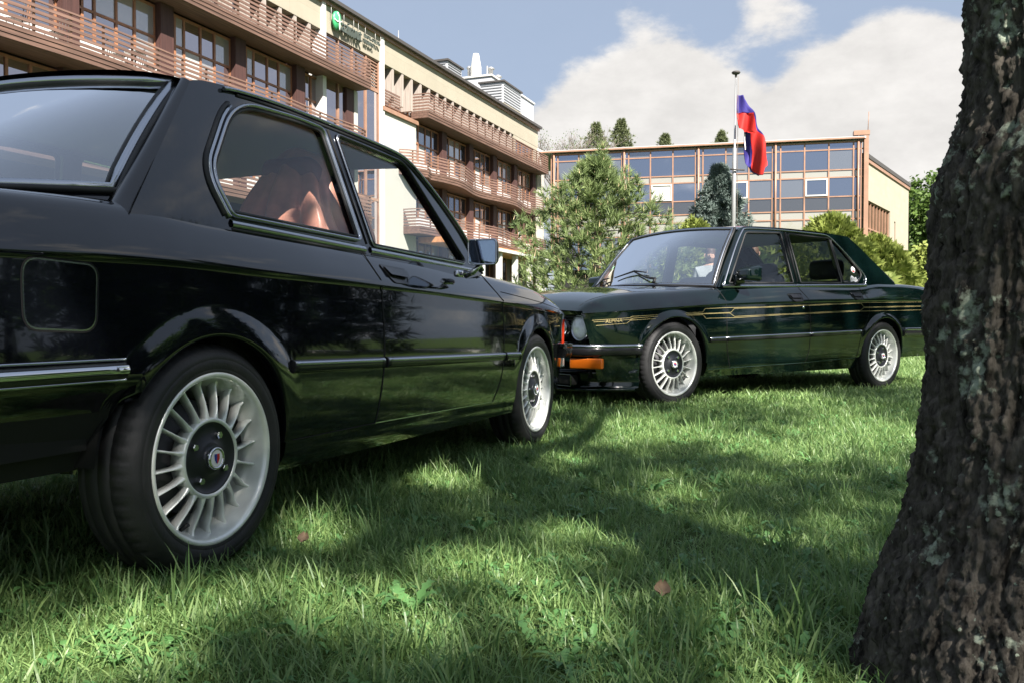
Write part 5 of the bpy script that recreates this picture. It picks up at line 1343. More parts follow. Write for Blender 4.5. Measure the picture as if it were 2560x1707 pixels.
def stone_annex():
    P0 = pix_plane(2163, 394, GB, Vector((0, 1, 0))); zt = P0.z; A = Vector((P0.x, P0.y, 0))
    dep = (zt - CAMH) * FPX / (803 - 470); B = Vector(((2268 - 1280) / FPX * dep, dep, 0)); d = (B - A).normalized(); L = (B - A).length; nn = Vector((d.y, -d.x, 0))
    R = tag(empty('stone_building', A, math.atan2(d.y, d.x)), 'sandstone block wall with one gridded window beside the glass wing', 'building')
    fx = lambda u: (pix_plane(u, 500, A, nn) - A).dot(d); fz = lambda u, v: pix_plane(u, v, A, nn).z
    x0, x1 = fx(2165), fx(2226); z0, z1 = fz(2226, 618), fz(2226, 530); sx0, sx1 = fx(2236), fx(2239.5); s0, s1 = fz(2237, 610), fz(2237, 555)
    W_ = MB(); plate(W_, [(0, 0), (L, 0), (L, zt), (0, zt)], [[(x0, z0), (x1, z0), (x1, z1), (x0, z1)], [(sx0, s0), (sx1, s0), (sx1, s1), (sx0, s1)]], lambda a, b, dd: (a, dd, b), .5); W_.build('wall', M['stone2'], R)
    bxo('back_wall', (L - .4, .503, 0), (L, 12, zt - .003), M['stone2'], R)
    bxo('roof_edge', (-.1, -.15, zt + .003), (L + .15, 8, zt + .28), M['roofdark'], R); bxo('cornice', (-.05, -.10, zt - .25), (L + .08, -.003, zt), M['copper'], R)
    w = empty('window', (0, 0, 0)); w.parent = R
    nc = 8
    for i in range(nc):
        for q0, q1 in ((z0, z0 + (z1 - z0) * .30), (z0 + (z1 - z0) * .30, z1)):
            MB().box((x0 + (x1 - x0) * i / nc + .04, .2, q0 + .04), (x0 + (x1 - x0) * (i + 1) / nc - .04, .23, q1 - .04)).build('pane', M['glassG'], w)
    for i in range(nc + 1): x = x0 + (x1 - x0) * i / nc; MB().box((x - .045, .10, z0), (x + .045, .26, z1)).build('mullion', M['copper'], w)
    for z in (z0, z0 + (z1 - z0) * .30, z1): MB().box((x0, .12, z - .05), (x1, .25, z + .05)).build('transom', M['copper'], w)
    bxo('slit_window', (sx0, .15, s0), (sx1, .2, s1), M['copper'], R)
M['glassG'] = mirror_glass('green_dark_glass', (.42, .44, .38), (.03, .03, .02), .4)
stone_annex()

def balcony_furniture():
    def W_(s, off, z): p = FO - FE * s + FN * off; return (p.x, p.y, z)
    gc = 'chairs on the hotel balcony'
    for i, (s, lab) in enumerate(((41.3, 'wire-backed chair at the end of the third-floor balcony'), (40.1, 'second wire-backed chair on the third-floor balcony'), (37.9, 'wire-backed chair beside the balcony table'), (36.6, 'wire-backed chair on the far side of the balcony table'), (34.4, 'lone wire-backed chair under the tilted hotel window'))):
        R = tag(empty('balcony_chair', W_(s, .32, 8.25), rnd.uniform(0, 6)), lab, 'chair', gc)
        MB().box((-.22, -.22, .42), (.22, .22, .46)).build('seat', M['signwhite'], R)
        for x in (-.2, .2):
            for y in (-.2, .2): MB().tube([(x, y, 0), (x, y, .42)], .014, 6).build('leg', M['roofdark'], R)
        for k in range(4): MB().tube([(-.2 + .133 * k, .22, .44), (-.2 + .133 * k, .27, .86)], .012, 5).build('back_wire', M['roofdark'], R)
        MB().tube([(-.22, .27, .87), (.22, .27, .87)], .016, 6).build('back_rail', M['roofdark'], R)
    R = tag(empty('balcony_table', W_(37.2, .3, 8.25)), 'small round white table on the third-floor hotel balcony', 'table')
    MB().lathe([(0, .72), (.32, .72), (.32, .69), (0, .69)], 20, axis='z').build('table_top', M['signwhite'], R); MB().tube([(0, 0, 0), (0, 0, .69)], .03, 8).build('leg', M['roofdark'], R)
balcony_furniture()
# ------------------------------------------------------------------ ground
def gz(x, y):
    return .055 * sstep(4.95, 6.15, np.asarray(y, float)) + .02 * np.sin(np.asarray(x) * .9 + 1) * sstep(9, 14, np.asarray(y, float)) * .5
def ground():
    ys = np.concatenate([np.linspace(-60, 0, 13), np.linspace(.25, 14, 56), np.linspace(15, 60, 24), np.linspace(80, 1200, 10)]); xs = np.concatenate([np.linspace(-900, -30, 8), np.linspace(-28, 28, 113), np.linspace(30, 900, 8)])
    v = [(x, y, float(gz(x, y))) for y in ys for x in xs]; n = len(xs)
    f = [(j * n + i, j * n + i + 1, (j + 1) * n + i + 1, (j + 1) * n + i) for j in range(len(ys) - 1) for i in range(n - 1)]
    m, nn, l, p = new_mat('lawn_soil'); p.inputs['Roughness'].default_value = .95; p.inputs['Specular IOR Level'].default_value = .1
    t = nn.new('ShaderNodeTexCoord'); x = nn.new('ShaderNodeTexNoise'); x.inputs['Scale'].default_value = 3.0; x.inputs['Detail'].default_value = 10; l.new(t.outputs['Object'], x.inputs[0])
    r = nn.new('ShaderNodeValToRGB'); r.color_ramp.elements[0].position = .32; r.color_ramp.elements[0].color = (.035, .055, .016, 1); r.color_ramp.elements[1].position = .68; r.color_ramp.elements[1].color = (.085, .14, .035, 1); l.new(x.outputs[0], r.inputs[0]); l.new(r.outputs[0], p.inputs['Base Color'])
    o = MB().add(v, f, 0, True).build('ground', m); return tag(o, kind='structure')
ground()
def paved_path():
    m, n, l, p = new_mat('paving'); p.inputs['Roughness'].default_value = .8
    t = n.new('ShaderNodeTexCoord'); b = n.new('ShaderNodeTexBrick'); b.inputs['Color1'].default_value = (.42, .41, .43, 1); b.inputs['Color2'].default_value = (.34, .34, .37, 1); b.inputs['Mortar'].default_value = (.16, .16, .15, 1)
    b.inputs['Scale'].default_value = 1; b.inputs['Brick Width'].default_value = .4; b.inputs['Row Height'].default_value = .2; b.inputs['Mortar Size'].default_value = .01; l.new(t.outputs['Object'], b.inputs[0]); l.new(b.outputs[0], p.inputs['Base Color'])
    o = MB().box((-20, 16.9, .0), (60, 20.2, .095)).build('path', m); o.rotation_euler = (0, 0, 0); tag(o, kind='structure')
    kb = MB().box((-20, 16.74, .0), (60, 16.897, .15)).build('kerb', M['concrete'], o)
paved_path()
# ------------------------------------------------------------------ foliage tools
def scatter(tv, tf, pos, rot, scl, name, mat, parent=None, smooth=False):
    """merge copies of a template: tv (k,3), tf faces; pos (n,3), rot (n,3,3), scl (n,)"""
    tv = np.asarray(tv, float); n = len(pos); k = len(tv)
    V = np.einsum('nij,kj->nki', rot, tv) * np.asarray(scl)[:, None, None] + np.asarray(pos)[:, None, :]
    V = V.reshape(-1, 3).astype(np.float32)
    me = bpy.data.meshes.new(name); me.vertices.add(len(V)); me.vertices.foreach_set('co', V.ravel())
    ls = np.array([len(f) for f in tf]); li = np.concatenate([np.array(f) for f in tf])
    L = len(li); loops = (li[None, :] + (np.arange(n) * k)[:, None]).ravel().astype(np.int32)
    starts = (np.concatenate([[0], np.cumsum(ls)[:-1]])[None, :] + (np.arange(n) * L)[:, None]).ravel().astype(np.int32)
    me.loops.add(len(loops)); me.loops.foreach_set('vertex_index', loops)
    me.polygons.add(len(starts)); me.polygons.foreach_set('loop_start', starts); me.polygons.foreach_set('loop_total', np.tile(ls, n).astype(np.int32))
    me.materials.append(mat); me.update(calc_edges=True); me.validate()
    return add_obj(name, me, None, parent)
def rand_rot(n, axis=None, spread=PI, roll=True):
    """matrices whose local z points about 'axis' (n,3)"""
    if axis is None: a = nrg.normal(size=(n, 3))
    else: a = np.asarray(axis, float) + nrg.normal(size=(n, 3)) * spread
    a /= np.linalg.norm(a, axis=1, keepdims=True) + 1e-9
    r = nrg.normal(size=(n, 3)); u = np.cross(a, r); u /= np.linalg.norm(u, axis=1, keepdims=True) + 1e-9; w = np.cross(a, u)
    return np.stack([u, w, a], axis=2)
def leaf_mat(name, c1, c2, trans=.35, rough=.5, scale=1.2, tip=None, spec=.3):
    """leaf or needle: colours vary from piece to piece and from clump to clump, light shines through"""
    m, n, l, p = new_mat(name); p.inputs['Roughness'].default_value = rough; p.inputs['Specular IOR Level'].default_value = spec
    g = n.new('ShaderNodeNewGeometry'); t = n.new('ShaderNodeTexCoord'); x = n.new('ShaderNodeTexNoise'); x.inputs['Scale'].default_value = scale; x.inputs['Detail'].default_value = 3; l.new(t.outputs['Object'], x.inputs[0])
    oi = n.new('ShaderNodeObjectInfo')
    a = n.new('ShaderNodeMath'); a.operation = 'MULTIPLY_ADD'; l.new(g.outputs['Random Per Island'], a.inputs[0]); a.inputs[1].default_value = .55
    b = n.new('ShaderNodeMapRange'); b.inputs[1].default_value = .3; b.inputs[2].default_value = .7; b.inputs[3].default_value = 0; b.inputs[4].default_value = .45; l.new(x.outputs[0], b.inputs[0]); l.new(b.outputs[0], a.inputs[2])
    r = n.new('ShaderNodeValToRGB'); r.color_ramp.elements[0].color = (*c1, 1); r.color_ramp.elements[1].color = (*c2, 1); l.new(a.outputs[0], r.inputs[0])
    if tip: e = r.color_ramp.elements.new(.96); e.color = (*tip, 1); r.color_ramp.elements[1].position = .9
    l.new(r.outputs[0], p.inputs['Base Color'])
    tr = n.new('ShaderNodeBsdfTranslucent'); l.new(r.outputs[0], tr.inputs[0]); mx = n.new('ShaderNodeMixShader'); mx.inputs[0].default_value = trans
    l.new(p.outputs[0], mx.inputs[1]); l.new(tr.outputs[0], mx.inputs[2]); l.new(mx.outputs[0], n['Material Output'].inputs[0])
    return m
def bark_mat(name, dark, light, lichen=None, scale=1.0):
    m, n, l, p = new_mat(name); p.inputs['Roughness'].default_value = .92; p.inputs['Specular IOR Level'].default_value = .15
    t = n.new('ShaderNodeTexCoord'); mp_ = n.new('ShaderNodeMapping'); mp_.inputs['Scale'].default_value = (scale, scale, scale * .28); l.new(t.outputs['Object'], mp_.inputs[0])
    x = n.new('ShaderNodeTexNoise'); x.inputs['Scale'].default_value = 48; x.inputs['Detail'].default_value = 10; x.inputs['Roughness'].default_value = .7; l.new(mp_.outputs[0], x.inputs[0])
    v = n.new('ShaderNodeTexVoronoi'); v.feature = 'DISTANCE_TO_EDGE'; v.inputs['Scale'].default_value = 30; l.new(mp_.outputs[0], v.inputs[0])
    a = n.new('ShaderNodeMath'); a.operation = 'MULTIPLY_ADD'; l.new(v.outputs[0], a.inputs[0]); a.inputs[1].default_value = .3; l.new(x.outputs[0], a.inputs[2])
    r = n.new('ShaderNodeValToRGB'); r.color_ramp.elements[0].position = .38; r.color_ramp.elements[0].color = (*dark, 1); r.color_ramp.elements[1].position = .74; r.color_ramp.elements[1].color = (*light, 1); l.new(a.outputs[0], r.inputs[0])
    out = r.outputs[0]
    if lichen:
        q = n.new('ShaderNodeTexNoise'); q.inputs['Scale'].default_value = 34 * scale; q.inputs['Detail'].default_value = 5; q.inputs['Roughness'].default_value = .6; l.new(t.outputs['Object'], q.inputs[0])
        q2 = n.new('ShaderNodeTexNoise'); q2.inputs['Scale'].default_value = 5 * scale; q2.inputs['Detail'].default_value = 2; l.new(t.outputs['Object'], q2.inputs[0])
        ad = n.new('ShaderNodeMath'); ad.operation = 'ADD'; l.new(q.outputs[0], ad.inputs[0]); l.new(q2.outputs[0], ad.inputs[1])
        mr = n.new('ShaderNodeMapRange'); mr.inputs[1].default_value = 1.13; mr.inputs[2].default_value = 1.24; l.new(ad.outputs[0], mr.inputs[0])
        mx = n.new('ShaderNodeMix'); mx.data_type = 'RGBA'; l.new(mr.outputs[0], mx.inputs[0]); l.new(out, mx.inputs[6]); mx.inputs[7].default_value = (*lichen, 1); out = mx.outputs[2]
    l.new(out, p.inputs['Base Color'])
    b = n.new('ShaderNodeBump'); b.inputs['Strength'].default_value = .9; b.inputs['Distance'].default_value = .012 / scale; l.new(a.outputs[0], b.inputs['Height']); l.new(b.outputs[0], p.inputs['Normal'])
    return m
M.update(bark=bark_mat('bark', (.013, .011, .009), (.145, .128, .106), (.32, .36, .28)), bark2=bark_mat('bark_far', (.02, .016, .012), (.10, .085, .07), None, .3),
         leafA=leaf_mat('tree_leaves', (.040, .10, .018), (.15, .27, .05), .55), leafB=leaf_mat('birch_leaves', (.05, .10, .02), (.16, .24, .06), .45, scale=.3),
         pine=leaf_mat('pine_needles', (.045, .085, .028), (.30, .37, .15), .2, .5, 2.4), candle=leaf_mat('pine_candles', (.38, .28, .15), (.55, .45, .28), .1, .7),
         spruce=leaf_mat('blue_spruce_needles', (.06, .09, .08), (.215, .265, .24), .1, .55, 1.6), thuja=leaf_mat('thuja_sprays', (.10, .145, .028), (.30, .34, .085), .25, .6, 1.8),
         darkfir=leaf_mat('fir_needles', (.010, .024, .010), (.04, .075, .025), .1, .6, .5), twig=pmat('bare_twigs', (.16, .13, .11), .9))
LEAF = ([(-.0, 0, 0), (.045, .05, .012), (.0, .13, 0), (-.045, .05, .012)], [(0, 1, 2), (0, 2, 3)])
def limb_tube(mb, p, q, r0, r1, n=7, bend=.12, seg=5):
    p, q = Vector(p), Vector(q); L = (q - p).length; o = Vector((rnd.uniform(-1, 1), rnd.uniform(-1, 1), rnd.uniform(-.3, .3))) * L * bend
    mb.tube([p.lerp(q, k / seg) + o * math.sin(PI * k / seg) for k in range(seg + 1)], [r0 + (r1 - r0) * k / seg for k in range(seg + 1)], n)
def leafy_tree(name, label, base, h, crown_c, crown_r, nleaf, mat, leaf=1.0, group=None, trunk_r=.14, clumps=90, bark='bark2', lean=(0, 0), hole=0.0):
    R = tag(empty(name, base), label, 'tree', group); bx, by, bz = base
    tb = MB(); top = (lean[0] + crown_c[0] * .4, lean[1] + crown_c[1] * .4, crown_c[2] * .95)
    tb.tube([(0, 0, -.15), (lean[0] * .2, lean[1] * .2, h * .15), (top[0] * .6, top[1] * .6, top[2] * .6), top], [trunk_r * 1.35, trunk_r, trunk_r * .75, trunk_r * .35], 12); tb.build('trunk', M[bark], R)
    C = np.array(crown_c, float); cr = np.array(crown_r, float)
    d = nrg.normal(size=(clumps, 3)); d /= np.linalg.norm(d, axis=1, keepdims=True); rad = nrg.uniform(.25, 1, clumps) ** .5
    cc = C + d * rad[:, None] * cr
    lb = MB()
    for k in range(min(14, clumps)): limb_tube(lb, Vector(top) * rnd.uniform(.55, 1.0), Vector(cc[k]), trunk_r * .3, .012)
    lb.build('limbs', M[bark], R)['kind'] = 'stuff'
    w = nrg.integers(0, clumps, nleaf); sg = .22 * cr.mean() / 2.0 * (1 if clumps > 60 else 1.3)
    P = cc[w] + nrg.normal(size=(nleaf, 3)) * sg * np.array([1.15, 1.15, .8])
    out = (P - C); out /= np.linalg.norm(out, axis=1, keepdims=True) + 1e-9
    rot = rand_rot(nleaf, out * .4 + np.array([0, 0, .55]), .6)
    # leaf lies across its axis: template in xy, normal z
    o = scatter(LEAF[0], LEAF[1], P, rot, nrg.uniform(.7, 1.35, nleaf) * leaf, 'crown', mat, R); return R
def conifer(name, label, base, h, r, ntuft, mat, needle=.09, group=None, spread=.5, tiers=11, template=None, lumps=.12, droop=-.25, base_h=.05, parts=True, leaders=(), sexp=.55, off=(.10, .055), pw=.82):
    """tapered trunk, whorled branches and needle sprays along them"""
    R = tag(empty(name, base), label, 'tree', group)
    MB().tube([(0, 0, -.1), (0, 0, h * .5), (0, 0, h * .98)], [h * .022 + .02, h * .013 + .012, .008], 8).build('trunk', M['bark2'], R)
    nb = tiers * 11; P, A, S = [], [], []; bm_ = MB()
    per = max(3, ntuft // nb)
    for k in range(nb):
        t = base_h + (1 - base_h) * (k / nb) ** .85; z0 = h * t; az = k * 2.39996 + rnd.uniform(-.3, .3)
        L = r * (1 - t) ** pw * rnd.uniform(.72, 1.12) * (1 + lumps * math.sin(3 * az + 5 * t)) + .03 * h * (1 - t) + .04
        dirv = np.array([math.cos(az), math.sin(az), 0])
        if k % 2 == 0 and parts: bm_.tube([Vector((0, 0, z0)), Vector(tuple(dirv * L * .6 + np.array([0, 0, z0 + droop * L * .4]))), Vector(tuple(dirv * L * .95 + np.array([0, 0, z0 + droop * L * .45])))], [.012 + .004 * h * (1 - t), .008, .003], 5)
        for q in range(per):
            s = rnd.random() ** sexp; off_ = nrg.normal(size=3) * np.array([off[0], off[0], off[1]]) * L * (.5 + s)
            P.append(dirv * L * s + np.array([0, 0, z0 + droop * L * s * (1 - .55 * s)]) + off_); A.append(dirv * (.8) + np.array([0, 0, spread]) + off_ * 1.5 / max(L, .1)); S.append(rnd.uniform(.75, 1.25))
    for k in range(int(ntuft * .03)):
        z0 = h * rnd.uniform(.86, 1.0); P.append(np.array([rnd.gauss(0, .012 * h), rnd.gauss(0, .012 * h), z0])); A.append(np.array([rnd.gauss(0, .5), rnd.gauss(0, .5), 1.0])); S.append(.8)
    for lx, ly, lz, lh in leaders:
        for k in range(int(lh / .02)):
            q = rnd.random(); rr = .13 * (1 - q) + .02; P.append(np.array([lx + rnd.gauss(0, rr), ly + rnd.gauss(0, rr), lz - lh + lh * q * 1.0])); A.append(np.array([rnd.gauss(0, .6), rnd.gauss(0, .6), 1.0])); S.append(.9)
    if parts: bm_.build('limbs', M['bark2'], R)['kind'] = 'stuff'
    P, A, S = np.array(P), np.array(A), np.array(S)
    rot = rand_rot(len(P), A / (np.linalg.norm(A, axis=1, keepdims=True) + 1e-9), .35)
    scatter(template[0], template[1], P, rot, S * needle / .09, 'crown', mat, R)
    return R, P, A
def needle_tuft(n=16, L=.09, w=.0045, cone=.75):
    v, f = [], []; g = random.Random(3)
    for k in range(n):
        az = k * 2.4; th = cone * (.35 + .65 * g.random()); d = Vector((math.sin(th) * math.cos(az), math.sin(th) * math.sin(az), math.cos(th))); s = d.cross(Vector((g.random() - .5, g.random() - .5, g.random() - .5))).normalized() * w; b = Vector((0, 0, .055 * g.random()))
        i = len(v); v += [tuple(b - s), tuple(b + s), tuple(b + d * L * g.uniform(.8, 1.15))]; f.append((i, i + 1, i + 2))
    return v, f
def spray(n=7, L=.13, w=.016):
    """flat fan of scale-leaf sprays"""
    v, f = [], []; g = random.Random(5)
    for k in range(n):
        a = (k - (n - 1) / 2) * .33 + g.uniform(-.1, .1); z = g.uniform(-.012, .012); l_ = L * g.uniform(.7, 1.15); d = Vector((math.sin(a), z * 2, math.cos(a))); s = Vector((d.z, 0, -d.x)) * w; i = len(v)
        v += [(0, 0, 0), tuple(d * l_ * .5 + s), tuple(d * l_), tuple(d * l_ * .5 - s)]; f += [(i, i + 1, i + 2), (i, i + 2, i + 3)]
    return v, f
def at(u, depth, z=None): return ((u - 1280) / FPX * depth, depth, float(gz((u - 1280) / FPX * depth, depth)) if z is None else z)
# ------------------------------------------------------------------ pine, spruce, thujas, far trees
TUFT = needle_tuft(); TUFT2 = needle_tuft(14, .085, .010, 1.0); SPR = spray()
def hz(v, depth): return (803 - v) / FPX * depth + CAMH
D = 15.0; k_ = D / FPX
lead = [((1503 - 1490) * k_, -.1, hz(384, D), .5), ((1410 - 1490) * k_, -.5, hz(480, D), .5), ((1362 - 1490) * k_, -.2, hz(488, D), .6), ((1584 - 1490) * k_, -.4, hz(472, D), .5), ((1564 - 1490) * k_, .1, hz(436, D), .55), ((1622 - 1490) * k_, -.1, hz(522, D), .5), ((1300 - 1490) * k_, -.4, hz(560, D), .5), ((1450 - 1490) * k_, -.4, hz(440, D), .5), ((1665 - 1490) * k_, 0, hz(548, D), .4), ((1330 - 1490) * k_, -.6, hz(600, D), .5)]
pine, PP, PA = conifer('pine_tree', 'bushy green pine with pale upright candles in front of the hotel', at(1490, D), hz(418, D), 1.95, 2700, M['pine'], .14, template=TUFT, tiers=13, spread=.9, lumps=.34, droop=.12, base_h=.02, leaders=lead, sexp=.36, off=(.075, .06))
sel = nrg.choice(len(PP), 520, replace=False); can = ([(-.007, 0, 0), (.007, 0, 0), (0, .007, 0), (0, 0, .095)], [(0, 1, 3), (1, 2, 3), (2, 0, 3)])
scatter(*can, PP[sel] + np.array([0, 0, .05]), rand_rot(len(sel), PA[sel] * .25 + np.array([0, 0, 1.0]), .15), nrg.uniform(.7, 1.3, len(sel)), 'candles', M['candle'], pine)['kind'] = 'stuff'
conifer('spruce_tree', 'blue-grey spruce standing beside the flagpole', at(1798, 31), hz(425, 31), 3.3, 5600, M['spruce'], .19, template=TUFT2, tiers=14, spread=.15, droop=-.22, base_h=.03, lumps=.1, pw=1.05)
def thuja(u, depth, v_top, r, label, n=2600, mat='thuja', squash=1.0):
    h = hz(v_top, depth) - .05; b = at(u, depth); R = tag(empty('thuja_bush', b), label, 'bush', 'thuja bushes behind the green car')
    mb = MB()
    for k in range(5): limb_tube(mb, (0, 0, -.05), (rnd.uniform(-.3, .3) * r, rnd.uniform(-.3, .3) * r, h * .7), .03, .008)
    mb.build('stem', M['bark2'], R)['kind'] = 'stuff'
    az = nrg.uniform(0, 2 * PI, n); t = nrg.uniform(0, 1, n); prof = np.sin(np.clip(t * .93 + .07, 0, 1) * PI) ** .55 * (1 - .35 * t)
    lump = 1 + .14 * np.sin(4 * az + 7 * t) + .08 * np.sin(9 * az - 11 * t); rr = r * prof * lump * np.where(nrg.random(n) < .75, nrg.uniform(.86, 1.03, n), nrg.uniform(.3, .9, n))
    P = np.stack([rr * np.cos(az), rr * np.sin(az) * squash, h * (t * .97 + .01) * (1 + .03 * np.sin(5 * az))], 1)
    A = np.stack([np.cos(az) * .8, np.sin(az) * .8, np.full(n, .75)], 1)
    scatter(*SPR, P, rand_rot(n, A, .35), nrg.uniform(.8, 1.5, n) * r * .95, 'foliage', M[mat], R)
thuja(2072, 13.6, 548, .95, 'yellow-green thuja bush rising above the rear roof of the green car', 3600)
thuja(2185, 14.2, 600, .88, 'yellow-green thuja bush sloping down behind the boot of the green car', 3000); thuja(1955, 13.2, 600, .9, 'rounded thuja bush seen through the rear door window of the green car', 2600)
thuja(1842, 13.0, 607, .85, 'darker thuja bush seen through the front door window of the green car', 2400, 'leafB'); thuja(2262, 16.0, 690, .8, 'low thuja bush at the foot of the sandstone wall', 2000); thuja(1735, 21, 556, 1.1, 'pale thuja bush below the mirrored curtain wall', 2000)
gt = 'trees beyond the sandstone wall'
leafy_tree('birch_tree', 'tall light green birch right beside the sandstone wall', at(2296, 84), 14.5, (0, 0, 8.6), (3.1, 3, 6.2), 9000, M['leafB'], 3.0, gt, .16, 120)
leafy_tree('birch_tree', 'leafy birch standing behind the dark trunk and right of the wall', at(2345, 80), 13.5, (0, 0, 8.0), (3.3, 3, 5.6), 9000, M['leafB'], 3.0, gt, .16, 120); leafy_tree('willow_bush', 'bright low willow bush under the far birches', at(2305, 60), 5, (0, 0, 2.8), (2.6, 2, 2.9), 6000, M['thuja'], 2.2, None, .08, 80)
leafy_tree('birch_tree', 'dense birch filling the gap between the far trees', at(2420, 88), 15, (0, 0, 8.2), (5, 4, 7.5), 9000, M['leafB'], 3.2, gt, .18, 120)
M['farfir'] = leaf_mat('far_fir_needles', (.07, .09, .04), (.22, .25, .12), .1, .6, .5)
gr = 'spruce tops behind the glass wing'
for u, v, lab in ((1490, 313, 'narrow spruce top showing over the roof beside the bare tree'), (1551, 303, 'tallest spruce top showing over the mirrored wing'), (1661, 340, 'small spruce tip peeping over the roof edge'), (1801, 334, 'small spruce tip next to the flagpole over the roof')):
    conifer('far_spruce', lab, at(u, 96, 0), hz(v, 96), 7.0 if v < 330 else 5.5, 1100, M['farfir'], .30, gr, template=TUFT2, tiers=12, spread=.05, droop=-.3, base_h=.72, lumps=.35)
def bare_tree():
    b = at(1405, 88, 0); R = tag(empty('bare_tree', b), 'bare branching tree with a few buds behind the hotel roof', 'tree'); tr = MB(); tips = []
    H = hz(268, 88)
    tr.tube([(0, 0, 0), (.2, 0, H * .35), (.3, .1, H * .55)], [.3, .22, .16], 8); tr.build('trunk', M['bark2'], R); lb = MB()
    def grow(p, d, L, r, lev):
        q = p + d * L; lb.tube([p, p.lerp(q, .5) + Vector((rnd.uniform(-1, 1), rnd.uniform(-1, 1), .3)) * L * .06, q], [r, r * .8, r * .6], 5); tips.append(q)
        if lev == 0: return
        for k in range(3 if lev > 1 else 4):
            nd = (d + Vector((rnd.uniform(-1, 1), rnd.uniform(-1, 1), rnd.uniform(-.15, .55))) * .75).normalized(); grow(p.lerp(q, rnd.uniform(.55, 1)), nd, L * rnd.uniform(.6, .85), r * .6, lev - 1)
    for k in range(8): grow(Vector((.25, .05, H * rnd.uniform(.4, .56))), Vector((rnd.uniform(-1, 1) * .8, rnd.uniform(-1, 1) * .5, 1)).normalized(), H * .17, .09, 4)
    lb.build('limbs', M['twig'], R)['kind'] = 'stuff'
    T = np.array([tuple(t) for t in tips]); w = nrg.integers(0, len(T), 1500); P = T[w] + nrg.normal(size=(1500, 3)) * .3; P = P[P[:, 2] < H * .93]
    scatter(LEAF[0], LEAF[1], P, rand_rot(len(P)), nrg.uniform(.5, 1.1, len(P)) * 1.2, 'crown', M['leafB'], R)
bare_tree()
# ------------------------------------------------------------------ foreground tree at the right, its crown shading the lawn
from mathutils import noise as mnoise
def fore_tree():
    D0 = 1.55; X = lambda u: (u - 1280) / FPX * D0; Z = lambda v: CAMH + (803 - v) / FPX * D0
    base = (X(2318) + .205, D0, 0.0)
    R = tag(empty('foreground_tree', base), 'dark rough-barked tree trunk spotted with pale lichen beside the lawn', 'tree')
    edge = pchip([(Z(v), X(u + (22 if v > 1450 else 32))) for v, u in ((1900, 2125), (1707, 2172), (1520, 2214), (1300, 2280), (1143, 2308), (1000, 2322), (903, 2328), (784, 2318), (650, 2332), (560, 2334), (470, 2336), (420, 2348), (330, 2384), (220, 2410), (100, 2408), (0, 2398))] + [(1.9, X(2430)), (2.6, X(2470))])
    rad = pchip([(-.25, .40), (0, .345), (.15, .30), (.35, .255), (.6, .225), (.8, .22), (1.0, .19), (1.2, .17), (1.7, .165), (2.6, .15)])
    nz, na = 470, 420; V = []
    zs = np.linspace(-.22, 2.6, nz)
    for z in zs:
        e = float(edge(z)); r = float(rad(z)); cxx = e + r - base[0]
        for k in range(na):
            th = 2 * PI * k / na; c, s = math.cos(th), math.sin(th)
            root = 1 + .07 * math.exp(-(z + .1) / .22) * math.sin(5 * th + 1.0)
            q = Vector((c * 2.6, s * 2.6, z * 2.3))
            ax, ay = c * r, s * r
            wob = mnoise.noise(Vector((ax * 9, ay * 9, z * 5))) * .6
            f1 = min(1.0, abs(mnoise.noise(Vector((ax * 30 + wob, ay * 30 + wob, z * 4.2)))) * 5.5); f2 = min(1.0, abs(mnoise.noise(Vector((ax * 52 + 7, ay * 52 + 3, z * 11 + wob)))) * 5.0); f3 = min(1.0, abs(mnoise.noise(Vector((ax * 20 + 11, ay * 20, z * 24)))) * 6.0)
            big = mnoise.fractal(q * 1.3 + Vector((3, 1, 7)), .8, 2.0, 3); fine = mnoise.fractal(Vector((ax * 130, ay * 130, z * 75)), .5, 2.0, 4)
            rr = r * root + .010 * big + .013 * (f1 - .7) + .007 * (f2 - .7) + .005 * (f3 - .7) + .0065 * fine
            V.append((cxx + rr * c, rr * s, z))
    f = [(j * na + k, j * na + (k + 1) % na, (j + 1) * na + (k + 1) % na, (j + 1) * na + k) for j in range(nz - 1) for k in range(na)]
    MB().add(V, f, 0, True).build('trunk', M['bark'], R)
    top = Vector((float(edge(2.6)) + float(rad(2.6)) - base[0], 0, 2.55)); lb = MB()
    for q in ((.5, -.9, 4.6), (-.6, -.6, 5.0), (.9, .5, 5.2), (-.1, .9, 4.8), (1.6, -.2, 4.4), (.2, -.2, 6.4)): limb_tube(lb, top, Vector(q), .10, .025, 9, .08)
    lb.build('limbs', M['bark'], R)['kind'] = 'stuff'
    # lichen flakes on the bark
    n = 420; P, A = [], []
    while len(P) < n:
        z = rnd.uniform(-.05, 2.0); th = rnd.uniform(PI * .75, PI * 1.75); i = int((z + .22) / 2.82 * (nz - 1)); k = int(th / (2 * PI) * na) % na
        v = Vector(V[i * na + k])
        if mnoise.noise(Vector((v.x * 9, v.y * 9, z * 7))) < .12: continue
        P.append(tuple(v)); A.append((math.cos(th), math.sin(th), .2))
    fl = []; 
    hexv = [(0, 0, .0016)] + [(.0052 * math.cos(a) * (1 + .3 * math.sin(3 * a)), .0052 * math.sin(a), 0) for a in np.linspace(0, 2 * PI, 7)[:-1]]
    scatter(hexv, [(0, 1 + i, 1 + (i + 1) % 6) for i in range(6)], np.array(P), rand_rot(n, np.array(A), .35), nrg.uniform(.35, 1.0, n), 'lichen', M['lichen'], R)['kind'] = 'stuff'
    crown_leaves(R, [((1.2, -2.2, 5.4), (2.8, 2.0, 1.5), 700)], base)
    return R
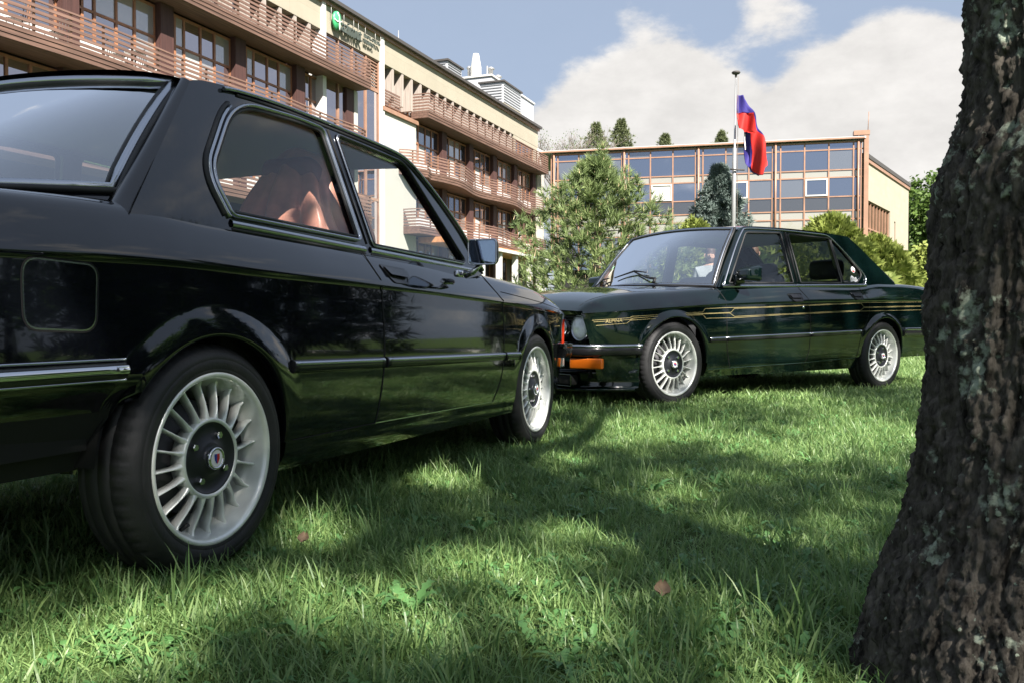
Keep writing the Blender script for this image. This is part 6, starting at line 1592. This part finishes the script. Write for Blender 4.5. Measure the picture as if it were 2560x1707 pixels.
SUN_SPOTS = [(620, 1128, .26), (1450, 1330, .16), (1100, 1420, .14), (640, 1490, .15), (300, 1600, .18), (800, 1500, .18), (1000, 1570, .15), (1140, 1195, .24), (1250, 1440, .20), (1590, 1085, .32), (1400, 1150, .15), (2150, 1085, .45), (1900, 1010, .42), (2250, 920, .8), (1750, 1230, .2), (100, 1680, .22), (2000, 1340, .18), (1640, 985, .45), (1500, 1560, .13), (1950, 1130, .3), (860, 1330, .14)]
def crown_leaves(R, blobs, base=None, clumps=70, leaf=1.25):
    Ps, As = [], []
    for c, r, n in blobs:
        C = np.array(c, float); d = nrg.normal(size=(clumps, 3)); d /= np.linalg.norm(d, axis=1, keepdims=True); cc = C + d * nrg.uniform(0, 1, clumps)[:, None] ** .4 * np.array(r)
        w = nrg.integers(0, clumps, n); P = cc[w] + nrg.normal(size=(n, 3)) * .30; Ps.append(P); As.append(np.tile([0, 0, 1.0], (n, 1)))
    P = np.concatenate(Ps); A_ = np.concatenate(As); B = np.array(R.location)
    G = (P + B); G = G[:, :2] - np.array(SUN_DIR[:2]) / SUN_DIR.z * G[:, 2:3]                # where each leaf's shadow falls: leave the crown open over some spots
    keep = np.ones(len(P), bool)
    for u, v, r in SUN_SPOTS:
        q = pix_ray(u, v); t = CAMH / -q.z; d = np.hypot((G[:, 0] - q.x * t), (G[:, 1] - q.y * t) * .75); keep &= nrg.random(len(P)) < sstep(.75 * r, 1.35 * r, d)
    P = P[keep]; As = [A_[keep]]
    scatter(LEAF[0], LEAF[1], P, rand_rot(len(P), np.concatenate(As), .55), nrg.uniform(.75, 1.4, len(P)) * leaf, 'crown', M['leafA'], R)
M['lichen'] = pmat('lichen', (.22, .25, .19), .9, var=(60, .3))
fore_tree()
# shade trees standing behind and to the right of the camera
def shade_tree(label, base, blobs, h):
    R = tag(empty('shade_tree', base), label, 'tree', 'trees shading the lawn'); tb = MB(); tb.tube([(0, 0, -.1), (.05, 0, h * .4), (0, .1, h * .8)], [.24, .19, .09], 12); tb.build('trunk', M['bark2'], R)
    lb = MB()
    for c, r, n in blobs:
        for k in range(5): limb_tube(lb, (0, .05, h * .5), (c[0] + rnd.uniform(-1, 1) * r[0] * .6, c[1] + rnd.uniform(-1, 1) * r[1] * .6, c[2]), .07, .02)
    lb.build('limbs', M['bark2'], R)['kind'] = 'stuff'; crown_leaves(R, blobs)
HS = 12.5; OX, OY = SUN_DIR.x / SUN_DIR.z * HS, SUN_DIR.y / SUN_DIR.z * HS            # tall trees up-sun: their crowns stand where their shade reaches the cars
def over(base, tx, ty, r, n, dz=0.0): return ((tx + OX - base[0], ty + OY - base[1], HS + dz), (r, r, 1.6), n)
b1, b2 = (5.0, -9.4, 0), (8.4, -7.0, 0)
shade_tree('tall leafy tree behind the camera shading the black car', b1, [over(b1, -1.7, 1.6, 1.9, 3600), over(b1, -.5, 4.4, 2.0, 2500), over(b1, .2, 1.7, 1.5, 800)], 14.0)
shade_tree('tall leafy tree behind the camera shading the green car', b2, [over(b2, 1.3, 3.2, 1.9, 800), over(b2, 2.0, 7.3, 2.4, 1900), over(b2, 3.6, 4.6, 2.0, 800)], 14.0)
gs = 'trees along the far right side of the lawn'
for i, (x, y, h, r, kind, lab) in enumerate([(17.5, 9.5, 8, 2.6, 0, 'tall fir at the right edge of the lawn'), (17, 14, 11, 3.0, 0, 'fir beyond the paved path on the right'), (21, 6, 7.5, 3.2, 1, 'rounded leafy tree right of the lawn'), (18, 2.5, 7.5, 2.6, 0, 'fir right of the foreground trunk'), (20, -4, 7.5, 3.4, 1, 'leafy tree far right of the camera'), (13, -10, 8, 2.6, 0, 'fir behind the camera on the right'), (25, 13, 12, 4.0, 1, 'large leafy tree behind the right firs'), (2, -19, 9, 3.0, 0, 'fir behind the shade trees')]):
    if kind == 0: conifer('fir_tree', lab, (x, y, 0), h, r, 1800, M['darkfir'], .55, gs, template=TUFT2, tiers=10, spread=.1, droop=-.25, base_h=.06)
    else: leafy_tree('leafy_tree', lab, (x, y, 0), h, (0, 0, h * .6), (r, r, h * .38), 5000, M['leafA'], 2.6, gs, .2, 80)
# ------------------------------------------------------------------ flagpole and flag
def flag_and_pole():
    D = 29.6; X = lambda u: (u - 1280) / FPX * D; Z = lambda v: hz(v, D)
    R = tag(empty('flagpole', (X(1834), D, 0.05)), 'tall slim white flagpole with a dark cap in front of the spruce', 'flagpole')
    z0, z1 = 0, Z(190) - .05
    MB().tube([(-.05, 0, z0 - .1), (-.02, 0, z1 * .55), (.0, 0, z1 * .72), (.0, 0, z1 * .725), (.03, 0, z1)], [.08, .075, .07, .036, .026], 14).build('pole', M['pipe'], R)
    MB().lathe([(0, .10), (.12, .08), (.15, .04), (.12, .0), (.04, -.03), (.035, -.12)], 16, axis='z').build('cap', M['roofdark'], R).location = (.03, 0, z1)
    MB().tube([(-.18, -.14, Z(431)), (.3, -.14, Z(433))], .03, 6).build('cleat', M['roofdark'], R)
    MB().tube([(.06, -.11, 1.4), (.08, -.10, z1 - .1)], .008, 5).build('halyard', M['twig'], R)
    rows = [(242, 1839, 1839, 1839, 1854), (253, 1839, 1839, 1839, 1857), (265, 1839, 1839, 1839, 1863), (280, 1839, 1839, 1839, 1871), (288, 1838, 1838, 1838.5, 1875), (290, 1838, 1838, 1874, 1876), (300, 1838, 1838, 1876, 1880), (315, 1838, 1838, 1881, 1885), (328, 1839, 1839, 1885, 1890), (333, 1850, 1850, 1887, 1892), (337, 1861, 1871, 1890, 1894), (350, 1861, 1872, 1898, 1898.2), (385, 1860.5, 1876, 1906, 1906.2), (412, 1860, 1874, 1911, 1911.2), (419, 1864, 1872, 1911, 1911.2), (425, 1873, 1874, 1904, 1904.2), (433, 1880, 1880, 1902, 1902.2), (443, 1892, 1892, 1900, 1900.2)]
    fn = [pchip([(r[0], r[i]) for r in rows]) if False else (lambda q, i=i: np.interp(q, [r[0] for r in rows], [r[i] for r in rows])) for i in range(1, 5)]
    mb = MB(); na, nb, nc = 8, 16, 6; n = na + nb + nc; vs_ = np.linspace(242, 443, 90)
    for v in vs_:
        L, B1, B2, Rr = [float(g(v)) for g in fn]
        for j in range(n + 1):
            if j <= na: u = L + (B1 - L) * j / na
            elif j <= na + nb: u = B1 + (B2 - B1) * (j - na) / nb
            else: u = B2 + (Rr - B2) * (j - na - nb) / nc
            q = (u - 1838) / 70.0; t = (v - 242) / 201.0
            dep = .16 * math.sin(7.5 * q - 3.2 * t + .6) * (.35 + t) + .07 * math.sin(17 * q + 5 * t) + .10 * math.sin(9 * t + 6 * q) - .12 * t + (.16 if j < na and v > 335 else 0)
            mb.v.append((X(u), D - .12 + dep, Z(v)))
    for i in range(len(vs_) - 1):
        for j in range(n):
            a = i * (n + 1) + j; mb.f.append((a, a + 1, a + n + 2, a + n + 1)); mb.m.append(0 if (j < na or j >= na + nb) else 1); mb.smooth.append(True)
    o = mb.build('flag', None, None, mats=[M['flagblue'], M['flagred']]); md = o.modifiers.new('cloth', 'SOLIDIFY'); md.thickness = .004
    tag(o, 'blue and red cloth flag hanging limp from the flagpole', 'flag')
    w = MB(); w.grid(lambda u, v: (X(1859.2 + 1.8 * u), D + .02 + .05 * math.sin(5 * v), Z(338 + 40 * v)), 2, 10); w.build('white_stripe', M['signwhite'], o)
M['flagblue'] = leaf_mat('flag_blue', (.045, .035, .22), (.045, .035, .22), .3, .7); M['flagred'] = leaf_mat('flag_red', (.62, .035, .03), (.62, .035, .03), .3, .7)
flag_and_pole()
# ------------------------------------------------------------------ two people standing behind the green car
def person(label, loc, rz, shirt, trousers, hair, height=1.72, beard=False):
    me = bpy.data.meshes.new('person'); s = height / 1.75
    J = dict(pel=(0, 0, .95), spine=(0, -.01, 1.15), chest=(0, -.01, 1.34), neck=(0, -.005, 1.49), chin=(0, .012, 1.565), head=(0, .015, 1.635), crown=(0, .008, 1.70),
             sl=(.19, 0, 1.42), el=(.235, .015, 1.14), wl=(.235, -.06, .89), kl=(.243, -.085, .81), sr=(-.19, 0, 1.42), er=(-.235, .015, 1.14), wr=(-.235, -.06, .89), kr=(-.243, -.085, .81),
             hl=(.095, 0, .90), nl=(.105, -.015, .50), al=(.11, .02, .09), tl=(.12, -.13, .035), hr=(-.095, 0, .90), nr=(-.105, -.015, .50), ar=(-.11, .02, .09), tr=(-.12, -.13, .035))
    Rr = dict(pel=(.155, .115), spine=(.145, .11), chest=(.165, .12), neck=(.056, .058), chin=(.062, .072), head=(.077, .094), crown=(.06, .072), sl=(.066, .066), el=(.045, .045), wl=(.031, .031), kl=(.024, .04), sr=(.066, .066), er=(.045, .045), wr=(.031, .031), kr=(.024, .04),
              hl=(.09, .09), nl=(.062, .062), al=(.045, .045), tl=(.042, .035), hr=(.09, .09), nr=(.062, .062), ar=(.045, .045), tr=(.042, .035))
    K = list(J); E_ = [('pel', 'spine'), ('spine', 'chest'), ('chest', 'neck'), ('neck', 'chin'), ('chin', 'head'), ('head', 'crown'), ('chest', 'sl'), ('sl', 'el'), ('el', 'wl'), ('wl', 'kl'), ('chest', 'sr'), ('sr', 'er'), ('er', 'wr'), ('wr', 'kr'), ('pel', 'hl'), ('hl', 'nl'), ('nl', 'al'), ('al', 'tl'), ('pel', 'hr'), ('hr', 'nr'), ('nr', 'ar'), ('ar', 'tr')]
    me.from_pydata([tuple(c * s for c in J[k]) for k in K], [(K.index(a), K.index(b)) for a, b in E_], [])
    o = add_obj('person', me, None); o.location = loc; o.rotation_euler = (0, 0, rz)
    bm = bmesh.new(); bm.from_mesh(me); lay = bm.verts.layers.skin.verify()
    for i, v in enumerate(bm.verts): v[lay].radius = tuple(q * s for q in Rr[K[i]]); v[lay].use_root = (K[i] == 'pel')
    bm.to_mesh(me); bm.free()
    sk = o.modifiers.new('skin', 'SKIN'); sk.use_smooth_shade = True; sb = o.modifiers.new('sub', 'SUBSURF'); sb.levels = 2; sb.render_levels = 2
    m, n, l, p = new_mat('person_skin_and_clothes'); p.inputs['Roughness'].default_value = .75
    t = n.new('ShaderNodeTexCoord'); sx = n.new('ShaderNodeSeparateXYZ'); l.new(t.outputs['Object'], sx.inputs[0])
    r = n.new('ShaderNodeValToRGB'); r.color_ramp.interpolation = 'CONSTANT'; mr = n.new('ShaderNodeMath'); mr.operation = 'DIVIDE'; l.new(sx.outputs['Z'], mr.inputs[0]); mr.inputs[1].default_value = height
    l.new(mr.outputs[0], r.inputs[0]); e = r.color_ramp.elements; e[0].color = (.03, .025, .02, 1); e[1].position = .05; e[1].color = (*trousers, 1)
    for pos, c in ((.55, shirt), (.845, (.52, .30, .22))): q = e.new(pos); q.color = (*c, 1)
    l.new(r.outputs[0], p.inputs['Base Color']); me.materials.append(m)
    hm = pmat('hair', hair, .6); hd = Vector(J['head']) * s
    mb = MB()
    def hairf(u, v):
        th = u * 2 * PI; ph = v * 1.75; d = Vector((math.sin(ph) * math.cos(th), math.sin(ph) * math.sin(th), math.cos(ph)))
        cut = 1.0 if d.y > -.25 or d.z > .45 else .86
        return hd + Vector((d.x * .083, d.y * .103 + .012, d.z * .115 + .018)) * s * cut
    mb.grid(hairf, 24, 12); mb.build('hair', hm, o)
    v, f = rounded_box((-.012, -.118, -.035), (.012, -.078, .018), .008); MB().add([tuple(hd + Vector(q) * s) for q in v], f, 0, True).build('nose', m, o)
    for x in (-.033, .033): MB().add([tuple(hd + Vector((x + a, -.092, .018 + b)) * s) for a, b in ((-.014, -.003), (.014, -.003), (.012, .005), (-.012, .005))], [(0, 1, 2, 3)]).build('eye', M['shut'], o)
    for x in (-.083, .083): v, f = rounded_box((x - .01, -.012, -.03), (x + .01, .025, .03), .009); MB().add([tuple(hd + Vector(q) * s) for q in v], f, 0, True).build('ear', m, o)
    MB().add([tuple(hd + Vector((a, -.088, -.062 + b)) * s) for a, b in ((-.024, 0), (.024, 0), (.02, .007), (-.02, .007))], [(0, 1, 2, 3)]).build('mouth', pmat('lips', (.35, .13, .10), .6), o)
    if beard:
        mb = MB(); mb.grid(lambda u, v: tuple(hd + Vector((.078 * math.sin((u - .5) * 2.6), -.094 * math.cos((u - .5) * 2.6) - .002, -.045 - .055 * v)) * s), 12, 4); mb.build('beard', hm, o)
    return tag(o, label, 'person')
person('person with short brown hair and beard in a pale shirt behind the green car', (2.70, 11.9, .055), math.radians(-12), (.30, .31, .32), (.05, .06, .09), (.07, .035, .02), 1.60, True)
person('person with brown hair in a dark top behind the front door of the green car', (3.20, 11.6, .055), math.radians(165), (.05, .055, .06), (.07, .06, .05), (.13, .06, .03), 1.60)
# ------------------------------------------------------------------ lawn
M['grass'] = leaf_mat('grass_blades', (.052, .155, .042), (.205, .420, .125), .42, .42, 1.0, tip=(.32, .44, .16), spec=.5)
M['weed'] = leaf_mat('weed_leaves', (.045, .130, .038), (.15, .31, .10), .32, .45, 1.0, spec=.45)
def grass_tuft(seed, nb, rad, h0, h1, w, lean):
    g = random.Random(seed); v, f = [], []
    for k in range(nb):
        a = g.uniform(0, 2 * PI); r = rad * math.sqrt(g.random()); x, y = r * math.cos(a), r * math.sin(a); H = g.uniform(h0, h1) * (1.25 if g.random() < .08 else 1); b = g.uniform(0, 2 * PI); ln = lean * g.uniform(.2, 1.3) * H; ww = w * g.uniform(.6, 1.35)
        dx, dy = math.cos(b), math.sin(b); tw = b + PI / 2 + g.uniform(-.9, .9); sx, sy = math.cos(tw) * ww / 2, math.sin(tw) * ww / 2; i = len(v)
        flat = g.random() < .22
        for t in (0, .4, .75):
            ox, oy, oz = dx * ln * t * t, dy * ln * t * t, H * (t if not flat else t * (1 - .55 * t)); q = 1 - .35 * t
            v += [(x + ox - sx * q, y + oy - sy * q, oz), (x + ox + sx * q, y + oy + sy * q, oz)]
        v.append((x + dx * ln, y + dy * ln, H * (1 if not flat else .45))); f += [(i, i + 1, i + 3, i + 2), (i + 2, i + 3, i + 5, i + 4), (i + 4, i + 5, i + 6)]
    return v, f
def broad_leaf(L, W, lob, bend, n=7):
    """one leaf along +y, arching up then over"""
    v, f = [], []
    for k in range(n + 1):
        t = k / n; w = W * math.sin(PI * min(1, .12 + .88 * t)) ** .8 * (1 - .0 * t); w *= (1 + lob * (1 if k % 2 else -1)) if 0 < k < n else 1
        if k == n: w = .001
        y = L * (t - .18 * bend * t * t); z = L * (bend * (t - .75 * t * t))
        v += [(-w, y, z + .15 * w), (0, y, z), (w, y, z + .15 * w)]
    for k in range(n):
        a = 3 * k; f += [(a, a + 1, a + 4, a + 3), (a + 1, a + 2, a + 5, a + 4)]
    return v, f
def rosette(seed, nl, L, lob):
    g = random.Random(seed); v, f = [], []
    for k in range(nl):
        lv, lf = broad_leaf(L * g.uniform(.6, 1.15), L * g.uniform(.085, .13) * (1.7 if lob == 0 else 1), lob, g.uniform(.45, 1.5)); a = k * 2.4 + g.uniform(-.3, .3); c, s = math.cos(a), math.sin(a); b = len(v)
        v += [(x * c - y * s, x * s + y * c, z) for x, y, z in lv]; f += [tuple(b + i for i in q) for q in lf]
    return v, f
def clippings(seed):
    g = random.Random(seed); v, f = [], []
    for k in range(9):
        a = g.uniform(0, 2 * PI); L = g.uniform(.02, .06); w = g.uniform(.0015, .004); x, y, z = g.uniform(-.05, .05), g.uniform(-.05, .05), g.uniform(.012, .05); dx, dy = math.cos(a) * L / 2, math.sin(a) * L / 2; t = g.uniform(-.012, .012); i = len(v)
        v += [(x - dx - dy * w / L, y - dy + dx * w / L, z - t), (x - dx + dy * w / L, y - dy - dx * w / L, z - t), (x + dx + dy * w / L, y + dy - dx * w / L, z + t), (x + dx - dy * w / L, y + dy + dx * w / L, z + t)]; f.append((i, i + 1, i + 2, i + 3))
    return v, f
M['straw'] = leaf_mat('dry_clippings', (.14, .22, .08), (.36, .40, .20), .2, .6, 1.0)
def lawn():
    src = bpy.data.collections.new('grass_sources'); protos = []
    specs = [grass_tuft(1, 26, .06, .03, .085, .0050, .9), grass_tuft(2, 22, .065, .025, .07, .0046, 1.3), grass_tuft(3, 14, .05, .06, .13, .0058, .6), grass_tuft(4, 26, .065, .012, .045, .0042, 1.7), rosette(5, 6, .085, .24), rosette(6, 5, .06, 0.0), grass_tuft(7, 50, .14, .04, .09, .009, .9), rosette(8, 7, .11, .30), clippings(9)]
    for i, (v, f) in enumerate(specs):
        me = bpy.data.meshes.new('tuft%d' % i); me.from_pydata(v, [], f); me.materials.append(M['weed'] if i in (4, 5, 7) else M['straw'] if i == 8 else M['grass']); me.update(); o = bpy.data.objects.new('tuft_%d' % i, me); src.objects.link(o)
    pts, rot, scl, idx = [], [], [], []
    def wheel_hit(x, y):
        for (o, e, pos) in WHEELS:
            lx = (x - o[0]) * e[0] + (y - o[1]) * e[1]; ly = -(x - o[0]) * e[1] + (y - o[1]) * e[0]
            for px_, py_ in pos:
                if abs(lx - px_) < .13 and abs(ly - py_) < .11: return True
        return False
    e1 = (math.cos(NEAR_RZ), math.sin(NEAR_RZ)); e2 = (math.cos(FAR_RZ), math.sin(FAR_RZ))
    WHEELS = [(NEAR_LOC, e1, [(a, b) for a in (-.005, 2.545) for b in (-.69, .69)]), (FAR_LOC, e2, [(a, b) for a in (.025, 2.65) for b in (-.73, .73)])]
    def zone(y0, y1, dens, kinds, wts, s0, s1, mx=.25):
        y = y0
        while y < y1:
            dy = .05 if y < 6 else .2; half = .64 * (y + dy) + mx; n = nrg.poisson(dens * 2 * half * dy)
            for _ in range(n):
                x = rnd.uniform(-half, half); yy = y + rnd.random() * dy
                if math.hypot(x - .95, yy - 1.55) < .27 or wheel_hit(x, yy): continue
                lush = .5 + .5 * mnoise.noise(Vector((x * 1.3, yy * 1.3, 3.3))) + .35 * mnoise.noise(Vector((x * 4, yy * 4, 9)))
                k = rnd.choices(kinds, wts)[0]
                if k in (4, 5, 7) and rnd.random() > lush + .25: k = kinds[0]
                pts.append((x, yy, float(gz(x, yy)) - .006)); rot.append((rnd.gauss(0, .10), rnd.gauss(0, .10), rnd.uniform(0, 2 * PI))); scl.append(rnd.uniform(s0, s1) * (.52 + .46 * lush)); idx.append(k)
            y += dy
    zone(1.15, 3.0, 860, [0, 1, 2, 3, 4, 5, 7, 8], [.23, .25, .09, .23, .09, .06, .03, .02], .7, 1.15); zone(3.0, 6.0, 520, [0, 1, 2, 3, 4, 5, 7, 8], [.26, .26, .08, .21, .08, .06, .03, .02], .75, 1.15); zone(6.0, 10.5, 160, [0, 1, 6, 4, 5, 7, 8], [.22, .22, .36, .08, .05, .04, .03], .9, 1.25, .4); zone(10.5, 17, 46, [6, 4], [.9, .1], 1.2, 1.7, .6)
    me = bpy.data.meshes.new('grass'); me.vertices.add(len(pts)); me.vertices.foreach_set('co', np.array(pts, np.float32).ravel())
    a = me.attributes.new('rot', 'FLOAT_VECTOR', 'POINT'); a.data.foreach_set('vector', np.array(rot, np.float32).ravel()); a = me.attributes.new('scl', 'FLOAT', 'POINT'); a.data.foreach_set('value', np.array(scl, np.float32)); a = me.attributes.new('idx', 'INT', 'POINT'); a.data.foreach_set('value', np.array(idx, np.int32))
    o = add_obj('grass', me, M['grass']); tag(o, 'long green lawn grass mixed with dandelion leaves', 'grass', kind='stuff')
    ng = bpy.data.node_groups.new('grass_scatter', 'GeometryNodeTree'); ng.interface.new_socket('Geometry', in_out='INPUT', socket_type='NodeSocketGeometry'); ng.interface.new_socket('Geometry', in_out='OUTPUT', socket_type='NodeSocketGeometry')
    N = ng.nodes; Lk = ng.links; gi = N.new('NodeGroupInput'); go = N.new('NodeGroupOutput'); ip = N.new('GeometryNodeInstanceOnPoints'); ci = N.new('GeometryNodeCollectionInfo'); ci.inputs[0].default_value = src; ci.inputs['Separate Children'].default_value = True; ci.inputs['Reset Children'].default_value = True
    def attr(nm, ty): q = N.new('GeometryNodeInputNamedAttribute'); q.data_type = ty; q.inputs[0].default_value = nm; return q.outputs[0]
    Lk.new(gi.outputs[0], ip.inputs['Points']); Lk.new(ci.outputs[0], ip.inputs['Instance']); ip.inputs['Pick Instance'].default_value = True
    Lk.new(attr('idx', 'INT'), ip.inputs['Instance Index']); Lk.new(attr('scl', 'FLOAT'), ip.inputs['Scale'])
    er = N.new('FunctionNodeEulerToRotation'); Lk.new(attr('rot', 'FLOAT_VECTOR'), er.inputs[0]); Lk.new(er.outputs[0], ip.inputs['Rotation']); Lk.new(ip.outputs[0], go.inputs[0])
    md = o.modifiers.new('scatter', 'NODES'); md.node_group = ng
    return len(pts)
N_TUFTS = lawn()
# larger weeds that stand out singly, and a few dry leaves
gw = 'dandelion plants in the lawn'
protoR = [rosette(31 + i, 6 + i, .12, .26) for i in range(3)]; meR = []
def dandelion(u, v, k, s, rz):
    r = pix_ray(u, v); t = CAMH / -r.z; x, y = r.x * t, r.y * t
    R = tag(empty('dandelion_plant', (x, y, float(gz(x, y)) - .004), rz), 'dandelion plant with long toothed leaves standing out of the lawn', 'weed', gw); g = random.Random(k * 7 + int(u)); R.scale = (s, s, s)
    for q in range(6):
        v_, f_ = broad_leaf(.12 * g.uniform(.7, 1.2), .012 * g.uniform(.8, 1.3), .38, g.uniform(.6, 1.7), 11); a = q * 2.4 + g.uniform(-.3, .3); c, s_ = math.cos(a), math.sin(a)
        MB().add([(x_ * c - y_ * s_, x_ * s_ + y_ * c, z_) for x_, y_, z_ in v_], f_, 0, True).build('leaf', M['weed'], R)
for i, (u, v) in enumerate([(1030, 1530), (1290, 1500), (1560, 1640), (1330, 1610), (1120, 1690), (470, 1440), (650, 1400), (1720, 1420), (1890, 1500), (2040, 1480), (1480, 1290), (1960, 1340), (1630, 1230), (1200, 1330), (860, 1290), (300, 1600), (760, 1600), (2020, 1270), (1380, 1420), (1830, 1610)]): dandelion(u, v, i, rnd.uniform(.6, .95), rnd.uniform(0, 6))
def dry_leaf(u, v, lab, s):
    r = pix_ray(u, v); t = (CAMH - .05) / -r.z; x, y = r.x * t, r.y * t; mb = MB(); mb.grid(lambda a, b: ((a - .5) * .05 * s * math.sin(PI * (b * .9 + .08)) ** .7, (b - .5) * .055 * s, .012 * s * (2 * a - 1) ** 2 + .02 * s * (b - .4) ** 2 * 2), 6, 8)
    o = mb.build('dry_leaf', M['dry']); o.location = (x, y, float(gz(x, y)) + .05); o.rotation_euler = (.35, .1, rnd.uniform(-.5, .5)); tag(o, lab, 'leaf')
M['dry'] = pmat('dry_leaf', (.17, .115, .07), .8, var=(50, .3))
dry_leaf(1655, 1478, 'curled dry brown leaf lying in the open lawn', .75); dry_leaf(758, 1348, 'curled dry pinkish leaf in the grass by the rear tyre', .65)
